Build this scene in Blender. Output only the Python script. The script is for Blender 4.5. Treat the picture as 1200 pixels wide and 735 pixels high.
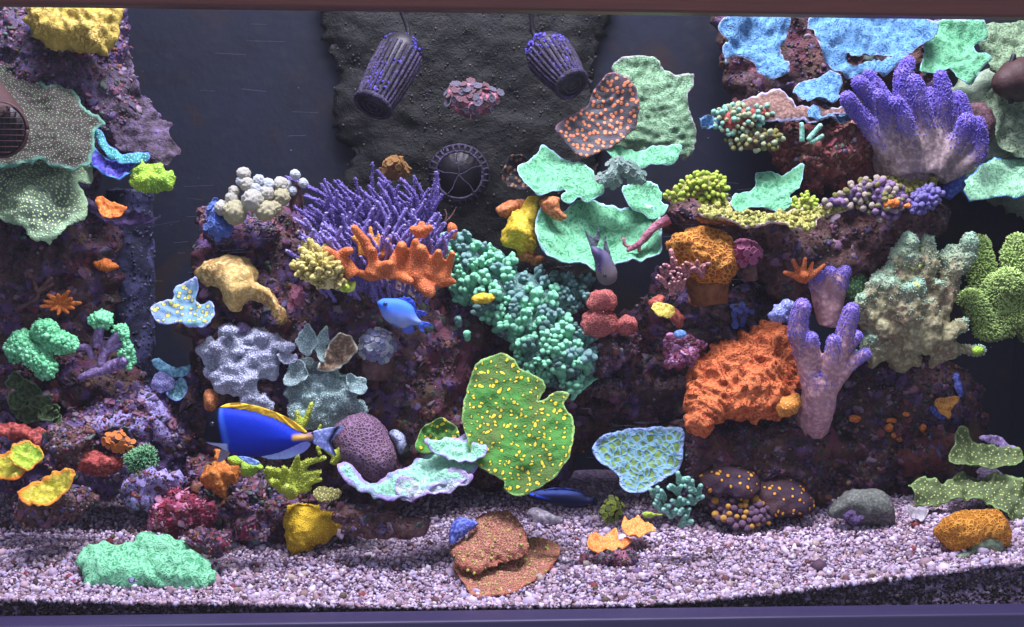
import bpy, math, random
import numpy as np
from mathutils import Vector, Matrix, Quaternion
from mathutils.geometry import delaunay_2d_cdt
from mathutils.bvhtree import BVHTree

for o in list(bpy.data.objects):
    bpy.data.objects.remove(o, do_unlink=True)
SC = bpy.context.scene
COL = SC.collection
R = math.radians

# ------------------------------------------------------------------ camera
CAM_POS = Vector((-0.084, -1.5, 0.535))
CAM_ROT = (Matrix.Rotation(R(-3.2), 3, 'Z') @ Matrix.Rotation(R(90 - 7.1), 3, 'X') @ Matrix.Rotation(R(0.41), 3, 'Z'))
cam_d = bpy.data.cameras.new('camera')
cam_d.lens = 45.0
cam_d.sensor_width = 36.0
cam_d.clip_start = 0.02
cam_d.clip_end = 50.0
cam = bpy.data.objects.new('camera', cam_d)
cam.matrix_world = Matrix.Translation(CAM_POS) @ CAM_ROT.to_4x4()
COL.objects.link(cam)
SC.camera = cam

# ------------------------------------------------------------------ world: room light round the tank, raised as even fill on the coral fronts
world = bpy.data.worlds.new('World')
SC.world = world
world.use_nodes = True
bgn = world.node_tree.nodes['Background']
bgn.inputs['Color'].default_value = (0.66, 0.68, 0.98, 1)
bgn.inputs['Strength'].default_value = 0.62

# ------------------------------------------------------------------ the tank's lamps, placed out of view, high and forward to light coral fronts
def tank_lamp(x, y, z, size, power, col, spread=150):
    l = bpy.data.lights.new('tank_lamp', 'AREA')
    l.shape = 'RECTANGLE'
    l.size = size; l.size_y = size * 0.75
    l.energy = power
    l.color = col
    l.spread = R(spread)
    o = bpy.data.objects.new('tank_lamp', l)
    o.location = (x, y, z)
    tgt = Vector((x, y + 0.10, 0.2))
    o.rotation_euler = (tgt - o.location).to_track_quat('-Z', 'Y').to_euler()
    COL.objects.link(o)
    return o
LAMP = 32
for lx, k, c in ((-0.50, 0.72, (0.80, 0.74, 1.0)), (-0.06, 1.0, (0.86, 0.82, 1.0)), (0.42, 1.15, (0.88, 0.87, 1.0))):
    tank_lamp(lx, -0.14, 2.20, 0.62, LAMP * k, c)

SC.view_settings.view_transform = 'Standard'
SC.view_settings.look = 'None'
SC.view_settings.exposure = 0.28
SC.view_settings.gamma = 1.0
SC.render.engine = 'CYCLES'
SC.cycles.max_bounces = 4
SC.cycles.volume_bounces = 0
SC.cycles.diffuse_bounces = 3
SC.cycles.transparent_max_bounces = 8

# ------------------------------------------------------------------ picture point + depth -> world point
ROT = np.array(CAM_ROT)
POS = np.array(CAM_POS)
FPX = 1500.0
ZM = dict(A=(0, 0, 2.45), B=(0, 280, 3.342), C=(0, 480, 2.883), D=(160, 180, 3.062), E=(220, 360, 2.827),
          F=(340, 0, 2.829), G=(340, 180, 3.339), H=(480, 380, 3.342), I=(580, 20, 3.064), J=(580, 180, 3.062),
          K=(800, 0, 2.8275), L=(760, 200, 3.342), M=(960, 180, 2.825), N=(660, 330, 2.534), O=(900, 400, 2.45),
          Q=(480, 560, 3.529), T=(230, 460, 6.667), U=(350, 190, 5.653), V=(990, 70, 4.322), W=(640, 250, 7.35),
          X=(430, 330, 10.5), Z=(0, 0, 1.0))

def px(z, pts):
    x0, y0, s = ZM[z]
    a = np.array(pts, float)
    a[:, 0] = x0 + a[:, 0] / s
    a[:, 1] = y0 + a[:, 1] / s
    return a

def rays(p):
    p = np.atleast_2d(np.array(p, float))
    d = np.stack([(p[:, 0] - 600) / FPX, -(p[:, 1] - 367.5) / FPX, -np.ones(len(p))], 1)
    return d @ ROT.T

def PY(p, Y):
    d = rays(p)
    t = (np.asarray(Y, float) - POS[1]) / d[:, 1]
    return POS + d * np.reshape(t, (-1, 1))

def P1(x, y, Y):
    return PY([(x, y)], Y)[0]

def on_plane(p, anchor, n):
    d = rays(p)
    t = ((anchor - POS) @ n) / (d @ n)
    return POS + d * t[:, None]

# ------------------------------------------------------------------ noise in numpy
_rs = np.random.RandomState(7)
_perm = _rs.permutation(256)
_perm = np.concatenate([_perm, _perm, _perm])
_grad = _rs.normal(size=(256, 3))
_grad /= np.linalg.norm(_grad, axis=1)[:, None]

def pn(p, seed=0):
    p = p + seed * 17.31
    i = np.floor(p).astype(int)
    f = p - i
    i &= 255
    u = f * f * f * (f * (f * 6 - 15) + 10)
    out = np.zeros(len(p))
    for dx in (0, 1):
        for dy in (0, 1):
            for dz in (0, 1):
                h = _perm[_perm[_perm[(i[:, 0] + dx) & 255] + ((i[:, 1] + dy) & 255)] + ((i[:, 2] + dz) & 255)]
                g = _grad[h]
                v = g[:, 0] * (f[:, 0] - dx) + g[:, 1] * (f[:, 1] - dy) + g[:, 2] * (f[:, 2] - dz)
                w = (u[:, 0] if dx else 1 - u[:, 0]) * (u[:, 1] if dy else 1 - u[:, 1]) * (u[:, 2] if dz else 1 - u[:, 2])
                out += v * w
    return out * 1.5

def fbm(p, seed=0, oct=3, gain=0.5):
    s = np.zeros(len(p)); a = 1.0
    for k in range(oct):
        s += a * pn(p * (2.03 ** k), seed + k)
        a *= gain
    return s

# ------------------------------------------------------------------ mesh and object helpers
_seed = [0]
def nseed():
    _seed[0] += 1
    return _seed[0]

def mesh_tri(name, V, F, attrs=None, smooth=True):
    V = np.ascontiguousarray(V, np.float32); F = np.ascontiguousarray(F, np.int32)
    m = bpy.data.meshes.new(name)
    k = F.shape[1]
    m.vertices.add(len(V)); m.vertices.foreach_set('co', V.ravel())
    m.loops.add(F.size); m.loops.foreach_set('vertex_index', F.ravel())
    m.polygons.add(len(F))
    m.polygons.foreach_set('loop_start', np.arange(0, F.size, k, dtype=np.int32))
    m.polygons.foreach_set('loop_total', np.full(len(F), k, np.int32))
    m.polygons.foreach_set('use_smooth', np.full(len(F), smooth, bool))
    m.update(calc_edges=True)
    m.validate()
    for an, av in (attrs or {}).items():
        av = np.asarray(av, np.float32)
        if av.ndim == 1:
            a = m.attributes.new(an, 'FLOAT', 'POINT'); a.data.foreach_set('value', av)
        elif an == 'uv':
            a = m.attributes.new('sheet_uv', 'FLOAT_VECTOR', 'POINT'); a.data.foreach_set('vector', np.ascontiguousarray(av[:, :3]).ravel())
        else:
            a = m.attributes.new(an, 'FLOAT_COLOR', 'POINT'); a.data.foreach_set('color', av.ravel())
    return m

def tag(o, label=None, cat=None, group=None, kind=None):
    if label: o['label'] = label
    if cat: o['category'] = cat
    if group: o['group'] = group
    if kind: o['kind'] = kind
    return o

def thing(name, label, cat, loc, group=None):
    o = bpy.data.objects.new(name, None)
    o.empty_display_size = 0.02
    o.location = Vector(loc)
    COL.objects.link(o)
    return tag(o, label, cat, group)

def loc_of(o):
    l = Vector((0, 0, 0))
    while o is not None:
        l += o.location
        o = o.parent
    return np.array(l)

def mk(name, V, F, mat, parent=None, attrs=None, smooth=True):
    """one mesh object from world-space vertices; its origin lies at its parent's, or at its own foot"""
    V = np.asarray(V, float)
    if parent is None:
        org = np.array([V[:, 0].mean(), V[:, 1].mean(), V[:, 2].min()])
        m = mesh_tri(name, V - org, F, attrs, smooth)
    else:
        org = None
        m = mesh_tri(name, V - loc_of(parent), F, attrs, smooth)
    m.materials.append(MAT(mat, bool(attrs) and 'uv' in attrs))
    o = bpy.data.objects.new(name, m)
    COL.objects.link(o)
    if parent is None:
        o.location = Vector(org)
    else:
        o.parent = parent
    return o

def inst(name, mesh, parent, loc, rot, scale):
    """an object sharing MESH, placed at world LOC under PARENT"""
    o = bpy.data.objects.new(name, mesh)
    COL.objects.link(o)
    o.parent = parent
    o.location = Vector(np.asarray(loc) - loc_of(parent))
    o.rotation_mode = 'QUATERNION'
    o.rotation_quaternion = rot
    o.scale = scale if hasattr(scale, '__len__') else (scale,) * 3
    return o

def vnormals(V, F):
    a, b, c = V[F[:, 0]], V[F[:, 1]], V[F[:, 2]]
    n = np.cross(b - a, c - a)
    N = np.zeros_like(V)
    for k in range(3):
        for j in range(3):
            N[:, j] += np.bincount(F[:, k], n[:, j], len(V))
    return N / (np.linalg.norm(N, axis=1)[:, None] + 1e-12)

def smooth_field(h, F, n, fixed=None, it=8):
    e = np.concatenate([F[:, [0, 1]], F[:, [1, 2]], F[:, [2, 0]]])
    e = np.concatenate([e, e[:, ::-1]])
    cnt = np.bincount(e[:, 0], minlength=n) + 1e-9
    for _ in range(it):
        a = np.bincount(e[:, 0], h[e[:, 1]], n) / cnt
        h = np.where(fixed, h, 0.35 * h + 0.65 * a) if fixed is not None else 0.35 * h + 0.65 * a
    return h

def catmull(p, closed, step):
    p = np.asarray(p, float)
    n = len(p)
    out = []
    segs = n if closed else n - 1
    for i in range(segs):
        if closed:
            a, b, c, d = p[(i - 1) % n], p[i], p[(i + 1) % n], p[(i + 2) % n]
        else:
            a, b, c, d = p[max(i - 1, 0)], p[i], p[i + 1], p[min(i + 2, n - 1)]
        L = np.linalg.norm((c - b)[:min(3, p.shape[1])])
        k = max(1, int(round(L / step)))
        t = (np.arange(k) / k)[:, None]
        out.append(0.5 * ((2 * b) + (c - a) * t + (2 * a - 5 * b + 4 * c - d) * t * t + (3 * b - a - 3 * c + d) * t ** 3))
    if not closed:
        out.append(p[-1:])
    return np.concatenate(out)

def inside(q, poly):
    x, y = q[:, 0], q[:, 1]
    r = np.zeros(len(q), bool)
    n = len(poly)
    for i in range(n):
        x1, y1 = poly[i]; x2, y2 = poly[(i + 1) % n]
        if y1 == y2: continue
        c = ((y1 > y) != (y2 > y)) & (x < (x2 - x1) * (y - y1) / (y2 - y1) + x1)
        r ^= c
    return r

def edge_dist(q, poly):
    d = np.full(len(q), 1e9)
    n = len(poly)
    for i in range(n):
        a = poly[i]; b = poly[(i + 1) % n]
        ab = b - a
        t = np.clip(((q - a) @ ab) / (ab @ ab + 1e-12), 0, 1)
        d = np.minimum(d, np.linalg.norm(q - a - t[:, None] * ab, axis=1))
    return d

def sheet(outline, res=3.0, edge=1.0, seed=0):
    """triangulated inside of an outline (picture units): points, triangles, distance to the rim, rim loop"""
    b = catmull(outline, True, res)
    if edge > 0:
        q = np.column_stack([b * 0.09, np.zeros(len(b))])
        t = np.roll(b, -1, 0) - np.roll(b, 1, 0)
        nrm = np.column_stack([t[:, 1], -t[:, 0]]) / (np.linalg.norm(t, axis=1)[:, None] + 1e-9)
        b = b + nrm * (edge * (1.6 * pn(q, seed) + 0.9 * pn(q * 2.7, seed + 3)))[:, None]
    lo, hi = b.min(0), b.max(0)
    gx = np.arange(lo[0], hi[0], res); gy = np.arange(lo[1], hi[1], res * 0.87)
    X, Y = np.meshgrid(gx, gy)
    X = X + (np.arange(len(gy)) % 2)[:, None] * res * 0.5
    g = np.column_stack([X.ravel(), Y.ravel()])
    g += np.random.RandomState(seed).uniform(-.18, .18, g.shape) * res
    g = g[inside(g, b)]
    if len(g):
        g = g[edge_dist(g, b) > res * 0.5]
    allp = np.concatenate([b, g])
    nb = len(b)
    r = delaunay_2d_cdt([Vector(p) for p in allp], [(i, (i + 1) % nb) for i in range(nb)], [], 0, 1e-6)
    Vv = np.array([tuple(v) for v in r[0]])
    F = np.array([f for f in r[2] if len(f) == 3], int)
    F = F[inside(Vv[F].mean(1), b)]
    use = np.unique(F)
    mp = -np.ones(len(Vv), int); mp[use] = np.arange(len(use))
    Vv = Vv[use]; F = mp[F]
    a = Vv[F[:, 1]] - Vv[F[:, 0]]; c = Vv[F[:, 2]] - Vv[F[:, 0]]
    flip = (a[:, 0] * c[:, 1] - a[:, 1] * c[:, 0]) > 0      # picture y runs down: clockwise here faces the camera
    F[flip] = F[flip][:, ::-1]
    e = np.concatenate([F[:, [0, 1]], F[:, [1, 2]], F[:, [2, 0]]])
    key = set(map(tuple, e))
    bd = np.array([x for x in key if (x[1], x[0]) not in key], int)
    d = edge_dist(Vv, b)
    on = np.zeros(len(Vv), bool); on[bd.ravel()] = True
    d[on] = 0
    return Vv, F, d, bd, on

def normal_of(tilt, yaw):
    t, y = R(tilt), R(yaw)
    return np.array([math.sin(y) * math.cos(t), -math.cos(y) * math.cos(t), math.sin(t)])

def plane_uv(p, n):
    a = np.cross(n, [0, 0, 1.0]); a /= np.linalg.norm(a) + 1e-9
    b = np.cross(a, n)
    q = p - p.mean(0)
    return np.column_stack([q @ a, q @ b, np.ones(len(p)), np.ones(len(p))])

ROCKS = []      # (V, F) of everything corals may sit on
_bvh = [None]
def surf_Y(p, default=0.44):
    if _bvh[0] is None:
        off = 0; vs = []; fs = []
        for v, f in ROCKS:
            vs.append(v); fs.append(f + off); off += len(v)
        _bvh[0] = BVHTree.FromPolygons(np.concatenate(vs).tolist(), np.concatenate(fs).tolist())
    out = []
    for d in rays(p):
        h = _bvh[0].ray_cast(Vector(POS), Vector(d).normalized(), 6)
        out.append(min(h[0].y, default) if h[0] is not None else default)
    return np.array(out)

def auto_Y(outline, off, q=0.15):
    c = outline.mean(0)
    pts = np.concatenate([outline, (outline + c) / 2, [c]])
    return float(np.quantile(surf_Y(pts), q)) + off

def G_lump(outline, Y=None, off=0.0, depth=0.03, back=None, tilt=15, yaw=0, res=3.0, edge=1.0, amp=0.003, freq=45, ridge=0, rfreq=60, width=None, it=10, oct=3, fat=1.0, anchor=None, fold=None):
    """solid of the outline's silhouette with its own thickness towards and away from the viewer"""
    s = nseed()
    if Y is None: Y = auto_Y(outline, off)
    v2, F, d, bd, on = sheet(outline, res, edge, s)
    n = normal_of(tilt, yaw)
    c = outline.mean(0) if anchor is None else np.array(anchor, float)
    base = on_plane(v2, P1(c[0], c[1], Y), n)
    w = width or max(d.max() * 0.95, 1e-3)
    x = np.clip(d / w, 0, 1)
    prof = np.sqrt(np.clip(1 - (1 - x) ** 2, 0, 1)) ** fat
    prof = smooth_field(prof, F, len(v2), on, it)
    fr = base + n * (depth * prof)[:, None]
    bk = base - n * ((depth * 0.7 if back is None else back) * prof)[:, None]
    inner = ~on
    mp = np.arange(len(v2)); mp2 = mp.copy()
    mp2[inner] = len(v2) + np.arange(inner.sum())
    V = np.concatenate([fr, bk[inner]])
    FF = np.concatenate([F, mp2[F][:, ::-1]])
    px2 = np.concatenate([v2, v2[inner]])
    rim = 1 - np.concatenate([x, x[inner]])
    N = vnormals(V, FF)
    if (N[0:len(v2)] @ n).mean() < 0:
        FF = FF[:, ::-1]; N = -N
    h = amp * fbm(V * freq, s, oct)
    if ridge:
        h = h + ridge * (0.5 - np.abs(pn(V * rfreq, s + 9)) * 1.6) + ridge * 0.5 * (0.4 - np.abs(pn(V * rfreq * 2.1, s + 11)))
    if fold:
        A_, f_ = fold
        wv_ = pn(V * 16, s + 31) * 2.4 + pn(V * 40, s + 33) * .9
        ph_ = (V[:, 2] + .45 * V[:, 0]) * f_ + wv_ * 2.2
        env = np.clip(.55 + pn(V * 22, s + 35), .1, 1.2)
        h = h + A_ * env * (1 - 2 * np.abs(np.sin(ph_)))
    V = V + N * h[:, None]
    uv = plane_uv(np.concatenate([base, base[inner]]), n)
    return V, FF, dict(rim=rim, uv=uv), px2

def G_plate(outline, Y=None, off=0.0, tilt=45, yaw=0, thick=0.004, res=3.0, edge=1.5, ruffle=0.006, rf=22, amp=0.0015, freq=90, cup=0.01, ridge=0.0, rfreq=70, anchor=None, bend=0.0, grow=.0011, radial=.0020, nrad=11):
    """thin ruffled plate whose rim is the outline, lying on a tilted plane"""
    s = nseed()
    if Y is None: Y = auto_Y(outline, off, 0.3)
    v2, F, d, bd, on = sheet(outline, res, edge, s)
    n = normal_of(tilt, yaw)
    c = outline.mean(0) if anchor is None else np.array(anchor, float)
    base = on_plane(v2, P1(c[0], c[1], Y), n)
    w = max(d.max(), 1e-3)
    x = np.clip(d / w, 0, 1)
    rim = 1 - x
    ctr = base.mean(0)
    rr = np.linalg.norm(base - ctr, axis=1); rr = rr / (rr.max() + 1e-9)
    h = cup * rr ** 2 + ruffle * (0.35 + 0.65 * rim) * fbm(base * rf, s, 2) + amp * fbm(base * freq, s + 5, 2)
    if ridge:
        h = h + ridge * (0.5 - np.abs(pn(base * rfreq, s + 9)) * 1.6)
    h = h + bend * ((base - ctr)[:, 0]) ** 2 * 10
    if grow or radial:
        pu = plane_uv(base, n)
        ex = np.ptp(pu[:, 1])
        du = pu[:, 0]; dv = pu[:, 1] - 0.40 * ex
        rad_ = np.hypot(du, dv); th_ = np.arctan2(du, -dv)
        wob = pn(base * 28, s + 21)
        h = h + grow * np.sin(rad_ / .0021 + 4 * wob)
        h = h + radial * np.clip(rad_ / (ex + 1e-6), 0, 1) * np.sin(nrad * th_ + 3.5 * wob)
    th = thick * (0.35 + 0.65 * np.clip(d / 6.0, 0, 1))
    fr = base + n * h[:, None]
    bk = base + n * (h - th)[:, None]
    nv = len(v2)
    V = np.concatenate([fr, bk])
    side = np.concatenate([np.column_stack([bd[:, 1], bd[:, 0], bd[:, 0] + nv]), np.column_stack([bd[:, 1], bd[:, 0] + nv, bd[:, 1] + nv])])
    FF = np.concatenate([F, F[:, ::-1] + nv, side])
    N = vnormals(V, FF)
    if (N[:nv] @ n).mean() < 0:
        FF = FF[:, ::-1]
    return V, FF, dict(rim=np.concatenate([rim, rim]), uv=plane_uv(np.concatenate([base, base]), n)), np.concatenate([v2, v2])

def G_tube(pts, rad, seg=10, step=None, amp=0.0, freq=120, tip=True):
    """tapered tube along a smoothed path with a round tip; rim runs 0 at the foot to 1 at the tip"""
    pts = np.asarray(pts, float); rad = np.asarray(rad, float)
    step = step or max(rad.mean() * 0.9, 0.0015)
    pr = catmull(np.column_stack([pts, rad]), False, step)
    p, r = pr[:, :3], np.maximum(pr[:, 3], 1e-4)
    t = np.gradient(p, axis=0)
    t /= np.linalg.norm(t, axis=1)[:, None] + 1e-12
    if tip:
        k = 4
        a = np.linspace(0, math.pi / 2, k + 1)[1:]
        pe = p[-1] + t[-1] * (r[-1] * np.sin(a))[:, None]
        re = r[-1] * np.cos(a); re[-1] = r[-1] * 0.06
        p = np.concatenate([p, pe]); r = np.concatenate([r, re]); t = np.concatenate([t, np.repeat(t[-1:], k, 0)])
    ref = np.array([0.13, 0.9, 0.31]) if abs(t[0] @ np.array([0.13, 0.9, 0.31])) < 0.85 else np.array([0.9, 0.1, 0.2])
    u = np.zeros_like(p)
    cur = ref
    for i in range(len(p)):
        cur = cur - t[i] * (cur @ t[i]); cur /= np.linalg.norm(cur) + 1e-12
        u[i] = cur
    w = np.cross(t, u)
    th = np.arange(seg) * 2 * math.pi / seg
    V = (p[:, None, :] + r[:, None, None] * (np.cos(th)[None, :, None] * u[:, None, :] + np.sin(th)[None, :, None] * w[:, None, :])).reshape(-1, 3)
    n = len(p)
    i, j = np.meshgrid(np.arange(n - 1), np.arange(seg), indexing='ij')
    a = (i * seg + j).ravel(); b = (i * seg + (j + 1) % seg).ravel()
    F = np.concatenate([np.column_stack([a, b, b + seg]), np.column_stack([a, b + seg, a + seg])])
    rim = np.repeat(np.linspace(0, 1, n), seg)
    for e, rev in ((0, True), (n - 1, False)):
        cidx = len(V)
        V = np.concatenate([V, p[e:e + 1]])
        rim = np.append(rim, rim[e * seg])
        q = e * seg + np.arange(seg); q2 = e * seg + (np.arange(seg) + 1) % seg
        F = np.concatenate([F, np.column_stack([q2, q, np.full(seg, cidx)]) if rev else np.column_stack([q, q2, np.full(seg, cidx)])])
    if amp:
        N = vnormals(V, F)
        V = V + N * (amp * fbm(V * freq, nseed(), 2))[:, None]
    return V, F, dict(rim=rim), None

def ico(sub=1):
    import bmesh
    bm = bmesh.new(); bmesh.ops.create_icosphere(bm, subdivisions=sub, radius=1.0)
    V = np.array([tuple(v.co) for v in bm.verts]); F = np.array([[v.index for v in f.verts] for f in bm.faces])
    bm.free()
    return V, F
ICO1, ICO2, ICO3, ICO4 = ico(1), ico(2), ico(3), ico(4)

def join(parts):
    vs, fs, rs, off = [], [], [], 0
    for g in parts:
        vs.append(g[0]); fs.append(g[1] + off); off += len(g[0])
        rs.append(g[2]['rim'] if len(g) > 2 and g[2] else np.zeros(len(g[0])))
    return np.concatenate(vs), np.concatenate(fs), dict(rim=np.concatenate(rs)), None

def G_ball(c, r, amp=0.0, freq=60, sub=3, squash=(1, 1, 1)):
    V, F = (ICO1, ICO2, ICO3, ICO4)[sub - 1]
    V = V * (np.asarray(squash) * r) + np.asarray(c)
    if amp:
        N = (V - c) / (np.linalg.norm(V - c, axis=1)[:, None] + 1e-9)
        V = V + N * (amp * fbm(V * freq, nseed(), 3))[:, None]
    return V, F.copy(), dict(rim=np.zeros(len(V))), None

def remesh(g, voxel=0.0022, smooth=6, amp=0.0, freq=60):
    """melt overlapping solids into one continuous skin"""
    m = mesh_tri('tmp', g[0], g[1])
    o = bpy.data.objects.new('tmp', m); COL.objects.link(o)
    md = o.modifiers.new('r', 'REMESH'); md.mode = 'VOXEL'; md.voxel_size = voxel
    if smooth:
        ms = o.modifiers.new('s', 'SMOOTH'); ms.factor = 0.5; ms.iterations = smooth
    mt = o.modifiers.new('t', 'TRIANGULATE')
    dg = bpy.context.evaluated_depsgraph_get()
    e = o.evaluated_get(dg).to_mesh()
    V = np.zeros(len(e.vertices) * 3, np.float32); e.vertices.foreach_get('co', V)
    F = np.zeros(len(e.polygons) * 3, np.int32); e.polygons.foreach_get('vertices', F)
    o.evaluated_get(dg).to_mesh_clear()
    bpy.data.objects.remove(o, do_unlink=True); bpy.data.meshes.remove(m)
    V = V.reshape(-1, 3).astype(float); F = F.reshape(-1, 3).astype(int)
    # carry the rim value over from the nearest source vertices
    from mathutils.kdtree import KDTree
    src = g[0]; rim = g[2]['rim']
    kd = KDTree(len(src))
    for i, v in enumerate(src): kd.insert(v, i)
    kd.balance()
    rr = np.array([rim[kd.find(v)[1]] for v in V])
    rr = smooth_field(rr, F, len(V), None, 3)
    if amp:
        V = V + vnormals(V, F) * (amp * fbm(V * freq, nseed(), 3))[:, None]
    return V, F, dict(rim=rr), None

def sample_surface(V, F, n, rs, want=None):
    a, b, c = V[F[:, 0]], V[F[:, 1]], V[F[:, 2]]
    cr = np.cross(b - a, c - a)
    ar = np.linalg.norm(cr, axis=1)
    nn = cr / (ar[:, None] + 1e-12)
    if want is not None:
        ar = ar * np.clip(want(nn, (a + b + c) / 3), 0, None)
    k = rs.choice(len(F), n, p=ar / ar.sum())
    u = rs.rand(n, 2); fl = u.sum(1) > 1; u[fl] = 1 - u[fl]
    return a[k] + (b - a)[k] * u[:, :1] + (c - a)[k] * u[:, 1:], nn[k]

def frames(N, rs):
    h = rs.normal(size=N.shape)
    U = np.cross(N, h); U /= np.linalg.norm(U, axis=1)[:, None] + 1e-9
    return U, np.cross(N, U)

def G_scatter(V, F, n, size, seed=1, want=None, flat=(0.6, 1.2), lift=0.2, spread=0.6, base=ICO1, jag=0.25):
    """N small nubs on a surface"""
    rs = np.random.RandomState(seed)
    p, nn = sample_surface(V, F, n, rs, want)
    bv, bf = base
    nn = nn + rs.normal(size=nn.shape) * 0.25
    nn /= np.linalg.norm(nn, axis=1)[:, None]
    U, W = frames(nn, rs)
    s = size * np.exp(rs.normal(size=n) * spread)
    s = np.minimum(s, size * 1.9)
    sx = s * rs.uniform(.7, 1.3, n); sy = s * rs.uniform(.7, 1.3, n); sz = s * rs.uniform(flat[0], flat[1], n)
    jit = 1 + rs.uniform(-jag, jag, (n, len(bv)))
    q = bv[None] * jit[:, :, None]
    O = (p + nn * (sz * lift)[:, None])[:, None] + U[:, None] * (q[:, :, 0] * sx[:, None])[:, :, None] + W[:, None] * (q[:, :, 1] * sy[:, None])[:, :, None] + nn[:, None] * (q[:, :, 2] * sz[:, None])[:, :, None]
    FF = (bf[None] + (np.arange(n) * len(bv))[:, None, None]).reshape(-1, 3)
    return O.reshape(-1, 3), FF, dict(rim=np.zeros(n * len(bv))), None

SPIKE = (np.array([[1, 0, 0], [-.5, .87, 0], [-.5, -.87, 0], [.75, 0, .8], [-.37, .65, .8], [-.37, -.65, .8], [0, 0, 1.05]], float),
         np.array([[0, 1, 4], [0, 4, 3], [1, 2, 5], [1, 5, 4], [2, 0, 3], [2, 3, 5], [3, 4, 6], [4, 5, 6], [5, 3, 6]]))

def G_fuzz(V, F, n, rad, length, seed=1, want=None, lean=0.3, wt=None):
    """N little tentacles standing on a surface; rim 0 at the foot, 1 at the tip"""
    rs = np.random.RandomState(seed)
    p, nn = sample_surface(V, F, n, rs, want if wt is None else (lambda q, c: wt))
    nn = nn + rs.normal(size=nn.shape) * lean
    nn /= np.linalg.norm(nn, axis=1)[:, None]
    U, W = frames(nn, rs)
    bv, bf = SPIKE
    L = length * rs.uniform(.7, 1.3, n); r = rad * rs.uniform(.8, 1.2, n)
    O = p[:, None] + U[:, None] * (bv[None, :, 0] * r[:, None])[:, :, None] + W[:, None] * (bv[None, :, 1] * r[:, None])[:, :, None] + nn[:, None] * ((bv[None, :, 2] - .1) * L[:, None])[:, :, None]
    FF = (bf[None] + (np.arange(n) * len(bv))[:, None, None]).reshape(-1, 3)
    return O.reshape(-1, 3), FF, dict(rim=np.tile(bv[:, 2] / 1.05, n)), None

def poisson(poly, r, seed, tries=4000):
    rs = random.Random(seed)
    lo, hi = poly.min(0), poly.max(0)
    out = []
    for _ in range(tries):
        q = (rs.uniform(lo[0], hi[0]), rs.uniform(lo[1], hi[1]))
        if all((q[0] - o[0]) ** 2 + (q[1] - o[1]) ** 2 > r * r for o in out) and inside(np.array([q]), poly)[0]:
            out.append(q)
    return out

# ------------------------------------------------------------------ materials
def S(r, g, b):
    return tuple(((c / 255) / 12.92 if c / 255 <= 0.04045 else ((c / 255 + 0.055) / 1.055) ** 2.4) for c in (r, g, b))

class NT:
    def __init__(self, name):
        self.m = bpy.data.materials.new(name)
        self.m.use_nodes = True
        self.t = self.m.node_tree
        self.bsdf = self.t.nodes['Principled BSDF']
        self.out = self.t.nodes['Material Output']
        self.tc = self.t.nodes.new('ShaderNodeTexCoord').outputs['Object']
    def n(self, typ, ins=None, out=0, **props):
        nd = self.t.nodes.new('ShaderNode' + typ)
        for k, v in props.items(): setattr(nd, k, v)
        for k, v in (ins or {}).items():
            self.set(nd.inputs[k], v)
        return nd.outputs[out]
    def set(self, sock, v):
        if isinstance(v, bpy.types.NodeSocket): self.t.links.new(v, sock)
        elif isinstance(v, tuple) and len(v) == 3 and sock.type == 'RGBA': sock.default_value = (*v, 1)
        else: sock.default_value = v
    def mix(self, f, a, b):
        nd = self.t.nodes.new('ShaderNodeMix'); nd.data_type = 'RGBA'
        self.set(nd.inputs['Factor'], f); self.set(nd.inputs['A'], a); self.set(nd.inputs['B'], b)
        return nd.outputs['Result']
    def math(self, op, a, b=0.0):
        nd = self.t.nodes.new('ShaderNodeMath'); nd.operation = op
        self.set(nd.inputs[0], a); self.set(nd.inputs[1], b)
        return nd.outputs[0]
    def rng(self, v, a, b, c=0.0, d=1.0, smooth=True):
        nd = self.t.nodes.new('ShaderNodeMapRange'); nd.interpolation_type = 'SMOOTHSTEP' if smooth else 'LINEAR'
        for k, x in zip(('Value', 'From Min', 'From Max', 'To Min', 'To Max'), (v, a, b, c, d)): self.set(nd.inputs[k], x)
        return nd.outputs['Result']
    def noise(self, sc, det=3, dist=0.0, co=None, rough=0.55):
        return self.n('TexNoise', {'Vector': co or self.tc, 'Scale': sc, 'Detail': det, 'Distortion': dist, 'Roughness': rough})
    def ramp(self, f, stops, const=False):
        nd = self.t.nodes.new('ShaderNodeValToRGB')
        cr = nd.color_ramp
        if const: cr.interpolation = 'CONSTANT'
        while len(cr.elements) < len(stops): cr.elements.new(0.5)
        for e, (p, c) in zip(cr.elements, stops):
            e.position = p; e.color = (*c, 1)
        self.set(nd.inputs[0], f)
        return nd.outputs[0]
    def warp(self, sc, amt):
        nz = self.n('TexNoise', {'Vector': self.tc, 'Scale': sc, 'Detail': 2.0}, out=1)
        v = self.t.nodes.new('ShaderNodeVectorMath'); v.operation = 'MULTIPLY_ADD'
        self.set(v.inputs[0], nz); v.inputs[1].default_value = (amt,) * 3; self.set(v.inputs[2], self.tc)
        return v.outputs[0]
    def done(self, col, height=None, bump=0.6, dist=0.003, rough=0.6, spec=0.25):
        self.set(self.bsdf.inputs['Base Color'], col)
        self.set(self.bsdf.inputs['Roughness'], rough)
        self.bsdf.inputs['Specular IOR Level'].default_value = spec
        if height is not None:
            self.set(self.bsdf.inputs['Normal'], self.n('Bump', {'Height': height, 'Strength': bump, 'Distance': dist}))
        return self.m

def soft(c, k=0.0):
    g = 0.3 * c[0] + 0.6 * c[1] + 0.1 * c[2]
    return tuple(x + (g - x) * k for x in c)

def dim(c, k):
    return tuple(x * k for x in c)

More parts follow.
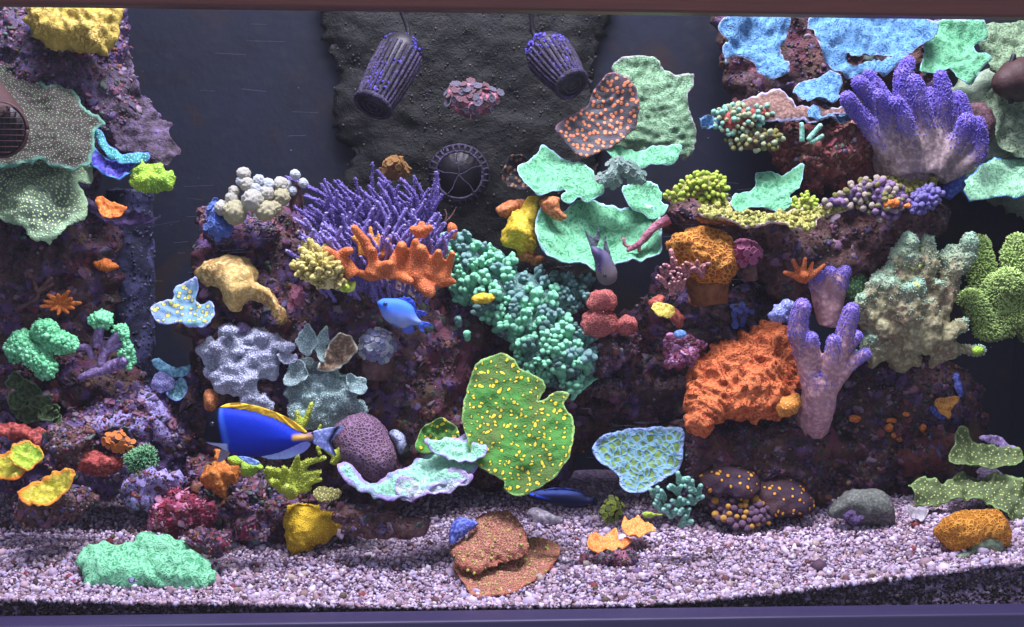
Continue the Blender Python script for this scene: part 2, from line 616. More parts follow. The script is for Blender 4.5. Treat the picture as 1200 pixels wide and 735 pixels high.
class Coral:
    """a coral's skin: the same pattern laid along a sheet's own plane, or through a solid"""
    def __init__(self, *a, **k):
        self.a, self.k, self.made = a, k, {}
    def get(self, uv):
        if uv not in self.made: self.made[uv] = coral_mat(uv, *self.a, **self.k)
        return self.made[uv]
def coral(*a, **k):
    return Coral(*a, **k)
def MAT(m, uv=False):
    return m.get(uv) if isinstance(m, Coral) else m

def coral_mat(uv, name, c1, c2, kind='dots', sc=250, lo=0.14, hi=0.34, rim=None, rimw=(0.8, 0.98), bump=0.6, dist=0.003, var=0.4, c3=None, rough=0.62, low=22, wv=0.004):
    t = NT(name)
    c1, c2 = dim(soft(S(*c1)), .92), dim(soft(S(*c2)), .92)
    lowf = t.rng(t.noise(low, 3), 0.38, 0.66)
    base = t.mix(lowf, c1, S(*c3) if c3 else dim(c1, 1 - var))
    fine = t.noise(600, 2)
    uv = uv and kind in ('dots', 'spots')
    D = '2D' if uv else '3D'
    base = t.mix(t.math('MULTIPLY', t.rng(t.noise(95, 5, 0.5, rough=.7), .46, .70), .38), base, dim(c1, .45))
    if uv:
        src = t.n('Attribute', attribute_name='sheet_uv', out=1)
        nz = t.n('TexNoise', {'Vector': t.tc, 'Scale': 60.0, 'Detail': 2.0}, out=1)
        v = t.t.nodes.new('ShaderNodeVectorMath'); v.operation = 'MULTIPLY_ADD'
        t.set(v.inputs[0], nz); v.inputs[1].default_value = (wv,) * 3; t.set(v.inputs[2], src)
        co = v.outputs[0]
    else:
        co = t.warp(60, wv) if wv else t.tc
        if kind == 'dots': lo, hi = lo * 1.7, hi * 1.6
    if kind == 'dots':
        f = t.n('TexVoronoi', {'Vector': co, 'Scale': sc}, voronoi_dimensions=D)
        m = t.rng(f, lo, hi, 1, 0)
        h = m
    elif kind == 'cells':
        f = t.n('TexVoronoi', {'Vector': co, 'Scale': sc}, feature='DISTANCE_TO_EDGE', voronoi_dimensions=D)
        m = t.rng(f, lo, hi, 1, 0)
        h = m
    elif kind == 'ridge':
        f = t.noise(sc, 3, 1.2, co)
        m = t.rng(t.math('ABSOLUTE', t.math('SUBTRACT', f, 0.5)), lo * 0.3, hi * 0.4, 1, 0)
        h = m
    elif kind == 'spots':
        nd = t.t.nodes.new('ShaderNodeTexVoronoi'); nd.voronoi_dimensions = D
        t.set(nd.inputs['Vector'], co); nd.inputs['Scale'].default_value = sc
        f = nd.outputs['Distance']
        pick = t.n('SeparateColor', {'Color': nd.outputs['Color']})
        size = t.rng(pick, 0.0, 1.0, 0.35, 1.0, False)
        on = t.rng(pick, .18, .24)
        m = t.math('MULTIPLY', t.rng(t.math('SUBTRACT', f, t.math('MULTIPLY', size, hi)), -0.06, 0.0, 1, 0), on)
        ring = t.rng(t.math('SUBTRACT', f, t.math('MULTIPLY', size, hi)), 0.02, 0.16, 1, 0)
        base = t.mix(t.math('MULTIPLY', ring, t.math('MULTIPLY', on, 0.75)), base, dim(c1, 0.30))
        h = t.math('ADD', m, t.math('MULTIPLY', t.noise(220, 2), 0.6))
    else:
        f = t.noise(sc, 3)
        m = t.rng(f, 0.45, 0.62)
        h = f
    col = t.mix(m, base, c2)
    if rim:
        a = t.n('Attribute', attribute_name='rim', out=2)
        rf = t.rng(t.math('ADD', a, t.math('MULTIPLY', t.math('SUBTRACT', t.noise(70, 2), 0.5), 0.12)), rimw[0], rimw[1])
        rf = t.math('MULTIPLY', rf, t.rng(t.noise(55, 3), .3, .6, .45, 1.0))
        col = t.mix(rf, col, S(*rim))
    col = t.mix(t.math('MULTIPLY', t.rng(t.noise(330, 4, rough=.7), .5, .72), .26), col, dim(c1, .30))
    hh = t.math('ADD', t.math('ADD', h, t.math('MULTIPLY', fine, 0.45)), t.math('MULTIPLY', t.noise(150, 5, rough=.7), .9))
    return t.done(col, hh, bump, dist, rough)

def rock_mat(name, cols, sc=28, bump=0.9, tints=()):
    t = NT(name)
    n1 = t.noise(sc, 5, 0.6, rough=0.65)
    n2 = t.noise(sc * 4.3, 4, 0.3)
    f = t.math('ADD', t.math('MULTIPLY', n1, 0.75), t.math('MULTIPLY', n2, 0.35))
    k = len(cols)
    col = t.ramp(t.rng(f, 0.36, 0.74, 0, 1, False), [(i / (k - 1), S(*c)) for i, c in enumerate(cols)])
    for k_, tc_ in enumerate(tints):                       # broad coralline crusts
        nz_ = t.noise(13 + 5 * k_, 4, 1.2, t.n('Mapping', {'Vector': t.tc, 'Location': (1.7 * k_, .9 * k_, 2.3)}))
        col = t.mix(t.math('MULTIPLY', t.rng(nz_, .54, .60), .75), col, S(*tc_))
    sp = t.n('TexVoronoi', {'Vector': t.tc, 'Scale': 170.0})
    col = t.mix(t.math('MULTIPLY', t.rng(sp, 0.1, 0.2, 1, 0), 0.35), col, S(*cols[-1]))
    h = t.math('ADD', t.noise(130, 5, 0.4), t.math('MULTIPLY', t.noise(420, 3), 0.5))
    return t.done(col, h, bump, 0.006, 0.7)

def island_mat(name, cols, rough=0.55, bump=0.4, spec=0.3):
    t = NT(name)
    r = t.n('NewGeometry', out=8)
    k = len(cols)
    col = t.ramp(r, [(i / k, S(*c)) for i, c in enumerate(cols)], const=True)
    col = t.mix(t.math('MULTIPLY', t.noise(300, 3), 0.55), col, dim(S(*cols[0]), 0.7))
    return t.done(col, t.noise(500, 3), bump, 0.002, rough, spec)

def vcol_mat(name, bump=0.15, sc=500, rough=0.6, spec=0.12):
    t = NT(name)
    a = t.n('Attribute', attribute_name='Col', out=0)
    h = t.n('TexVoronoi', {'Vector': t.tc, 'Scale': float(sc)})
    col = t.mix(t.math('MULTIPLY', t.noise(150, 3), 0.25), a, (0.0, 0.0, 0.0))
    return t.done(col, h, bump, 0.001, rough, spec)

def plain_mat(name, c, rough=0.5, var=0.3, sc=60, bump=0.2, spec=0.3, metallic=0):
    t = NT(name)
    col = t.mix(t.noise(sc, 4), S(*c), dim(S(*c), 1 - var))
    t.bsdf.inputs['Metallic'].default_value = metallic
    return t.done(col, t.noise(sc * 5, 4), bump, 0.002, rough, spec)

# ================================================================== materials used all over
M_rock_dark = rock_mat('rock_dark', [(26, 20, 24), (58, 43, 46), (88, 66, 68), (126, 104, 114)], tints=((112, 60, 74), (96, 74, 122), (92, 72, 52)))
M_rock_purple = rock_mat('rock_purple', [(30, 24, 38), (66, 52, 82), (96, 76, 122), (140, 118, 170)])
M_rock_left = rock_mat('rock_left', [(30, 27, 34), (62, 52, 62), (90, 76, 96), (112, 100, 150)], 40)
M_rock_red = rock_mat('rock_red', [(48, 26, 28), (92, 50, 50), (126, 72, 68), (170, 130, 130)])
M_rock_pink = rock_mat('rock_pink', [(62, 26, 40), (128, 50, 76), (158, 66, 84), (196, 146, 180)])
M_rock_lav = rock_mat('rock_lavender', [(92, 84, 122), (134, 124, 172), (160, 150, 200), (190, 182, 220)])
M_rock_pale = rock_mat('rock_pale', [(86, 104, 84), (118, 140, 112), (146, 166, 140), (170, 184, 166)], 20)
M_rock_brown = rock_mat('rock_brown', [(48, 32, 32), (84, 58, 54), (112, 84, 78), (146, 116, 118)])
M_grow = island_mat('growth', [(56, 40, 50), (112, 66, 92), (92, 58, 50), (138, 104, 130), (60, 76, 60), (120, 60, 62), (70, 62, 106), (140, 122, 136), (44, 34, 42), (130, 84, 106), (72, 90, 80), (128, 82, 58), (98, 84, 122)])
M_grow_dk = island_mat('growth_dark', [(44, 34, 42), (84, 58, 70), (66, 50, 50), (110, 82, 108), (54, 62, 52), (98, 52, 58), (60, 52, 96)])
M_speck = island_mat('bright_specks', [(100, 116, 100), (146, 100, 122), (124, 82, 60), (112, 104, 150), (150, 138, 146), (92, 124, 116), (150, 110, 84), (124, 66, 72)])
M_algae = rock_mat('algae_wall', [(13, 15, 18), (18, 20, 20), (25, 26, 23), (38, 37, 32)], 26, .5)

# ================================================================== the tank
def box_VF(x0, x1, y0, y1, z0, z1):
    V = np.array([(x, y, z) for x in (x0, x1) for y in (y0, y1) for z in (z0, z1)], float)
    Q = [(0, 1, 3, 2), (4, 6, 7, 5), (0, 4, 5, 1), (2, 3, 7, 6), (0, 2, 6, 4), (1, 5, 7, 3)]
    return V, np.array(Q)

def bevel_box(name, x0, x1, y0, y1, z0, z1, mat, bev=0.003, parent=None):
    V, Q = box_VF(x0, x1, y0, y1, z0, z1)
    o = mk(name, V, Q, mat, parent, smooth=False)
    b = o.modifiers.new('bevel', 'BEVEL'); b.width = bev; b.segments = 3
    return o

ZB = P1(600, 718, -0.02)[2]          # top edge of the bottom trim
ZT = P1(600, 15, -0.02)[2]           # lower edge of the top trim
XL, XR = -0.80, 0.80

def wood(name, c, dark):
    t = NT(name)
    mp = t.n('Mapping', {'Vector': t.tc, 'Scale': (1.2, 30.0, 30.0)})
    n = t.noise(6, 5, 0.8, mp)
    return t.done(t.mix(n, S(*c), S(*dark)), n, 0.15, 0.002, 0.45, 0.4)
M_trim_top = wood('trim_brown', (86, 40, 24), (50, 24, 16))
M_trim_low = wood('trim_violet', (52, 45, 78), (40, 34, 60))
tag(bevel_box('top_trim', XL, XR, -0.045, -0.008, ZT, ZT + 0.035, M_trim_top),
    'dark brown wooden trim along the top of the tank', 'trim')
tag(bevel_box('bottom_trim', XL, XR, -0.045, -0.008, ZB - 0.12, ZB, M_trim_low),
    'violet grey trim along the foot of the tank', 'trim')

tg = NT('clear_glass')
tr = tg.t.nodes.new('ShaderNodeBsdfTransparent'); tr.inputs['Color'].default_value = (0.97, 0.97, 0.97, 1)
tg.t.links.new(tr.outputs[0], tg.out.inputs['Surface'])
V, Q = box_VF(XL, XR, -0.0075, -0.0005, ZB - 0.1, ZT + 0.06)
fg = tag(mk('front_glass', V, Q, tg.m, smooth=False), 'clear front pane of the aquarium between the two trims', 'glass')
rs = np.random.RandomState(77)
sv, sf = [], []
for cx, cy, n_s in ((225, 260, 16), (250, 330, 14), (590, 320, 12), (860, 275, 12), (750, 520, 10), (1040, 300, 8), (300, 90, 10), (820, 240, 8)):
    for _ in range(n_s):
        a = P1(cx + rs.normal() * 45, cy + rs.normal() * 40, -.0002)
        L_ = rs.uniform(.008, .035); w_ = rs.uniform(.00007, .00016); sl = rs.normal() * .06
        b = a + np.array([L_, 0, L_ * sl])
        k = 4 * len(sv)
        sv.append(np.array([a, a + [0, 0, w_], b + [0, 0, w_], b])); sf.append([[k, k + 3, k + 2, k + 1]])
tag(mk('scratches', np.concatenate(sv), np.concatenate(sf), plain_mat('scratch', (170, 175, 190), .6, .2), fg, smooth=False), kind='stuff')

# back panel, hazy dark blue
t = NT('back_panel')
n1 = t.noise(5, 5, 0.6); n2 = t.noise(60, 4)
st = t.n('Mapping', {'Vector': t.tc, 'Scale': (3.0, 1.0, 260.0)})
n3 = t.noise(4, 3, 0.0, st)
c = t.mix(t.rng(n1, .35, .7), S(26, 31, 47), S(22, 25, 35))
c = t.mix(t.math('MULTIPLY', t.rng(n2, .52, .75), .5), c, S(40, 40, 44))
c = t.mix(t.math('MULTIPLY', t.rng(n3, .6, .8), .35), c, S(58, 62, 74))
br = t.noise(7, 4, .8); c = t.mix(t.math('MULTIPLY', t.rng(br, .54, .68), .7), c, S(44, 34, 30))
M_back = t.done(c, n2, 0.3, 0.003, 0.6)
V, Q = box_VF(XL - .1, XR + .2, 0.52, 0.535, -0.1, 1.1)
back = tag(mk('back_wall', V, Q, M_back, smooth=False), kind='structure')
V, Q = box_VF(XL - .06, XL - .05, 0.0, 0.52, -0.1, 0.80)
tag(mk('side_wall', V, Q, M_back, smooth=False), kind='structure')
V, Q = box_VF(XR + .05, XR + .06, 0.0, 0.52, -0.1, 0.80)
tag(mk('side_wall', V, Q, M_back, smooth=False), kind='structure')

# ------------------------------------------------------------------ gravel bed
def zfront(x):
    """height of the gravel where it meets the glass"""
    return ZB - 0.002 + 0.016 * np.clip((-x - 0.1) / 0.5, 0, 1) + 0.046 * np.clip((x - 0.15) / 0.45, 0, 1) ** 1.3
def sand_z(x, y):
    x = np.asarray(x, float); y = np.asarray(y, float)
    q = np.column_stack([np.ravel(x) * 9, np.ravel(y) * 9, np.zeros(x.size)])
    e = np.clip(y / 0.06, 0, 1)
    return zfront(x) * (1 - 0.6 * np.clip(y / 0.4, 0, 1)) + (0.008 + 0.05 * y) * e + 0.007 * pn(q, 4).reshape(x.shape) * e

gx, gy = np.linspace(XL, XR, 160), np.concatenate([[0.0075], np.linspace(0.010, 0.52, 60)])
GX, GY = np.meshgrid(gx, gy)
GZ = sand_z(GX, GY) - 0.003
Vs = np.column_stack([GX.ravel(), GY.ravel(), GZ.ravel()])
low = Vs[:160].copy(); low[:, 2] = ZB - 0.08
Vs = np.concatenate([low, Vs])
nr = len(gy) + 1
i, j = np.meshgrid(np.arange(nr - 1), np.arange(159), indexing='ij')
a = (i * 160 + j).ravel()
Fs = np.concatenate([np.column_stack([a, a + 1, a + 161]), np.column_stack([a, a + 161, a + 160])])
t = NT('gravel_bed')
r1 = t.n('TexVoronoi', {'Vector': t.tc, 'Scale': 220.0}, out=1)
sep = t.n('SeparateColor', {'Color': r1})
c = t.ramp(sep, [(0, S(92, 76, 96)), (.35, S(134, 118, 146)), (.7, S(160, 146, 176)), (1, S(112, 84, 92))])
M_sand = t.done(c, t.n('TexVoronoi', {'Vector': t.tc, 'Scale': 220.0}), 0.8, 0.004, 0.7)
tag(mk('gravel_bed', Vs, Fs, M_sand), kind='structure')
ROCKS.append((Vs, Fs))

def G_pebbles(x, y, z, s, rs):
    n = len(x)
    bv, bf = ICO1
    q = bv[None] * (1 + rs.uniform(-.22, .22, (n, len(bv))))[:, :, None]
    q = q * (s[:, None] * rs.uniform(.62, 1.35, (n, 3)) * np.array([1, 1, .8]))[:, None, :]
    h = rs.normal(size=(n, 4)); h /= np.linalg.norm(h, axis=1)[:, None]
    w_, a_, b_, c_ = h.T
    Rm = np.stack([np.stack([1 - 2 * (b_ * b_ + c_ * c_), 2 * (a_ * b_ - c_ * w_), 2 * (a_ * c_ + b_ * w_)], 1),
                   np.stack([2 * (a_ * b_ + c_ * w_), 1 - 2 * (a_ * a_ + c_ * c_), 2 * (b_ * c_ - a_ * w_)], 1),
                   np.stack([2 * (a_ * c_ - b_ * w_), 2 * (b_ * c_ + a_ * w_), 1 - 2 * (a_ * a_ + b_ * b_)], 1)], 1)
    q = np.einsum('nij,nvj->nvi', Rm, q) + np.stack([x, y, z], 1)[:, None]
    F = (bf[None] + (np.arange(n) * len(bv))[:, None, None]).reshape(-1, 3)
    return q.reshape(-1, 3), F
rs = np.random.RandomState(11)
n = 46000
x = rs.uniform(-0.74, 0.76, n); y = 0.004 + 0.44 * rs.rand(n) ** 1.7
s = 0.0021 * np.exp(rs.normal(size=n) * 0.33)
z = sand_z(x, y) + rs.uniform(-.0015, .0022, n)
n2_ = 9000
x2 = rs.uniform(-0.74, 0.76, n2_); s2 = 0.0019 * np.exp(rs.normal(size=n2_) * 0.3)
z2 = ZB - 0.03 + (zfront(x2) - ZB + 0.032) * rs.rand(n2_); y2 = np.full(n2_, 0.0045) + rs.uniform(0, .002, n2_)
n3_ = 420
x3 = rs.uniform(-0.7, 0.75, n3_); y3 = 0.01 + 0.3 * rs.rand(n3_) ** 1.6; s3 = 0.0050 * np.exp(rs.normal(size=n3_) * 0.25)
z3 = sand_z(x3, y3) + 0.001
V, F = G_pebbles(np.concatenate([x, x3]), np.concatenate([y, y3]), np.concatenate([z, z3]), np.concatenate([s, s3]), rs)
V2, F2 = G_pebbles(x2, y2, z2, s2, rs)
M_peb = island_mat('pebbles', [(194, 176, 196), (216, 202, 216), (172, 150, 172), (148, 112, 112), (224, 214, 224), (112, 84, 82), (166, 142, 156), (148, 124, 144), (186, 170, 190), (96, 74, 84), (188, 158, 160), (178, 170, 206)], 0.6, 0.4)
M_pebdk = island_mat('dark_pebbles', [(36, 28, 28), (56, 46, 44), (28, 22, 22), (76, 64, 66), (48, 42, 32), (32, 28, 24), (66, 52, 56)], 0.6, 0.4)  # darker brown pebble colours for the face against the glass
tag(mk('dark_gravel', V2, F2, M_pebdk), 'dark gravel pressed against the front glass', 'gravel', kind='stuff')
n4 = 420
x4 = rs.uniform(-0.7, 0.75, n4); y4 = 0.012 + 0.26 * rs.rand(n4) ** 1.5; s4 = 0.0036 * np.exp(rs.normal(size=n4) * 0.4)
V4, F4 = G_pebbles(x4, y4, sand_z(x4, y4) + 0.0012, s4, rs)
tag(mk('rubble_bits', V4, F4, island_mat('rubble_bits', [(104, 70, 72), (140, 60, 60), (86, 66, 84), (150, 126, 120), (70, 54, 52), (120, 100, 140), (90, 84, 60), (186, 170, 160)], .65, .6)), 'scattered dark red and brown bits of rubble strewn over the pale gravel', 'rubble', kind='stuff')
tag(mk('gravel', V, F, M_peb), 'loose pale lavender and brown gravel covering the tank floor', 'gravel', kind='stuff')

_sand_bvh = BVHTree.FromPolygons(Vs.tolist(), Fs.tolist())
def on_sand(z, pts, tilt, off=-.004):
    """depth at which a thing of this outline and tilt stands with its foot on the gravel"""
    q = px(z, pts); c = q.mean(0); b = q[q[:, 1].argmax()]
    h = _sand_bvh.ray_cast(Vector(POS), Vector(rays([b])[0]).normalized(), 6)
    yb = h[0].y if h[0] is not None else .05
    zb = P1(b[0], b[1], yb)[2]
    Y = yb
    for _ in range(6):
        Y = yb + (P1(c[0], c[1], Y)[2] - zb) * math.tan(R(tilt))
    Y = Y + off
    if len(ROCKS) > 1:                                    # never inside the rock behind
        if _rock_bvh[0] is None or _rock_bvh[1] != len(ROCKS):
            k = 0; vs = []; fs = []
            for v, f in ROCKS[1:]:
                vs.append(v); fs.append(f + k); k += len(v)
            _rock_bvh[0] = BVHTree.FromPolygons(np.concatenate(vs).tolist(), np.concatenate(fs).tolist()); _rock_bvh[1] = len(ROCKS)
        hits = []
        for d in rays(np.concatenate([q, (q + c) / 2, [c]])):
            h = _rock_bvh[0].ray_cast(Vector(POS), Vector(d).normalized(), 6)
            if h[0] is not None: hits.append(h[0].y)
        if hits: Y = min(Y, float(np.quantile(hits, .1)) - .012)
    return float(Y)
_rock_bvh = [None, 0]

# ------------------------------------------------------------------ live rock
def rock(name, label, outline, Y, depth, mat, amp=0.012, freq=22, grow=160, gsize=0.004, gmat=None, tilt=8, back=None, res=4.0, z='Z', cat='rock', group=None):
    g = G_lump(px(z, outline), Y, depth=depth, back=back, tilt=tilt, amp=amp, freq=freq, oct=4, res=res, edge=3.0, ridge=amp * .75, rfreq=freq * 1.5, fat=0.8)
    o = tag(mk(name, g[0], g[1], mat, None, g[2]), label, cat, group)
    ROCKS.append((g[0], g[1]))
    if grow:
        s = G_scatter(g[0], g[1], int(grow * 3.2), gsize * .46, nseed(), want=lambda nn, c: np.clip(-nn[:, 1] + 0.6 * nn[:, 2] + 0.15, 0, 1) * np.clip(pn(c * 30, 2) + .35, 0.02, 1), spread=.6, flat=(.35, 1.1), lift=.1, jag=.5)
        tag(mk('encrusting_growth', s[0], s[1], gmat or M_grow_dk, o), kind='stuff')
        s = G_scatter(g[0], g[1], int(grow * .7), gsize * 1.15, nseed(), want=lambda nn, c: np.clip(-nn[:, 1] + 0.6 * nn[:, 2] + 0.15, 0, 1), spread=.45, flat=(.06, .2), lift=.0, jag=.4, base=ICO2)
        tag(mk('crust_patches', s[0], s[1], gmat or M_grow, o), kind='stuff')
        s = G_scatter(g[0], g[1], int(grow * .12), gsize * .5, nseed(), want=lambda nn, c: np.clip(-nn[:, 1] + 0.9 * nn[:, 2], 0, 1) * (pn(c * 26, 8) > .12), spread=.4, flat=(.7, 1.5), lift=.5, jag=.3)
        tag(mk('small_polyps', s[0], s[1], M_speck, o), kind='stuff')
    return o

rock('reef_rock', 'grey violet crusted rock hanging behind the brown speckled plate coral', [(0, 24), (60, 30), (112, 62), (150, 88), (168, 112), (182, 140), (150, 190), (120, 200), (108, 240), (60, 262), (0, 250)], .34, .06, M_rock_left, .008, 30, 500, .0035, M_grow)
rock('reef_rock', 'dark rock under the orange starfish shaped coral and green hammer heads', [(-20, 262), (60, 268), (108, 252), (140, 268), (134, 330), (128, 400), (160, 430), (158, 470), (110, 505), (60, 512), (-20, 505)], .35, .07, M_rock_dark, .014, 22, 420, .004)
rock('reef_rock', 'low violet brown rubble rock behind the orange rimmed cup corals', [(-20, 492), (60, 492), (110, 478), (160, 452), (205, 462), (228, 520), (205, 570), (120, 585), (60, 580), (-20, 560)], .26, .05, M_rock_purple, .010, 30, 420, .004, M_grow)
rock('reef_rock', 'tall dark rock carrying the violet bush and orange finger coral', [(232, 300), (250, 246), (300, 232), (350, 246), (372, 276), (420, 318), (520, 336), (565, 356), (572, 420), (562, 480), (545, 540), (480, 585), (400, 606), (330, 612), (262, 602), (215, 565), (208, 500), (226, 440), (236, 380)], .34, .08, M_rock_dark, .016, 17, 1100, .004)
rock('reef_rock', 'dark rock under the knobby green coral', [(515, 335), (600, 330), (676, 345), (720, 385), (738, 440), (728, 490), (690, 525), (640, 565), (560, 560), (520, 500)], .40, .06, M_rock_dark, .015, 19, 420, .004)
rock('reef_rock', 'dark pillar rock behind the folded orange coral', [(752, 350), (790, 300), (870, 325), (905, 355), (940, 430), (965, 480), (965, 560), (945, 605), (860, 608), (800, 590), (770, 540), (735, 500), (690, 480), (688, 400)], .36, .07, M_rock_dark, .016, 19, 700, .004)
rock('reef_rock', 'brown shelf rock under the yellow green ledge corals', [(775, 232), (800, 222), (870, 236), (960, 240), (1060, 226), (1102, 245), (1085, 300), (1040, 336), (960, 365), (900, 352), (870, 300), (800, 290)], .36, .08, M_rock_brown, .014, 20, 500, .004)
rock('reef_rock', 'red algae covered rock left of the big violet leather coral', px('K', [(300, 440), (360, 415), (440, 430), (520, 405), (585, 420), (620, 470), (630, 560), (560, 620), (470, 610), (420, 640), (380, 600), (320, 540)]).tolist(), .33, .05, M_rock_red, .012, 32, 420, .004, island_mat('red_growth', [(112, 54, 52), (140, 72, 66), (76, 44, 44), (176, 120, 112), (96, 72, 62), (128, 62, 70), (90, 80, 60)]))
rock('reef_rock', 'dark rock on the right holding small orange polyps', [(935, 440), (1000, 425), (1075, 410), (1128, 432), (1148, 480), (1140, 560), (1092, 605), (1000, 610), (940, 605), (930, 520)], .38, .07, M_rock_dark, .016, 19, 700, .004)
rock('reef_rock', 'pale green white rock against the wall behind the violet leather coral', [(1100, 120), (1118, 96), (1150, 86), (1240, 70), (1240, 262), (1170, 240), (1120, 215), (1104, 170)], .45, .04, M_rock_pale, .009, 26, 0)
rock('reef_rock', 'dark rubble rock under the lime branching coral', [(225, 545), (300, 552), (340, 575), (400, 585), (425, 612), (380, 632), (300, 642), (240, 628)], .22, .05, M_rock_dark, .012, 30, 420, .004, M_grow)
rock('reef_rock', 'dark overhanging rock below the yellow top plate', [(20, -10), (140, -10), (152, 60), (150, 110), (112, 120), (60, 80), (20, 60)], .38, .04, M_rock_purple, .010, 30, 260, .004, M_grow)
_bvh[0] = None

# standpipe crusted with violet algae
t = NT('pipe_crust')
c = t.mix(t.rng(t.noise(30, 5, .5), .4, .62), S(40, 42, 60), S(76, 78, 116))
sp = t.n('TexVoronoi', {'Vector': t.tc, 'Scale': 130.0})
c = t.mix(t.rng(sp, .12, .26, 1, 0), c, S(24, 22, 34))
M_pipe = t.done(c, t.noise(160, 4), .5, .003, .6)
g = G_tube([P1(152, 222, .42), P1(153, 350, .42), P1(154, 540, .42)], [.034, .034, .036], 36, .006, .004, 40, tip=False)
tag(mk('standpipe', g[0], g[1], M_pipe, None, g[2]), 'upright pipe crusted with speckled violet algae beside the dark left rock', 'pipe')
s = G_scatter(g[0], g[1], 1600, .0015, 8, flat=(.2, .6), jag=.4)
tag(mk('crust_patches', s[0], s[1], island_mat('pipe_growth', [(56, 56, 84), (80, 78, 112), (42, 42, 60), (96, 92, 124), (34, 33, 44)]), [q for q in bpy.data.objects if q.name == 'standpipe'][0]), kind='stuff')

# overflow box on the back wall
A = P1(392, 5, .44); B = P1(700, 345, .44)
g = G_lump(px('Z', [(384, -12), (500, -12), (600, -12), (712, -12), (704, 40), (694, 90), (708, 150), (696, 220), (686, 345), (560, 352), (440, 345), (424, 290), (398, 240), (410, 190), (388, 140), (400, 90), (380, 40)]), .507, depth=.012, back=.004, tilt=0, res=5, edge=6, amp=.006, freq=22, width=70, it=8)
ob = tag(mk('overflow_box', g[0], g[1], M_algae, None, g[2]), 'grey green algae covered overflow box on the back wall behind the pumps', 'overflow box')
ROCKS.append((g[0], g[1]))
s = G_scatter(g[0], g[1], 1500, .0010, 5, want=lambda nn, c: np.clip(-nn[:, 1], 0, 1) * (pn(c * 14, 3) + .35), spread=.55)
tag(mk('encrusting_growth', s[0], s[1], island_mat('wall_growth', [(44, 44, 42), (58, 56, 54), (74, 66, 58), (50, 46, 60), (86, 80, 70), (38, 40, 36)]), ob), kind='stuff')
_bvh[0] = None

rock('reef_rock', 'dark wall rock behind the sky blue plate corals', [(836, 8), (900, 0), (1000, -5), (1110, 0), (1120, 70), (1080, 130), (1000, 140), (930, 120), (880, 130), (850, 90)], .47, .035, M_rock_dark, .010, 24, 200, .004)
_bvh[0] = None

# ================================================================== coral builders
def base_of(V):
    return np.array([V[:, 0].mean(), V[:, 1].mean(), V[:, 2].min()])

def LP(name, label, cat, z, pts, mat, parent=None, group=None, fuzz=None, **kw):
    """lump coral"""
    g = G_lump(px(z, pts), **kw)
    o = mk(name, g[0], g[1], mat, parent, g[2])
    if parent is None: tag(o, label, cat, group)
    elif label: o['label'] = label
    if fuzz:
        n, r, l, fm = fuzz
        f = G_fuzz(g[0], g[1], n, r, l, nseed(), want=lambda nn, c: np.clip(-nn[:, 1] + nn[:, 2] + .1, 0, 1))
        tag(mk('polyps', f[0], f[1], fm, o, f[2]), kind='stuff')
    o['_Y'] = float(g[0][:, 1].mean())
    LAST[0] = g
    return o
LAST = [None]

def PLT(name, label, cat, z, pts, mat, parent=None, group=None, fuzz=None, nubs=None, **kw):
    """plate coral"""
    g = G_plate(px(z, pts), **kw)
    o = mk(name, g[0], g[1], mat, parent, g[2])
    if parent is None: tag(o, label, cat, group)
    elif label: o['label'] = label
    if nubs:
        n, sz, nm = nubs
        f = G_scatter(g[0], g[1], n, sz, nseed(), want=lambda nn, c: np.clip(-nn[:, 1] + nn[:, 2], 0, 1), spread=.35)
        tag(mk('nubs', f[0], f[1], nm, o), kind='stuff')
    if fuzz:
        n, r, l, fm = fuzz
        f = G_fuzz(g[0], g[1], n, r, l, nseed(), want=lambda nn, c: np.clip(-nn[:, 1] + nn[:, 2], 0, 1))
        tag(mk('polyps', f[0], f[1], fm, o, f[2]), kind='stuff')
    LAST[0] = g
    return o

def path(z, pts, Y):
    """polyline of (x, y, radius in picture units[, depth offset]) -> world points and radii"""
    s = ZM[z][2]
    a = px(z, [(p[0], p[1]) for p in pts])
    ys = np.array([Y + (p[3] if len(p) > 3 else 0) for p in pts])
    W = np.stack([P1(q[0], q[1], yy) for q, yy in zip(a, ys)])
    rad = np.array([p[2] / s for p in pts]) * (ys - POS[1]) / FPX
    return W, rad

def TB(z, pts, Y, seg=10, amp=0.0006, **kw):
    W, r = path(z, pts, Y)
    return G_tube(W, r, seg, None, amp, 110, **kw)

def branched(name, label, cat, z, chains, Y, mat, group=None, part='branch', extra=None, amp=0.0006, seg=10):
    """a thing whose branches are parts"""
    gs = [TB(z, c, Y, seg, amp) for c in chains]
    allv = np.concatenate([g[0] for g in gs])
    t = thing(name, label, cat, base_of(allv), group)
    for k, g in enumerate(gs):
        mk(part, g[0], g[1], mat[k % len(mat)] if isinstance(mat, list) else mat, t, g[2])
    return t

def melted(name, label, cat, z, chains, Y, mat, lumps=(), voxel=0.0022, smooth=5, amp=0.0008, freq=70, fuzz=None, group=None, parent=None):
    gs = [TB(z, c, Y, 12, 0) for c in chains] + list(lumps)
    g = remesh(join(gs), voxel, smooth, amp, freq)
    o = mk(name, g[0], g[1], mat, parent, g[2])
    if parent is None: tag(o, label, cat, group)
    if fuzz:
        n, r, l, fm, w = fuzz
        f = G_fuzz(g[0], g[1], n, r, l, nseed(), want=w)
        tag(mk('polyps', f[0], f[1], fm, o, f[2]), kind='stuff')
    LAST[0] = g
    return o

def ellipse(x, y, rx, ry, n=14, wob=0.08, seed=0):
    rs = random.Random(seed * 131 + n)
    return [(x + rx * math.cos(a) * (1 + rs.uniform(-wob, wob)), y + ry * math.sin(a) * (1 + rs.uniform(-wob, wob))) for a in [2 * math.pi * i / n for i in range(n)]]

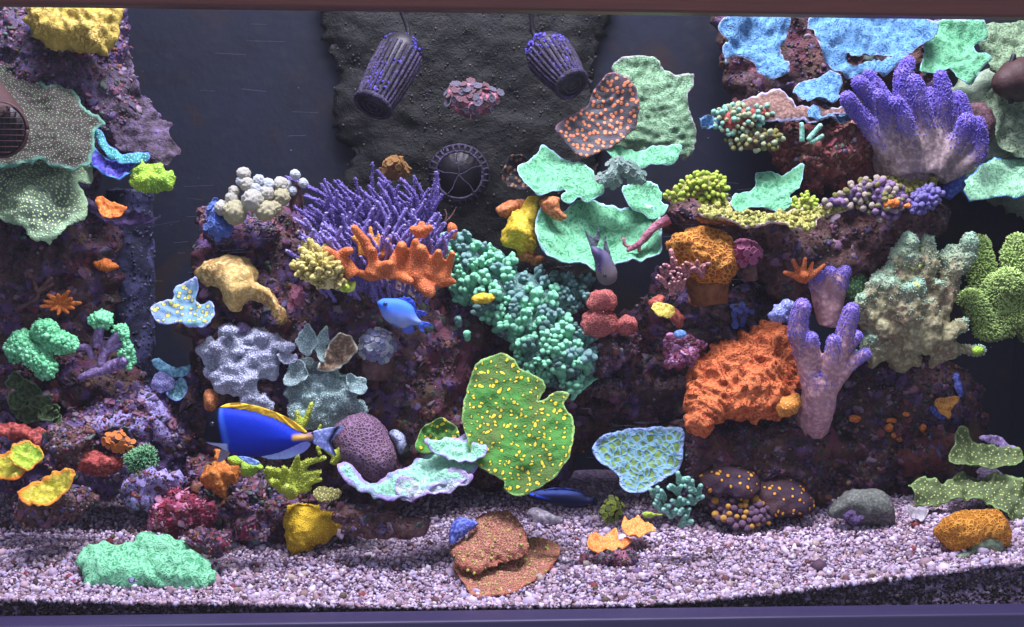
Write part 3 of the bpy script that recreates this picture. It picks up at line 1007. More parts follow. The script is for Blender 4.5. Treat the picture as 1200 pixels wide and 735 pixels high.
def knob_mesh(name, mat, tall=1.6, amp=.10, bulb=1.25):
    g = G_tube([(0, 0, -.6), (0, 0, 0.2), (0, 0, tall * .6), (0, 0, tall)], [.75, .8, 1.0, bulb], 10, .45)
    V = g[0] + vnormals(g[0], g[1]) * (amp * fbm(g[0] * 1.1, nseed(), 2))[:, None]
    m = mesh_tri(name, V, g[1], g[2]); m.materials.append(MAT(mat))
    return m

def polyp_mesh(name, mat, seg=12):
    """flat zoanthid polyp: a dished disc with a raised mouth and a frilled rim"""
    prof = [(0.0, .30), (.18, .30), (.32, .16), (.6, .20), (.85, .34), (1.0, .30), (.8, .05), (.45, -.5)]
    V = []; rim = []
    for k, (r, z) in enumerate(prof):
        for j in range(seg):
            a = 2 * math.pi * j / seg
            rr = r * (1 + (.07 if j % 2 else -.05) * (r > .7))
            V.append((rr * math.cos(a), rr * math.sin(a), z + (.04 if j % 2 else -.04) * (r > .7))); rim.append(r)
    F = []
    for k in range(len(prof) - 1):
        for j in range(seg):
            a, b = k * seg + j, k * seg + (j + 1) % seg
            F += [(a, a + seg, b), (b, a + seg, b + seg)]
    m = mesh_tri(name, np.array(V), np.array(F), dict(rim=np.array(rim))); m.materials.append(MAT(mat))
    return m

def place_on(g, mesh, name, parent, n, size, seed, gap=1.3, want=None, jitter=.25):
    """put up to N separate copies of MESH on a surface, spaced apart"""
    rs = np.random.RandomState(seed)
    p, nn = sample_surface(g[0], g[1], n * 12, rs, want or (lambda q, c: np.clip(-q[:, 1] + q[:, 2] * .7, 0, 1)))
    got = []
    for q, k in zip(p, nn):
        if all(np.linalg.norm(q - o) > size * gap for o in got):
            got.append(q)
            d = Vector(k + rs.normal(size=3) * .15).normalized()
            rot = d.to_track_quat('Z', 'Y') @ Quaternion((0, 0, 1), rs.rand() * 6.28)
            ms = mesh[rs.randint(len(mesh))] if isinstance(mesh, list) else mesh
            inst(name, ms, parent, q, rot, size * rs.uniform(1 - jitter, 1 + jitter))
            if len(got) >= n: break
    return got

# ------------------------------------------------------------------ coral colours
M_yel_plate = coral('yellow_plate', (196, 170, 66), (222, 200, 110), 'fuzz', 260, c3=(140, 116, 44), rim=(190, 168, 80), bump=.8)
M_brown_spk = coral('brown_green_speckle', (62, 56, 50), (140, 176, 130), 'dots', 260, .08, .22, rim=(92, 150, 126), rimw=(.9, 1.0), c3=(48, 42, 36), bump=.5)
M_green_spk = coral('pale_green_speckle', (122, 146, 118), (206, 234, 160), 'dots', 230, .14, .34, rim=(160, 196, 150), c3=(82, 98, 84))
M_blue_pl = coral('blue_violet_plate', (72, 66, 170), (110, 110, 220), 'fuzz', 240, rim=(92, 160, 220), rimw=(.75, .95))
M_teal_pl = coral('teal_plate', (66, 150, 150), (130, 214, 200), 'dots', 260, rim=(96, 120, 210))
M_neon = coral('neon_yellow_green', (150, 196, 58), (208, 232, 104), 'dots', 300, c3=(104, 160, 52), bump=.7)
M_orange = coral('orange', (222, 120, 44), (246, 158, 84), 'fuzz', 320, c3=(190, 90, 34), bump=.6)
M_orange_d = coral('orange_dark', (192, 96, 44), (226, 140, 80), 'fuzz', 300, c3=(150, 70, 40), bump=.7, rim=(228, 150, 96), rimw=(.85, 1.0))
M_hammer = coral('hammer_green', (112, 206, 142), (176, 244, 194), 'fuzz', 300, c3=(62, 150, 104), rim=(184, 246, 200), rimw=(.4, 1.0))
M_hammer_core = coral('hammer_core', (46, 92, 66), (90, 150, 110), 'cells', 150)
M_violet_stalk = coral('violet_stalk', (150, 126, 172), (180, 160, 206), 'fuzz', 220, c3=(112, 88, 134))
M_mint = coral('mint_crust', (98, 200, 136), (150, 232, 178), 'ridge', 120, c3=(76, 164, 110), bump=.7)
M_red_crust = coral('red_crust', (150, 60, 54), (190, 96, 84), 'fuzz', 220, c3=(96, 40, 40))
M_cup_in = coral('yellow_cup', (196, 190, 52), (228, 214, 96), 'fuzz', 220, c3=(170, 176, 54), rim=(228, 132, 46), rimw=(.62, .88), bump=.8)
M_cup_gr = coral('lime_cup', (176, 206, 60), (210, 226, 90), 'fuzz', 220, c3=(140, 184, 60), rim=(230, 146, 50), rimw=(.8, .95), bump=.8)
M_cream = coral('cream_heads', (176, 172, 142), (222, 222, 204), 'cells', 330, c3=(150, 148, 112), bump=.8, dist=.002)
M_cream_y = coral('cream_yellow_heads', (168, 164, 112), (212, 208, 166), 'cells', 330, c3=(170, 166, 112), bump=.8, dist=.002)
M_white_bl = coral('blue_white_heads', (170, 190, 206), (226, 236, 240), 'cells', 330, bump=.8, dist=.002)
M_blue_zoa = coral('blue_polyps', (70, 104, 186), (130, 160, 224), 'fuzz', 300, c3=(56, 70, 140))
M_tan = coral('tan_crust', (196, 164, 92), (220, 194, 128), 'fuzz', 200, c3=(148, 112, 56), bump=.7)
M_blue_yel = coral('blue_yellow_plate', (120, 150, 186), (196, 190, 92), 'spots', 120, hi=.42, c3=(104, 160, 160), rim=(160, 176, 228), rimw=(.86, .97), bump=.5)
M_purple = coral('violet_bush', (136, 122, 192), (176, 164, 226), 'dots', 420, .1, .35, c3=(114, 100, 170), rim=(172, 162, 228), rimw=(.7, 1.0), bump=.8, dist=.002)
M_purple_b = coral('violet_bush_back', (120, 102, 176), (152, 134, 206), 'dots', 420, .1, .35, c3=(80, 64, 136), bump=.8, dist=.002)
M_yel_acro = coral('yellow_nub_coral', (178, 166, 86), (216, 204, 130), 'fuzz', 260, c3=(122, 108, 60), rim=(222, 214, 150), rimw=(.5, 1.0))
M_org_finger = coral('orange_fingers', (206, 110, 56), (234, 152, 96), 'dots', 420, .1, .34, c3=(172, 82, 44), rim=(232, 160, 96), rimw=(.82, 1.0), bump=.6, dist=.002)
M_org_yel = coral('orange_yellow_fingers', (226, 150, 50), (244, 180, 84), 'dots', 420, .1, .34, c3=(200, 120, 40), bump=.6, dist=.002)
M_kn_green = coral('knob_green', (120, 218, 160), (166, 240, 198), 'fuzz', 240, c3=(60, 146, 98), rim=(160, 240, 194), rimw=(.5, .95))
M_kn_teal = coral('knob_teal', (140, 216, 202), (186, 238, 230), 'fuzz', 320, bump=1.0, c3=(80, 150, 142), rim=(190, 240, 232), rimw=(.5, .95))
M_kn_dull = coral('knob_dull', (84, 130, 116), (124, 166, 154), 'fuzz', 240, c3=(58, 84, 84))
M_green_pl = coral('green_plate', (76, 152, 106), (112, 182, 136), 'ridge', 120, c3=(58, 124, 86), rim=(170, 216, 226), rimw=(.93, 1.0), bump=.5)
M_green_big = coral('green_plate_big', (104, 150, 106), (136, 176, 136), 'ridge', 150, c3=(80, 120, 86), rim=(176, 176, 176), rimw=(.93, 1.0), bump=.8)
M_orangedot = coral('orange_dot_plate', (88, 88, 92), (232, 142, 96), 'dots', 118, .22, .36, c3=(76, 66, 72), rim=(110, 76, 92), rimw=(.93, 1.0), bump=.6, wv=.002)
M_orangedot_dk = coral('orange_dot_dark', (52, 50, 52), (150, 116, 92), 'dots', 118, .20, .34, c3=(44, 42, 44), bump=.6, wv=.002)  # darker version of the dotted plate's colours
M_tips = coral('pale_tips', (150, 196, 180), (232, 246, 232), 'dots', 300, .15, .34, bump=.8)
M_yellow_l = coral('yellow_lump', (206, 176, 36), (230, 206, 80), 'fuzz', 220, c3=(178, 138, 30), bump=.7)
M_rust_l = coral('rust_lump', (176, 104, 58), (204, 140, 90), 'fuzz', 240, c3=(140, 76, 44))
M_redpink = coral('red_pink_brain', (176, 86, 82), (208, 122, 112), 'cells', 210, .05, .2, c3=(140, 60, 62), bump=.9, wv=.008)
M_org_brain = coral('orange_brain', (176, 102, 34), (232, 158, 66), 'cells', 140, .06, .22, c3=(150, 84, 30), bump=1.0, dist=.004, wv=.010)
M_pinkzoa = coral('pink_zoa', (170, 76, 122), (214, 140, 170), 'fuzz', 300, rim=(206, 130, 160), rimw=(.75, .95))
M_pinkbr = coral('pink_branch', (160, 102, 106), (200, 146, 144), 'fuzz', 300, c3=(120, 74, 84), rim=(206, 160, 156), rimw=(.6, 1.0))
M_ledge = coral('yellow_green_ledge', (152, 150, 76), (206, 204, 112), 'fuzz', 240, c3=(110, 118, 62), rim=(200, 178, 168), rimw=(.8, .97), bump=.9)
M_limetip = coral('lime_tips', (160, 190, 60), (206, 226, 90), 'fuzz', 260, c3=(126, 156, 56), rim=(212, 236, 100), rimw=(.5, 1.0))
M_sky_pl = coral('sky_blue_plate', (66, 118, 162), (102, 152, 192), 'ridge', 130, c3=(48, 92, 136), rim=(176, 178, 206), rimw=(.95, 1.0), bump=.7)
M_leather_p = coral('violet_leather', (142, 124, 122), (168, 150, 150), 'fuzz', 160, c3=(120, 102, 104), rim=(94, 76, 182), rimw=(.26, .66), bump=.25)
M_polyp_p = coral('violet_polyp', (104, 86, 194), (128, 112, 212), 'fuzz', 300, rim=(160, 148, 230), rimw=(.5, .9))
M_leather_c = coral('mauve_leather', (176, 136, 136), (198, 160, 160), 'fuzz', 160, c3=(146, 108, 122), rim=(124, 110, 190), rimw=(.40, .80), bump=.25)
M_leather_g = coral('grey_green_leather', (128, 124, 90), (156, 156, 116), 'fuzz', 180, c3=(112, 92, 74), rim=(140, 182, 150), rimw=(.45, .85), bump=.4)
M_leather_tip = coral('grey_green_tip', (150, 188, 164), (200, 222, 196), 'dots', 300, c3=(126, 150, 116))
M_toad = coral('yellow_green_toadstool', (104, 124, 66), (140, 160, 84), 'fuzz', 240, c3=(78, 94, 56))
M_toad_p = coral('yellow_green_polyp', (150, 190, 92), (190, 226, 130), 'fuzz', 300, rim=(212, 240, 150), rimw=(.4, .9))
M_fold = coral('folded_orange', (204, 92, 46), (230, 130, 76), 'ridge', 90, c3=(170, 70, 36), bump=.9, dist=.005)
M_gspot_pl = coral('green_spot_frill', (92, 110, 66), (190, 204, 120), 'dots', 150, .10, .24, c3=(74, 88, 56), rim=(122, 150, 90), rimw=(.85, .98))
M_darkmat = coral('dark_mat_spots', (58, 40, 56), (220, 152, 46), 'spots', 84, hi=.26, c3=(66, 42, 44), bump=.5, wv=.006)
M_greymush = coral('grey_mushroom', (88, 94, 86), (112, 118, 108), 'fuzz', 260, c3=(80, 72, 74), bump=.6)
M_orgball = coral('orange_ball', (204, 124, 34), (238, 168, 66), 'cells', 190, .05, .22, c3=(176, 98, 28), bump=1.0, wv=.010)
M_cap = coral('rust_cap', (176, 108, 90), (216, 156, 124), 'cells', 260, .05, .2, c3=(146, 86, 78), rim=(206, 128, 100), rimw=(.7, 1.0), bump=.9)
M_capspot = coral('cap_polyp', (190, 190, 90), (220, 220, 130), 'fuzz', 300)
M_greyblue = coral('grey_blue_leather', (160, 166, 184), (208, 216, 230), 'dots', 330, .1, .34, c3=(136, 140, 158), rim=(190, 200, 216), rimw=(.75, 1.0), bump=.6)
M_tealgrey = coral('teal_grey_leather', (142, 170, 166), (200, 226, 220), 'dots', 330, .1, .34, c3=(120, 138, 134), rim=(184, 214, 208), rimw=(.85, 1.0), bump=.6)
M_tanleaf = coral('tan_leaf', (136, 112, 88), (164, 140, 112), 'fuzz', 260, rim=(196, 200, 180), rimw=(.8, .97))
M_brainp = coral('purple_brain', (84, 60, 74), (140, 110, 136), 'cells', 230, .07, .25, c3=(96, 62, 66), bump=.9)
M_lavgreen = coral('green_lavender_plate', (122, 190, 152), (160, 220, 186), 'ridge', 130, c3=(108, 170, 150), rim=(164, 140, 206), rimw=(.72, .94), bump=.6)
M_chalice = coral('green_yellow_spot', (72, 138, 54), (226, 206, 56), 'spots', 112, hi=.33, c3=(84, 108, 48), rim=(150, 190, 110), rimw=(.94, 1.0), bump=.9, wv=.013)
M_lime = coral('lime_branch', (170, 186, 52), (206, 220, 90), 'dots', 400, c3=(130, 140, 46), rim=(216, 236, 130), rimw=(.7, 1.0))
M_porites = coral('yellow_porites', (214, 176, 30), (240, 212, 70), 'dots', 280, c3=(176, 136, 24), bump=.7)
M_orgzoa = coral('orange_zoa', (224, 120, 50), (246, 164, 90), 'fuzz', 300, rim=(240, 150, 80), rimw=(.7, .95))
M_rosyrock = rock_mat('rosy_rock', [(90, 50, 62), (150, 84, 98), (176, 120, 136), (206, 166, 180)], 40)
M_blue_bit = coral('blue_bit', (84, 96, 190), (130, 146, 226), 'fuzz', 240)
M_seafoam = coral('seafoam_soft', (110, 176, 150), (160, 214, 190), 'fuzz', 260, c3=(80, 128, 112), rim=(162, 218, 196), rimw=(.6, 1.0))
M_zoagreen = coral('zoa_green', (150, 168, 84), (196, 210, 130), 'fuzz', 300, rim=(70, 90, 60), rimw=(.75, .95))
M_shell = coral('grey_shell', (150, 144, 150), (180, 176, 182), 'fuzz', 120, c3=(120, 112, 122))
M_starburst = coral('dark_green_star', (44, 96, 66), (110, 176, 120), 'fuzz', 260, rim=(150, 206, 150), rimw=(.5, 1))
M_darkleaf = coral('dark_green_leaf', (54, 70, 44), (88, 110, 64), 'fuzz', 180, rim=(100, 128, 84), rimw=(.8, 1))

# ================================================================== left side
LP('plate_coral', 'ruffled mustard yellow plate coral at the top of the violet rock', 'coral', 'A', [(88, 100), (92, 30), (120, -20), (240, -25), (338, -10), (342, 70), (325, 112), (295, 152), (255, 150), (200, 136), (150, 137), (115, 118)], M_yel_plate, Y=.28, depth=.03, tilt=30, amp=.006, freq=60, ridge=.008, rfreq=55, edge=2.0, res=2.5)
o = thing('chalice_coral', 'large brown plate coral with green speckles and a teal rim', 'coral', P1(40, 265, .24))
PLT('plate', None, None, 'A', [(-40, 150), (10, 148), (50, 162), (80, 200), (130, 240), (170, 242), (220, 265), (250, 312), (297, 340), (272, 362), (262, 420), (245, 452), (200, 470), (100, 455), (-40, 450)], M_brown_spk, o, Y=.25, tilt=38, cup=-.02, ruffle=.010, edge=2.2)
PLT('plate', 'pale green speckled lower fold', None, 'A', [(-40, 440), (40, 408), (85, 388), (160, 394), (220, 420), (252, 450), (246, 482), (216, 506), (232, 532), (233, 586), (182, 626), (130, 662), (86, 662), (50, 632), (-40, 575)], M_green_spk, o, Y=.225, tilt=35, cup=-.03, ruffle=.016, rf=26, edge=2.2, thick=.006)
PLT('plate_coral', 'glowing blue violet shelf coral under the skirt of the left rock', 'coral', 'A', [(255, 440), (275, 432), (305, 452), (345, 462), (390, 470), (384, 500), (346, 518), (300, 502), (265, 478)], M_blue_pl, Y=.26, tilt=35, ruffle=.005)
o = thing('plate_coral', 'grey violet skirt shaped plate coral with a teal lower edge', 'coral', P1(170, 190, .27))
PLT('plate', None, None, 'A', [(345, 100), (378, 190), (400, 260), (430, 300), (470, 335), (492, 350), (486, 378), (508, 412), (490, 455), (460, 473), (430, 455), (395, 440), (340, 425), (318, 380), (322, 260)], M_rock_left, o, Y=.30, tilt=28, cup=-.02, ruffle=.016, rf=26, amp=.003, freq=80, edge=2.4)
PLT('rim_plate', 'teal rim', None, 'A', [(275, 375), (295, 390), (320, 425), (345, 440), (390, 438), (432, 446), (425, 466), (385, 474), (335, 466), (300, 440), (278, 405)], M_teal_pl, o, Y=.262, tilt=40, ruffle=.006)
LP('leather_coral', 'small neon yellow green coral tucked at the tip of the blue shelf', 'coral', 'A', [(380, 500), (384, 470), (412, 458), (430, 476), (468, 474), (490, 495), (503, 515), (488, 546), (440, 552), (385, 540)], M_neon, Y=.25, depth=.016, ridge=.006, rfreq=70, amp=.004, freq=80, res=2)
PLT('ledge_rock', 'thin violet ledge of rock under the small orange plate', 'rock', 'A', [(225, 568), (300, 590), (360, 604), (420, 622), (467, 637), (400, 645), (310, 636), (250, 606)], M_rock_purple, Y=.27, tilt=55, thick=.008, ruffle=.006)
PLT('plate_coral', 'small smooth orange plate coral on the thin violet ledge', 'coral', 'A', [(276, 580), (296, 568), (338, 584), (370, 604), (350, 624), (308, 627), (286, 606)], M_orange, Y=.245, tilt=30, ruffle=.004, res=2)
LP('plate_coral', 'small orange tuft coral on the dark rock above the starfish shaped one', 'coral', 'B', [(364, 88), (384, 80), (405, 74), (440, 88), (466, 105), (442, 126), (405, 124), (376, 112)], M_orange, Y=None, off=-.004, depth=.008, amp=.003, freq=90, res=2)
fing = []
for k in range(11):
    a = R(168 - k * 34 * .98); L_ = 62 + 14 * math.sin(k * 2.7)
    fing.append([(238, 258, 13), (238 + .55 * L_ * math.cos(a), 254 - .4 * L_ * math.sin(a), 11, -.006), (238 + 1.05 * L_ * math.cos(a), 252 - .66 * L_ * math.sin(a), 6, -.012)])
ysf = auto_Y(px('B', ellipse(238, 255, 50, 30)), -.006)
branched('finger_coral', 'bright orange starfish shaped coral spread on the dark left rock', 'coral', 'B', fing, ysf, M_orange, part='finger', seg=8)
branched('branch_coral', 'bare brown forked branch behind the starfish shaped coral', 'coral', 'B', [[(60, 275, 9), (120, 250, 9), (160, 200, 9), (200, 155, 8)], [(120, 250, 9), (150, 225, 8), (135, 180, 9), (118, 140, 12)], [(160, 205, 8), (185, 190, 8), (205, 180, 7)]], ysf - .004, M_rock_brown, seg=8)

def hammer(name, label, heads, Y, stalks=(), z='B', group=None):
    allp = np.concatenate([px(z, h) for h in heads])
    t = thing(name, label, 'coral', PY([(allp[:, 0].mean(), allp[:, 1].max())], Y)[0], group)
    for s in stalks:
        g = TB(z, s, Y, 12, .0012)
        mk('stalk', g[0], g[1], M_violet_stalk, t, g[2])
    for h in heads:
        g = G_lump(px(z, h), Y - .008, depth=.016, tilt=20, res=2.5, edge=.6, amp=.003, freq=60)
        hd = mk('head', g[0], g[1], M_hammer_core, t, g[2])
        ar = 0.5 * abs(sum(h[i][0] * h[(i + 1) % len(h)][1] - h[(i + 1) % len(h)][0] * h[i][1] for i in range(len(h))))
        f = G_scatter(g[0], g[1], int(min(900, 40 + ar / 13)), .0025, nseed(), want=lambda nn, c: np.clip(-nn[:, 1] + nn[:, 2] + .3, 0, 1), flat=(.8, 1.4), lift=.6, spread=.18, base=ICO1, jag=.12)
        tag(mk('tentacles', f[0], f[1], M_hammer_t, hd), kind='stuff')
    return t
M_hammer_t = island_mat('hammer_tentacle', [(96, 180, 124), (124, 208, 152), (80, 160, 110), (146, 224, 170), (110, 194, 138)], .4, .1)
hammer('hammer_coral', 'plump green hammer coral with three tentacle heads on the dark left rock',
       [[(24, 440), (40, 395), (80, 365), (120, 362), (130, 395), (160, 420), (200, 450), (217, 495), (205, 535), (165, 543), (130, 520), (110, 490), (60, 478), (30, 465)],
        ellipse(183, 368, 50, 46, 12, .05, 3), [(178, 410), (215, 368), (255, 372), (298, 402), (296, 432), (250, 446), (205, 440)]], .235)
hammer('branching_hammer_coral', 'violet stalked branching hammer coral with green tipped ends',
       [ellipse(398, 322, 41, 28, 12, .05, 5), [(440, 365), (460, 342), (490, 350), (505, 375), (500, 400), (512, 420), (500, 440), (470, 445), (490, 415), (470, 375)], [(470, 455), (500, 430), (522, 440), (527, 480), (512, 512), (496, 500), (498, 470)]], .25,
       [[(384, 425, 17), (386, 380, 18), (390, 345, 20, -.004)], [(398, 500, 18), (405, 455, 18), (440, 405, 20), (480, 366, 22, -.006)], [(310, 545, 13), (380, 518, 20), (440, 498, 24), (492, 476, 26, -.010)], [(420, 440, 14), (450, 420, 16), (492, 410, 13)], [(300, 430, 10), (340, 425, 14), (360, 460, 12)]])
o = thing('leaf_coral', 'dark green leafy soft coral below the plump hammer heads', 'coral', P1(45, 500, .25))
for k, (x, y, rx, ry) in enumerate([(70, 560, 34, 36), (120, 600, 46, 40), (70, 640, 44, 34), (160, 650, 52, 36), (110, 690, 60, 34), (200, 690, 46, 34), (225, 705, 18, 26)]):
    PLT('leaf', None, None, 'B', ellipse(x, y, rx, ry, 12, .15, k), M_darkleaf, o, Y=.25 - .004 * k, tilt=20 + 8 * (k % 3), yaw=-20 + 12 * k % 40, ruffle=.008, rf=40, res=2.5)
o = thing('mushroom_coral', 'three blue teal disc corals on the violet rock beside the tall dark rock', 'coral', P1(195, 470, .25))
PLT('disc', 'long sky blue cap', None, 'B', [(600, 492), (620, 478), (660, 490), (700, 505), (745, 504), (742, 530), (700, 545), (660, 530), (620, 515)], coral('cap_blue', (110, 176, 200), (150, 206, 224), 'fuzz', 240), o, Y=.25, tilt=35, ruffle=.006, res=2.2)
PLT('disc', 'round lavender disc', None, 'B', ellipse(630, 562, 45, 42, 14, .04, 2), coral('cap_lav', (140, 140, 196), (196, 196, 232), 'dots', 300, c3=(120, 120, 176), rim=(170, 176, 226)), o, Y=.235, tilt=15, cup=-.006, ruffle=.002, res=2.2)
PLT('disc', 'teal lower disc', None, 'B', [(655, 600), (690, 560), (720, 555), (735, 590), (722, 625), (690, 640), (668, 625)], coral('cap_teal', (92, 150, 158), (140, 190, 196), 'fuzz', 260, rim=(130, 150, 220)), o, Y=.24, tilt=25, ruffle=.005, res=2.2)
rock('ridge_rock', 'pale lavender crusted rock sloping behind the orange polyp clump', [(320, 740), (420, 690), (500, 630), (560, 580), (600, 580), (640, 630), (690, 690), (705, 740), (690, 800), (560, 830), (420, 820), (340, 800)], .245, .035, M_rock_lav, .010, 34, 160, .003, M_grow, z='B', tilt=25)

# ------------------------------------------------------------------ lower left
o = thing('cup_coral', 'lime and orange cup coral cut by the tank end', 'coral', P1(15, 565, .17))
PLT('plate', None, None, 'C', [(-30, 165), (0, 155), (45, 150), (60, 190), (100, 205), (60, 240), (0, 233), (-30, 230)], M_cup_in, o, Y=.165, tilt=42, cup=.012, ruffle=.006, res=2.2)
PLT('plate', None, None, 'C', [(38, 150), (55, 122), (100, 114), (140, 138), (149, 170), (110, 205), (65, 195), (44, 180)], M_cup_gr, o, Y=.16, tilt=38, cup=.010, ruffle=.005, res=2.2)
ys = .13
rock('rubble_stone', 'flat dark stone carrying the orange rimmed cup coral', [(52, 345), (75, 305), (140, 285), (230, 268), (318, 285), (312, 315), (240, 362), (150, 392), (78, 390)], ys, .028, M_rock_brown, .006, 40, 120, .003, M_grow, z='C', tilt=45)
PLT('cup_coral', 'yellow centred cup coral with a broad orange rim on a flat stone', 'coral', 'C', [(72, 312), (90, 280), (150, 241), (210, 224), (256, 234), (264, 254), (222, 296), (160, 331), (102, 343)], M_cup_in, Y=.100, tilt=48, cup=.022, ruffle=.005, res=2.0, ridge=.003, rfreq=90)
rock('rubble_rock', 'brown red rock with a dark hollow beside the orange polyp clump', [(150, 112), (190, 70), (235, 58), (275, 62), (322, 100), (312, 162), (262, 192), (200, 165)], .17, .030, M_rock_brown, .009, 40, 90, .003, M_grow, z='C')
LP('red_algae', 'dark red algae mat draped over the rubble at the left end', 'algae', 'C', [(-20, 60), (60, 50), (110, 60), (160, 75), (180, 110), (150, 150), (90, 110), (30, 100), (-20, 95)], M_red_crust, Y=.185, depth=.014, amp=.006, freq=60, ridge=.005)
LP('red_algae', 'brown red algae mat below the rock with the dark hollow', 'algae', 'C', [(230, 160), (300, 140), (360, 145), (420, 165), (410, 205), (340, 215), (270, 205)], M_red_crust, Y=.165, depth=.014, amp=.006, freq=60, ridge=.005)
def zoa_clump(name, label, z, pts, pmats, Y, n, size, depth=.012, core=None, off=0, tilt=20, gap=1.3, cat='coral', **kw):
    g = G_lump(px(z, pts), Y, off=off, depth=depth, tilt=tilt, res=2.5, edge=.8, amp=.003, freq=60, **kw)
    t = thing(name, label, cat, base_of(g[0]))
    mk('base', g[0], g[1], core or M_rock_brown, t, g[2])
    ms = [polyp_mesh('polyp', m) for m in pmats]
    place_on(g, ms, 'polyp', t, n, size, nseed(), gap)
    return t
zoa_clump('polyp_clump', 'round clump of orange polyps on the violet rubble', 'C', [(356, 92), (380, 72), (420, 74), (442, 100), (448, 125), (415, 140), (385, 130), (360, 115)], [M_orgzoa], .165, 42, .0052)
g = G_lump(px('C', [(424, 180), (440, 152), (490, 136), (525, 148), (534, 180), (505, 205), (450, 206)]), .15, depth=.014, tilt=30, res=2.5)
o = thing('star_polyp_coral', 'dark green tuft of star shaped polyps beside the lavender stone', 'coral', base_of(g[0]))
mk('base', g[0], g[1], M_starburst, o, g[2])
f = G_fuzz(g[0], g[1], 420, .0011, .008, 31, want=lambda nn, c: np.clip(-nn[:, 1] + nn[:, 2] + .2, 0, 1), lean=.5)
tag(mk('tentacles', f[0], f[1], M_starburst, o, f[2]), kind='stuff')
rock('rubble_stone', 'pale lavender stone lying between the green tuft and red rock', [(408, 275), (440, 235), (482, 208), (525, 214), (560, 203), (630, 230), (622, 268), (545, 290), (485, 340), (432, 334)], .135, .03, M_rock_lav, .009, 42, 60, .003, M_grow, z='C', tilt=30)
rock('rubble_rock', 'crimson and pink crusted rock on the gravel beside the mint coral', [(508, 335), (545, 292), (585, 268), (660, 290), (735, 330), (728, 385), (690, 400), (640, 430), (580, 440), (520, 412)], .125, .03, M_rock_pink, .010, 38, 200, .003, island_mat('pink_growth', [(150, 50, 66), (190, 100, 130), (120, 40, 50), (206, 150, 180), (96, 40, 50)]), z='C', tilt=25)
rock('rubble_rock', 'low maroon stone touching the mint coral', [(628, 445), (660, 418), (720, 416), (772, 438), (762, 480), (700, 494), (650, 480)], .085, .02, M_rock_pink, .007, 42, 90, .003, M_grow, z='C', tilt=35)
rock('rubble_rock', 'small maroon rubble heap beside the yellow lump', [(790, 400), (830, 375), (880, 378), (900, 410), (890, 440), (830, 445)], .10, .02, M_rock_pink, .007, 42, 60, .003, M_grow, z='C', tilt=35)
LP('crust_coral', 'mint green crust coral draped over a stone on the gravel', 'coral', 'C', [(264, 512), (285, 480), (320, 462), (362, 450), (440, 456), (470, 432), (500, 418), (545, 420), (612, 442), (650, 482), (690, 510), (722, 560), (702, 596), (640, 610), (560, 600), (500, 606), (400, 598), (310, 597), (292, 562)], M_mint, Y=on_sand('C', [(264, 512), (285, 480), (320, 462), (362, 450), (440, 456), (470, 432), (500, 418), (545, 420), (612, 442), (650, 482), (690, 510), (722, 560), (702, 596), (640, 610), (560, 600), (500, 606), (400, 598), (310, 597), (292, 562)], 52), depth=.016, back=.02, tilt=52, amp=.0055, freq=34, ridge=.005, rfreq=44, edge=1.6, res=2.2, oct=4)
rock('rubble_stone', 'small grey pebble stone sitting in a fold of the mint coral', ellipse(456, 577, 20, 11, 10, .1, 4), .030, .006, M_rock_lav, .001, 60, 0, z='C', tilt=45, res=2)

# ================================================================== centre left
# cream cauliflower heads on a dark stem
rock('stem_rock', 'dark violet crusted stem under the cream cauliflower coral', [(225, 240), (245, 205), (300, 215), (400, 225), (480, 230), (500, 270), (520, 310), (480, 340), (400, 350), (330, 355), (270, 345), (250, 300)], .30, .035, M_rock_purple, .010, 34, 200, .003, M_grow, z='D')
YH = .258
def head_mesh(mat, s):
    V, F = ICO4
    N = V.copy()
    V = V * (1, 1, .9)
    kk = np.arange(70); ph = np.arccos(1 - 2 * (kk + .5) / 70); th = math.pi * (1 + 5 ** .5) * kk + s
    c = np.column_stack([np.cos(th) * np.sin(ph), np.sin(th) * np.sin(ph), np.cos(ph)]) + np.random.RandomState(s).normal(size=(70, 3)) * .05
    dd = np.min(np.linalg.norm(N[:, None] - c[None], axis=2), axis=1)
    V = V + N * (.12 * fbm(V * 1.6, s, 2) + .17 * np.sqrt(np.clip(1 - (dd / .24) ** 2, 0, 1)))[:, None]
    m = mesh_tri('head', V, F); m.materials.append(MAT(mat)); return m
HM = [head_mesh(M_cream, 3), head_mesh(M_cream_y, 9), head_mesh(M_white_bl, 14)]
o = thing('cauliflower_coral', 'cream white cauliflower coral of rounded knobby heads on a dark stem', 'coral', P1(290, 262, YH))
for k, (x, y, r, m) in enumerate([(385, 72, 24, 0), (398, 112, 26, 0), (440, 98, 22, 2), (470, 112, 24, 2), (350, 135, 20, 0), (342, 160, 24, 0), (305, 195, 26, 0), (352, 212, 42, 1), (417, 168, 38, 0), (465, 143, 28, 0), (518, 112, 28, 0), (518, 155, 32, 1), (462, 205, 36, 1), (498, 192, 24, 1), (375, 100, 18, 2), (430, 128, 22, 2), (385, 190, 22, 1), (330, 178, 16, 0)]):
    p = px('D', [(x, y)])[0]; dz = .02 * (1 - abs(x - 420) / 150) + (y - 130) * .00012
    inst('head', HM[m], o, P1(p[0], p[1], YH - dz), Quaternion((random.Random(k).uniform(-1, 1), .4, .3 * k % 1, .5)).normalized(), r / 3.062 * .00108)
o = thing('cauliflower_coral', 'little blue white cluster of four heads on a dark stalk', 'coral', P1(348, 242, .27))
g = TB('D', [(575, 205, 22), (572, 165, 26), (575, 120, 16)], .275, 12, .003)
mk('stalk', g[0], g[1], M_rock_brown, o, g[2])
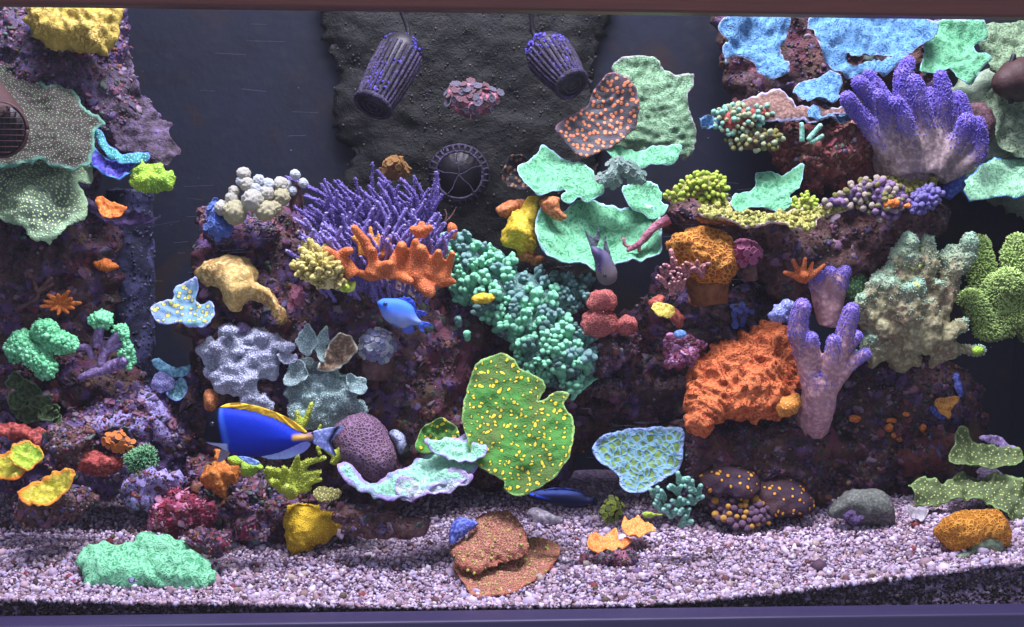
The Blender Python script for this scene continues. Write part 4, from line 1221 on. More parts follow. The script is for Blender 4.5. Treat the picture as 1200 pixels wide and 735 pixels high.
for k, (x, y, r) in enumerate([(570, 76, 19), (598, 106, 18), (560, 134, 17), (545, 108, 12)]):
    p = px('D', [(x, y)])[0]
    inst('head', HM[2], o, P1(p[0], p[1], .265), Quaternion((1, .2 * k, .4, .1)).normalized(), r / 3.062 * .00108)
zoa_clump('polyp_clump', 'blue polyp clump hanging at the side of the cream cauliflower coral', 'D', [(250, 270), (255, 230), (262, 185), (285, 165), (300, 200), (335, 250), (330, 290), (290, 302)], [M_blue_zoa], .255, 40, .0052, core=M_blue_zoa)
LP('crust_coral', 'smooth tan crust coral draped over a rock shoulder', 'coral', 'D', [(203, 442), (225, 410), (290, 380), (342, 357), (388, 364), (412, 400), (442, 430), (440, 465), (482, 490), (522, 540), (532, 602), (490, 592), (458, 545), (402, 532), (372, 566), (330, 562), (300, 512), (284, 485), (238, 470)], M_tan, Y=.245, depth=.03, tilt=30, amp=.006, freq=34, edge=1.5, res=2.4, oct=4)
PLT('plate_coral', 'pale blue plate coral with yellow spots beside the tan crust', 'coral', 'D', [(58, 552), (100, 534), (134, 530), (134, 490), (170, 468), (214, 458), (228, 490), (214, 520), (230, 546), (262, 534), (282, 560), (276, 602), (240, 632), (190, 627), (150, 611), (100, 612), (64, 596)], M_blue_yel, Y=.235, tilt=35, ruffle=.009, rf=36, edge=1.2, res=2.2, thick=.006, nubs=None)
g = TB('D', [(150, 615, 24), (210, 640, 26), (260, 640, 20)], .27, 10, .003)
tag(mk('ledge_rock', g[0], g[1], M_rock_dark, None, g[2]), 'dark stub of rock under the pale blue spotted plate', 'rock')

# violet bush of bristly branches
YB = .245
o = thing('bush_coral', 'dense violet bush coral of upright bristly branches behind the orange fingers', 'coral', P1(440, 335, YB))
rb = random.Random(5)
def bush(n, x0, x1, yb, hh, lean, Y, mat, spread, curve=0):
    for k in range(n):
        u = (k + rb.random()) / n
        xb = x0 + (x1 - x0) * u
        ang = lean[0] + (lean[1] - lean[0]) * u + rb.uniform(-spread, spread)
        h = rb.uniform(*hh)
        y0 = yb + rb.uniform(-22, 22)
        dY = rb.uniform(-.02, .02)
        dx, dy = math.sin(R(ang)), -math.cos(R(ang))
        r = rb.uniform(1.7, 2.5)
        cx = rb.uniform(-13, 13) + curve * h * .3
        pts = [(xb, y0, r * .8, dY + .012), (xb + dx * h * .35 - cx * .3, y0 + dy * h * .35, r, dY + .005), (xb + dx * h * .7, y0 + dy * h * .7, r, dY - .002), (xb + dx * h + cx, y0 + dy * h, r * .75, dY - .008)]
        W, rad = path('Z', pts, Y)
        g = G_tube(W, rad, 8, .003, .0016, 260)
        b_ = mk('branch', g[0], g[1], mat, o, g[2])
        BUSH.append((g[0], g[1]))
BUSH = []
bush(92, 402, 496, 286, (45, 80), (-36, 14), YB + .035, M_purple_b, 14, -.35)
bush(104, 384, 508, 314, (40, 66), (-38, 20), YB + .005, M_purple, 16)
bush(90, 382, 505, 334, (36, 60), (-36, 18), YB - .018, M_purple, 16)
bb = join([(v, f) for v, f in BUSH])
f = G_fuzz(bb[0], bb[1], 20000, .0007, .0021, 41, lean=.4)
tag(mk('polyps', f[0], f[1], M_purple, o, f[2]), kind='stuff')
branched('dead_branch', 'thin dark twig sticking out beside the violet bush', 'twig', 'G', [[(560, 320, 5), (605, 270, 4), (630, 245, 3), (650, 210, 2)], [(605, 270, 4), (612, 240, 3), (606, 220, 2)]], .25, M_rock_brown, seg=6)
zoa_clump('polyp_clump', 'round ochre polyp ball peeking over the violet bush', 'G', ellipse(412, 62, 55, 46, 14, .06, 3), [coral('ochre', (150, 104, 52), (180, 140, 84), 'fuzz', 300)], .32, 70, .0052, depth=.03, core=coral('ochre_core', (120, 82, 42), (150, 110, 60), 'fuzz', 200))

LP('nub_coral', 'pale yellow cone of stubby nubs left of the orange fingers', 'coral', 'G', [(58, 345), (78, 338), (96, 378), (150, 405), (182, 440), (205, 465), (203, 500), (168, 527), (110, 521), (50, 492), (34, 460), (60, 415)], M_yel_acro, Y=.205, depth=.026, tilt=25, amp=.005, freq=50, ridge=.004)
f = G_scatter(LAST[0][0], LAST[0][1], 130, .0036, 77, want=lambda nn, c: np.clip(-nn[:, 1] + nn[:, 2] + .2, 0, 1), flat=(1.2, 2.0), lift=.8, spread=.2, base=ICO2, jag=.06)
tag(mk('nubs', f[0], f[1], M_yel_acro, bpy.data.objects['nub_coral']), kind='stuff')
LP('nub_coral', 'small yellow green ruffle at the foot of the pale yellow cone', 'coral', 'G', [(190, 520), (205, 490), (225, 480), (252, 505), (246, 530), (215, 546)], M_limetip, Y=.20, depth=.01, ridge=.006, rfreq=80, amp=.003, res=2)

# orange finger coral
ch = [[(330, 480, 24), (325, 420, 20), (295, 350, 17), (250, 292, 13, -.01)], [(320, 470, 26), (325, 420, 16), (325, 378, 13, -.01)], [(400, 490, 28), (410, 430, 24), (432, 385, 20), (437, 362, 17, -.02)],
      [(450, 490, 26), (480, 420, 22), (490, 345, 12, -.01)], [(500, 480, 28), (525, 420, 22), (515, 375, 18, -.01)], [(540, 480, 26), (570, 430, 24), (580, 385, 12, -.02)], [(570, 510, 22), (605, 480, 18), (622, 430, 14), (635, 392, 11, -.02)],
      [(480, 470, 26), (520, 510, 30), (545, 540, 22, -.015)], [(430, 480, 16), (440, 485, 16, -.015), (470, 500, 14, -.02)], [(250, 480, 26), (215, 430, 24), (180, 410, 20), (145, 378, 14, -.01)], [(330, 480, 26), (355, 450, 22), (390, 432, 14, -.025)],
      [(505, 330, 16), (510, 300, 22), (515, 278, 13)], [(510, 310, 20), (480, 296, 13, -.01)], [(515, 310, 20), (545, 292, 13, -.01)], [(555, 470, 20), (600, 500, 22), (640, 500, 10)], [(220, 430, 22), (200, 395, 18), (232, 380, 14, -.01)]]
base = [G_lump(px('G', [(190, 450), (250, 445), (330, 465), (430, 470), (520, 470), (600, 490), (560, 515), (500, 520), (440, 500), (330, 500), (260, 490), (210, 470)]), .215, depth=.016, tilt=25, amp=.004, freq=40)]
ch = [[(p[0], p[1], p[2] * 1.22, *p[3:]) for p in c_] for c_ in ch]
melted('finger_coral', 'large orange finger coral sprawling in front of the violet bush', 'coral', 'G', ch, .20, M_org_finger, base, .002, 4, .0007, 90)
ch = [[(290, 400, 16), (300, 370, 14), (250, 330, 10)], [(330, 400, 16), (318, 330, 12), (315, 292, 8)], [(350, 400, 16), (350, 340, 10), (345, 318, 8)], [(370, 400, 20), (385, 360, 14), (380, 335, 9)], [(280, 400, 14), (275, 360, 12), (262, 310, 8)], [(300, 395, 16), (360, 395, 18), (400, 385, 14)]]
melted('finger_coral', 'smaller amber yellow finger coral behind the large orange one', 'coral', 'G', ch, .222, M_org_yel, [], .002, 3, .0006, 90)
g = TB('G', [(632, 335, 14), (634, 310, 18), (632, 290, 20)], .245, 12, .002)
tag(mk('tube_sponge', g[0], g[1], M_org_finger, None, g[2]), 'single orange knob sponge standing on the teal knobs', 'sponge')
zoa_clump('polyp_clump', 'dusky pink polyp clump on the rock left of the yellow cone', 'G', [(0, 560), (10, 520), (40, 530), (50, 580), (20, 605), (0, 600)], [coral('dusky', (150, 84, 104), (190, 130, 150), 'fuzz', 300)], .235, 18, .0045, core=M_rock_pink)
LP('plate_coral', 'little flat yellow disc coral among the green knobs', 'coral', 'G', [(708, 570), (720, 550), (760, 544), (800, 552), (798, 575), (760, 588), (722, 586)], M_yellow_l, Y=.245, depth=.007, tilt=20, amp=.001, res=2)

# knobby green coral, knob by knob
poly = px('Z', [(508, 288), (535, 276), (575, 290), (612, 318), (640, 330), (664, 328), (688, 334), (690, 352), (668, 372), (692, 392), (700, 418), (692, 440), (676, 456), (640, 452), (612, 436), (600, 406), (582, 388), (556, 362), (534, 348), (520, 330)])
g = G_lump(poly, .29, depth=.03, tilt=20, amp=.008, freq=40, res=3.5)
o = thing('knob_coral', 'sprawling green and teal knob coral tumbling down the dark centre rock', 'coral', base_of(g[0]))
mk('base', g[0], g[1], M_kn_dull, o, g[2])
def frond_mesh(mat, seed):
    """a stubby stalk splitting into a few blunt lobes"""
    r_ = random.Random(seed); gs = [G_tube([(0, 0, -1.0), (0, 0, 0), (0, 0, .5)], [.5, .55, .6], 8, .4)]
    for k in range(r_.choice((4, 5, 6))):
        a = k * 2 * math.pi / 5 + r_.uniform(-.4, .4); o_ = r_.uniform(.35, .8); h_ = r_.uniform(.7, 1.3)
        gs.append(G_tube([(0, 0, .1), (o_ * .6 * math.cos(a), o_ * .6 * math.sin(a), h_ * .55), (o_ * math.cos(a), o_ * math.sin(a), h_)], [.36, .34, .38], 8, .25, .08, 2.2))
    gs.append(G_tube([(0, 0, .2), (.05, .05, 1.0), (r_.uniform(-.1, .1), .1, 1.45)], [.36, .34, .36], 8, .25, .08, 2.2))
    g = join(gs)
    m = mesh_tri('knob', g[0], g[1], g[2]); m.materials.append(MAT(mat)); return m
KM = [frond_mesh(m, k) for k, m in enumerate([M_kn_green, M_kn_teal, M_kn_dull, M_kn_green, M_kn_teal])]
rk = random.Random(3)
_kb = BVHTree.FromPolygons(g[0].tolist(), g[1].tolist())
for x, y in poisson(poly, 9.8, 4):
    teal = (x - 520) / 170 - (y - 330) / 140 + rk.uniform(-.5, .5)
    ms = KM[2] if rk.random() < .16 else (KM[rk.choice((1, 4))] if teal > .55 else KM[rk.choice((0, 3))])
    d = Vector((rk.uniform(-.5, .5), -rk.uniform(.45, 1), rk.uniform(.2, 1.0))).normalized()
    hk = _kb.ray_cast(Vector(POS), Vector(rays([(x, y)])[0]).normalized(), 6)
    Yk = hk[0].y if hk[0] is not None else .268
    sc_ = rk.choice((.0085, .0105, .0125)) * rk.uniform(.85, 1.15)
    inst('knob', ms, o, P1(x, y, Yk - rk.uniform(0, .004)), d.to_track_quat('Z', 'Y'), (sc_ * rk.uniform(.8, 1.25), sc_ * rk.uniform(.8, 1.2), sc_ * rk.uniform(.75, 1.15)))
PLT('plate_coral', 'smooth green sheet coral trailing below the knobs', 'coral', 'H', [(690, 90), (712, 95), (730, 160), (765, 200), (720, 225), (680, 255), (640, 302), (628, 290), (650, 225), (670, 170)], M_kn_green, Y=.285, tilt=25, ruffle=.008, edge=1.0)
rock('rubble_rock', 'brown crusted rock lip beneath the smooth green sheet', [(690, 250), (740, 210), (800, 198), (850, 230), (850, 290), (780, 300), (700, 300)], .30, .03, M_rock_brown, .009, 34, 150, .003, M_grow, z='H')
# small polyps on the dark face
for k, (x, y) in enumerate([(660, 660), (695, 715), (830, 620), (860, 650), (905, 640)]):
    p = px('G', [(x, y)])[0]
    g = G_tube([P1(p[0], p[1] + 4, .265), P1(p[0] - 1, p[1] - 3, .258)], [.004, .0055], 10, .002, .0012, 200)
    tag(mk('polyp', g[0], g[1], [M_kn_dull, M_kn_green][k % 2], None, g[2]), 'single green polyp scattered on the dark rock face above the yellow spotted cup', 'coral', 'single green polyps on the dark rock face')

# grey ruffled leathers
GL = [(48, 130), (75, 112), (105, 122), (112, 72), (140, 55), (165, 75), (200, 88), (240, 84), (285, 92), (300, 112), (340, 118), (342, 150), (310, 165), (285, 205), (240, 245), (232, 285), (258, 300), (288, 332), (270, 348), (205, 328), (150, 295), (105, 265), (84, 222), (50, 185)]
base = [G_lump(px('E', GL), .23, depth=.022, tilt=25, amp=.008, freq=40, ridge=.010, rfreq=40, edge=2.4, res=2.5)]
rg = random.Random(8)
for x, y in [(100, 130), (140, 80), (165, 150), (205, 110), (245, 100), (300, 130), (330, 135), (120, 180), (160, 215), (215, 170), (260, 170), (100, 230), (150, 260), (200, 290), (240, 310), (190, 230), (130, 110), (75, 150)]:
    p = px('E', [(x, y)])[0]
    base.append(G_ball(P1(p[0], p[1], .222 + rg.uniform(-.012, .004)), .0095 * rg.uniform(.7, 1.15), .003, 70, 3, (1.2, .9, .7)))
melted('leather_coral', 'blue grey ruffled leather coral above the powder blue fish', 'coral', 'E', [], .22, M_greyblue, base, .0022, 2, .0012, 110, fuzz=(1400, .0007, .002, M_greyblue, lambda nn, c: np.clip(-nn[:, 1] + nn[:, 2], 0, 1)))
LP('leather_coral', 'pair of smooth mauve lobes poking above the blue grey leather', 'coral', 'E', [(100, 92), (108, 62), (130, 56), (145, 70), (175, 52), (205, 70), (195, 88), (150, 96)], M_violet_stalk, Y=.25, depth=.010, res=2)
TGm = [G_lump(px('E', [(328, 278), (334, 222), (362, 192), (400, 180), (450, 190), (510, 200), (545, 232), (580, 250), (576, 290), (562, 312), (586, 346), (550, 367), (450, 392), (400, 412), (350, 392), (340, 322)]), .225, depth=.026, tilt=25, amp=.008, freq=34, ridge=.009, rfreq=38, edge=2.4, res=2.5)]
o = thing('leather_coral', 'teal grey ruffled leather coral with upright tan backed leaves', 'coral', base_of(TGm[0][0]))
g = remesh(join(TGm), .0022, 1, .002, 90)
mk('body', g[0], g[1], M_tealgrey, o, g[2])
f = G_fuzz(g[0], g[1], 1600, .0007, .002, 61, want=lambda nn, c: np.clip(-nn[:, 1] + nn[:, 2], 0, 1))
tag(mk('polyps', f[0], f[1], M_tealgrey, o, f[2]), kind='stuff')
for pts, m, tl, yw, yy in (([(365, 105), (385, 75), (412, 55), (425, 80), (432, 110), (425, 150), (400, 165), (375, 140)], M_tealgrey, 10, -30, .21), ([(430, 180), (428, 130), (440, 75), (448, 62), (462, 105), (455, 150)], M_tealgrey, 5, 40, .205),
                      ([(425, 200), (455, 150), (480, 105), (500, 82), (542, 98), (556, 135), (525, 180), (470, 210)], M_tanleaf, -5, 20, .205), ([(335, 260), (330, 215), (360, 180), (395, 190), (400, 235), (365, 262)], M_tealgrey, 20, -25, .205),
                      ([(520, 225), (550, 228), (582, 245), (574, 290), (545, 285), (525, 260)], M_tealgrey, 20, 30, .20), ([(300, 165), (330, 158), (362, 165), (355, 190), (318, 188)], M_greyblue, 35, 0, .21)):
    PLT('leaf', 'tan backed leaf' if m is M_tanleaf else None, None, 'E', pts, m, o, Y=yy, tilt=tl, yaw=yw, ruffle=.006, rf=45, res=2.2, edge=1.2, thick=.005)
o = zoa_clump('polyp_clump', 'round blue white polyp head on a brown stub above the brain coral', 'E', ellipse(628, 128, 58, 54, 14, .06, 7), [M_white_bl, coral('bw_zoa', (104, 118, 160), (196, 206, 226), 'fuzz', 300)], .225, 60, .0048, depth=.022, core=M_violet_stalk)
g = TB('E', [(625, 235, 50), (628, 190, 56), (628, 150, 48)], .245, 16, .003)
mk('stub', g[0], g[1], M_rock_brown, o, g[2])
LP('tube_sponge', 'rusty brown tube sponge behind the head of the blue fish', 'sponge', 'E', [(52, 320), (56, 280), (80, 268), (100, 285), (98, 320), (85, 345), (62, 342)], M_rust_l, Y=.215, depth=.014, amp=.002, res=2)
LP('brain_coral', 'dark purple brain coral dome behind the tail of the blue fish', 'coral', 'E', [(478, 450), (486, 400), (520, 368), (560, 355), (605, 358), (642, 388), (672, 440), (692, 490), (686, 545), (650, 580), (600, 575), (550, 540), (500, 512)], M_brainp, Y=.165, depth=.035, tilt=25, amp=.003, freq=25, res=2.2, edge=.5)
LP('clam', 'small grey blue shell beside the purple brain coral', 'clam', 'E', [(665, 420), (690, 408), (718, 425), (722, 462), (705, 485), (688, 460)], coral('clamgrey', (104, 116, 146), (170, 180, 206), 'ridge', 160), Y=.175, depth=.012, res=2, amp=.002)
o = thing('plate_coral', 'green plate coral with lavender rims at the foot of the brain coral', 'coral', P1(480, 590, .12))
PLT('plate', None, None, 'Z', [(394, 553), (408, 548), (424, 560), (444, 562), (470, 550), (490, 538), (520, 522), (552, 514), (574, 526), (566, 545), (552, 556), (540, 566), (512, 566), (490, 578), (462, 586), (436, 584), (412, 572)], M_lavgreen, o, Y=.125, tilt=58, ruffle=.012, rf=30, res=2.2, edge=1.4, thick=.006, cup=.01)
PLT('plate', 'pinkish underside fold', None, 'H', [(-60, 640), (-20, 615), (60, 610), (120, 600), (180, 575), (248, 615), (200, 645), (110, 660), (30, 690), (-30, 690)], coral('fold_lav', (150, 176, 176), (190, 206, 206), 'ridge', 120, c3=(150, 130, 140), rim=(170, 140, 200), rimw=(.7, .95)), o, Y=.112, tilt=50, ruffle=.010, rf=30, res=2.2)
PLT('plate', 'upper lavender fold', None, 'H', [(60, 480), (130, 455), (200, 448), (260, 470), (308, 492), (290, 530), (220, 545), (140, 530), (90, 510)], M_lavgreen, o, Y=.135, tilt=48, ruffle=.012, rf=32, res=2.2)
PLT('chalice_coral', 'large lime green cup coral covered in yellow spots on the gravel', 'coral', 'H', [(244, 192), (268, 160), (300, 140), (360, 117), (398, 138), (430, 180), (470, 198), (502, 212), (532, 240), (522, 276), (500, 302), (530, 290), (572, 267), (622, 280), (604, 318), (632, 360), (645, 420), (632, 500), (602, 562), (542, 622), (452, 672), (400, 672), (368, 646), (368, 618), (300, 580), (250, 540), (222, 452), (203, 370), (214, 300)], M_chalice, Y=.165, tilt=30, ruffle=.006, rf=16, radial=.003, grow=.0004, cup=.008, amp=.004, freq=38, res=2.2, edge=1.0, thick=.007)
PLT('chalice_coral', 'small green cup coral with yellow spots beside the large one', 'coral', 'H', [(22, 492), (40, 430), (80, 394), (125, 376), (167, 394), (192, 430), (188, 470), (120, 500), (60, 515)], M_chalice, Y=.165, tilt=25, ruffle=.010, cup=.02, res=2.0, edge=.8)

# lime branching coral under the tang
LB = [[(340, 600, 22), (320, 560, 18), (300, 548, 14), (275, 540, 12, -.01)], [(345, 600, 20), (345, 560, 16), (360, 520, 13), (365, 495, 8, -.01)], [(350, 600, 20), (380, 560, 16), (420, 552, 11), (438, 548, 8, -.01)], [(350, 580, 16), (390, 520, 13), (425, 508, 10), (455, 500, 8, -.01)], [(330, 600, 18), (300, 590, 16), (280, 580, 12, -.02)],
      [(360, 605, 18), (400, 580, 14), (440, 572, 8, -.01)], [(340, 590, 14), (325, 550, 12), (318, 535, 9, -.02)], [(350, 610, 22), (340, 620, 22, -.015), (330, 600, 16, -.03)], [(290, 585, 18), (270, 560, 16), (265, 535, 10, -.01)], [(300, 600, 20), (360, 600, 20), (400, 600, 12)]]
melted('branch_coral', 'lime yellow branching coral under the belly of the blue fish', 'coral', 'E', LB, .155, M_lime, [], .002, 2, .0006, 120, fuzz=(500, .0008, .0018, M_lime, lambda nn, c: np.clip(-nn[:, 1] + nn[:, 2], 0, 1)))
melted('branch_coral', 'lime stick coral rising behind the back of the blue fish', 'coral', 'E', [[(360, 420, 14), (365, 380, 13), (362, 350, 10)], [(370, 410, 12), (390, 375, 11), (402, 345, 10), (410, 322, 9)], [(420, 440, 10), (435, 405, 7), (440, 392, 6)]], .185, M_lime, [], .002, 2, .0005, 120)
melted('branch_coral', 'lime forked coral between the tail fin and the brain coral', 'coral', 'E', [[(480, 520, 14), (500, 485, 16), (518, 455, 12), (527, 428, 9)], [(495, 490, 14), (470, 478, 12), (455, 465, 9)], [(440, 490, 8), (430, 465, 8), (445, 462, 6)]], .150, M_lime, [], .002, 2, .0005, 120)
LP('nub_coral', 'bright green yellow tuft below the throat of the blue fish', 'coral', 'E', [(172, 530), (190, 512), (230, 510), (248, 525), (228, 548), (195, 552)], M_neon, Y=.150, depth=.012, ridge=.005, rfreq=90, res=2)
LP('nub_coral', 'neon green tuft between the orange sponge and the blue fish', 'coral', 'E', [(135, 505), (150, 495), (180, 500), (185, 518), (155, 522)], M_neon, Y=.165, depth=.008, ridge=.004, rfreq=90, res=2)
LP('crust_sponge', 'lumpy burnt orange sponge in front of the dark rubble', 'sponge', 'E', [(42, 570), (55, 540), (90, 515), (85, 475), (105, 470), (125, 500), (160, 530), (172, 575), (140, 590), (118, 625), (92, 610), (60, 600)], coral('burnt', (190, 108, 40), (216, 144, 70), 'fuzz', 240, c3=(146, 76, 30), bump=.8), Y=.15, depth=.022, amp=.007, freq=55, ridge=.007, rfreq=60, res=2.2, oct=4)
PLT('polyp', 'flat olive polyp disc with pale beads below the lime coral', 'coral', 'E', ellipse(460, 622, 46, 25, 14, .03, 3), coral('olive_disc', (110, 110, 60), (196, 190, 110), 'dots', 260, .15, .34), Y=.135, tilt=55, cup=.006, ruffle=.001, res=2)
LP('porites_coral', 'bright yellow lump coral sitting on the gravel', 'coral', 'E', [(325, 740), (330, 672), (345, 652), (400, 648), (440, 668), (475, 682), (508, 706), (500, 750), (470, 775), (420, 790), (400, 815), (350, 812), (330, 785)], M_porites, Y=on_sand('E', [(325, 740), (330, 672), (345, 652), (400, 648), (440, 668), (475, 682), (508, 706), (500, 750), (470, 775), (420, 790), (400, 815), (350, 812), (330, 785)], 30), depth=.024, tilt=30, amp=.004, freq=50, ridge=.005, rfreq=55, res=2.2)
rock('rubble_stone', 'small dark stone behind the yellow lump coral', [(395, 600), (420, 592), (470, 600), (500, 612), (490, 630), (430, 632), (400, 620)], .11, .015, M_rock_brown, .006, 40, 60, .003, M_grow, tilt=30)

# ================================================================== centre: plates on the overflow wall
PLT('plate_coral', 'tall dull green wrinkled plate coral standing against the back wall', 'coral', 'I', [(424, 182), (450, 150), (490, 138), (550, 133), (590, 145), (612, 185), (660, 210), (715, 193), (724, 225), (692, 280), (700, 340), (727, 400), (720, 470), (682, 507), (655, 490), (600, 500), (540, 490), (440, 490), (400, 470), (440, 400), (470, 300), (440, 220)], M_green_big, Y=.40, tilt=8, ruffle=.012, rf=22, amp=.003, freq=70, ridge=.004, rfreq=60, cup=-.01, edge=1.6, thick=.008)
PLT('plate_coral', 'dark grey plate coral dotted with orange polyps beside the tall green plate', 'coral', 'I', [(212, 420), (240, 380), (290, 350), (330, 320), (360, 260), (400, 214), (440, 214), (480, 244), (507, 290), (513, 350), (500, 402), (440, 456), (390, 484), (330, 512), (290, 502), (250, 462)], M_orangedot, Y=.365, tilt=12, ruffle=.010, rf=18, cup=.02, edge=1.0, thick=.008)
PLT('plate_coral', 'dark dotted plate coral on the overflow box beside the round pump', 'coral', 'I', ellipse(85, 565, 62, 66, 14, .08, 2), M_orangedot_dk, Y=.415, tilt=5, ruffle=.006, cup=.01)
o = thing('plate_coral', 'tiered bright green plate coral stepping down below the dotted plate', 'coral', P1(690, 320, .33))
PLT('plate', None, None, 'I', [(385, 488), (440, 470), (500, 480), (560, 470), (655, 480), (655, 510), (640, 532), (590, 534), (560, 525), (520, 545), (470, 530), (420, 515)], M_green_pl, o, Y=.355, tilt=45, ruffle=.008, edge=1.2)
PLT('plate', None, None, 'I', [(79, 560), (120, 530), (150, 500), (175, 478), (240, 510), (300, 530), (345, 560), (387, 622), (380, 652), (332, 672), (300, 645), (270, 662), (238, 652), (252, 620), (200, 642), (160, 657), (110, 622)], M_green_pl, o, Y=.325, tilt=42, ruffle=.010, edge=1.2)
PLT('plate', None, None, 'J', [(453, 140), (480, 118), (530, 110), (572, 120), (597, 150), (600, 180), (618, 200), (590, 240), (560, 250), (510, 215), (480, 190)], M_green_pl, o, Y=.33, tilt=42, ruffle=.008, edge=1.2)
PLT('plate', None, None, 'J', [(143, 290), (168, 232), (205, 208), (240, 228), (300, 198), (370, 196), (430, 206), (480, 205), (540, 215), (575, 260), (590, 345), (582, 385), (500, 412), (432, 430), (360, 442), (300, 412), (250, 425), (195, 408), (188, 390), (158, 350)], M_green_pl, o, Y=.305, tilt=44, ruffle=.016, rf=22, cup=.025, amp=.003, freq=55, edge=1.4, res=2.6, thick=.006)
zoa_clump('tip_coral', 'pale green frilly crown of white tips resting on the green plates', 'J', [(365, 95), (400, 62), (408, 30), (450, 18), (500, 35), (535, 70), (545, 105), (515, 112), (480, 100), (450, 80), (455, 110), (425, 125), (390, 118)], [M_tips], .295, 60, .0042, depth=.014, core=M_tips)
o = LP('lump_coral', 'mustard yellow lump coral at the left of the green plates', 'coral', 'J', [(38, 262), (60, 225), (100, 190), (130, 160), (168, 170), (172, 230), (148, 290), (152, 340), (122, 362), (60, 332), (18, 312)], M_yellow_l, Y=.33, depth=.03, tilt=20, amp=.006, freq=45, ridge=.004)
LP('lump_coral', 'rust orange lump coral behind the mustard yellow one', 'coral', 'J', [(4, 195), (40, 170), (95, 162), (110, 190), (60, 235), (20, 228)], M_rust_l, Y=.345, depth=.02, amp=.005, freq=50)
LP('lump_coral', 'rust orange lobe between the yellow lump and the upper green plate', 'coral', 'J', [(160, 170), (190, 150), (225, 158), (235, 195), (258, 225), (240, 250), (200, 225), (172, 205)], M_rust_l, Y=.30, depth=.015, amp=.004, freq=60, res=2)
LP('lump_coral', 'row of small rusty lobes under the mustard yellow lump', 'coral', 'J', [(78, 355), (100, 338), (140, 350), (172, 375), (160, 398), (120, 390), (90, 378)], M_rust_l, Y=.32, depth=.012, amp=.004, freq=60, res=2)
branched('dead_branch', 'brown crusted branch leaning over the lower green plate', 'coral', 'J', [[(625, 235, 20), (560, 275, 15), (520, 320, 12), (478, 345, 10)], [(490, 335, 9), (468, 330, 7), (464, 308, 6)], [(520, 318, 8), (515, 350, 7)]], .27, M_rosyrock, amp=.002)

# ------------------------------------------------------------------ pumps
M_pump = plain_mat('pump_black', (30, 28, 34), .45, .4, 40, .4)
M_pumprib = rock_mat('pump_rib', [(24, 22, 28), (40, 35, 48), (60, 52, 76), (80, 70, 112)], 60)
M_pumpblue = rock_mat('pump_blue_crust', [(40, 36, 80), (66, 58, 150), (88, 78, 180), (110, 100, 170)], 60)
def nozzle(label, z, top, bot, rt, rb, Y, crust_seed, crust_side=-1):
    """ribbed conical pump strainer: narrow foot, wide domed head, round face"""
    pt, pb = px(z, [top])[0], px(z, [bot])[0]
    Pt, Pb = P1(pt[0], pt[1], Y + .02), P1(pb[0], pb[1], Y - .03)
    k = (Y + 1.5) / FPX / ZM[z][2]
    rt, rb = rt * k, rb * k
    t = thing('pump_nozzle', label, 'pump', Pb)
    ax = (Pb - Pt); L_ = np.linalg.norm(ax); ax /= L_
    g = G_tube([Pt - ax * rt * .5, Pt, Pt + ax * L_ * .5, Pb], [rt * .72, rt * .92, (rt + rb) * .47, rb * .90], 32, .006, 0, tip=False)
    mk('body', g[0], g[1], M_pump, t, g[2])
    q = Vector(ax).to_track_quat('Z', 'Y').to_matrix()
    u, w = np.array(q.col[0]), np.array(q.col[1])
    nrib = 26
    for j in range(nrib):
        a = 2 * math.pi * j / nrib
        d = u * math.cos(a) + w * math.sin(a)
        pts = [Pt + ax * L_ * .02 + d * rt * .93, Pt + ax * L_ * .5 + d * (rt + rb) * .5, Pb - ax * L_ * .03 + d * rb * .95]
        rg_ = G_tube(pts, [.0022, .0026, .0022], 6, .012, .0006, 200)
        mk('rib', rg_[0], rg_[1], M_pumprib, t, rg_[2])
    th = np.arange(40) * 2 * math.pi / 40
    ring = [Pb + (u * math.cos(a) + w * math.sin(a)) * rb * .95 for a in list(th) + [0]]
    rg_ = G_tube(ring, [.0042] * 41, 8, .01, .0006, 200, tip=False)
    mk('rim_ring', rg_[0], rg_[1], M_pumprib, t, rg_[2])
    fc = G_tube([Pb - ax * .004, Pb + ax * .003], [rb * .88, rb * .84], 32, .003, 0, tip=False)
    f = mk('face_plate', fc[0], fc[1], M_pump, t, fc[2])
    for rr in (.55, .28):
        ring = [Pb + ax * .003 + (u * math.cos(a) + w * math.sin(a)) * rb * rr for a in list(th) + [0]]
        rg_ = G_tube(ring, [.0012] * 41, 6, .01, 0, tip=False)
        mk('grille_ring', rg_[0], rg_[1], M_pumprib, f, rg_[2])
    s = G_scatter(g[0], g[1], 420, .0016, crust_seed, want=lambda nn, c: np.clip(nn[:, 2] * 1.1 - nn[:, 1] * .35 + crust_side * nn[:, 0] * .2, 0, 1) * (pn(c * 40, crust_seed) > -.1), flat=(.5, 1), spread=.5)
    tag(mk('crust', s[0], s[1], M_pumpblue, t), kind='stuff')
    cb = G_tube([Pt - ax * rt * .3, Pt - ax * rt * 1.0 + np.array([-.006, 0, .012]), Pt + np.array([-.025, .02, .11])], [.004, .0035, .003], 8)
    mk('cable', cb[0], cb[1], M_pump, t, cb[2])
    return t
nozzle('ribbed conical pump head pointing down left beside the bare back wall', 'F', (370, 175), (275, 348), 78, 62, .38, 21)
nozzle('ribbed conical pump head pointing down right above the dotted plate', 'I', (190, 130), (275, 240), 88, 58, .37, 33)
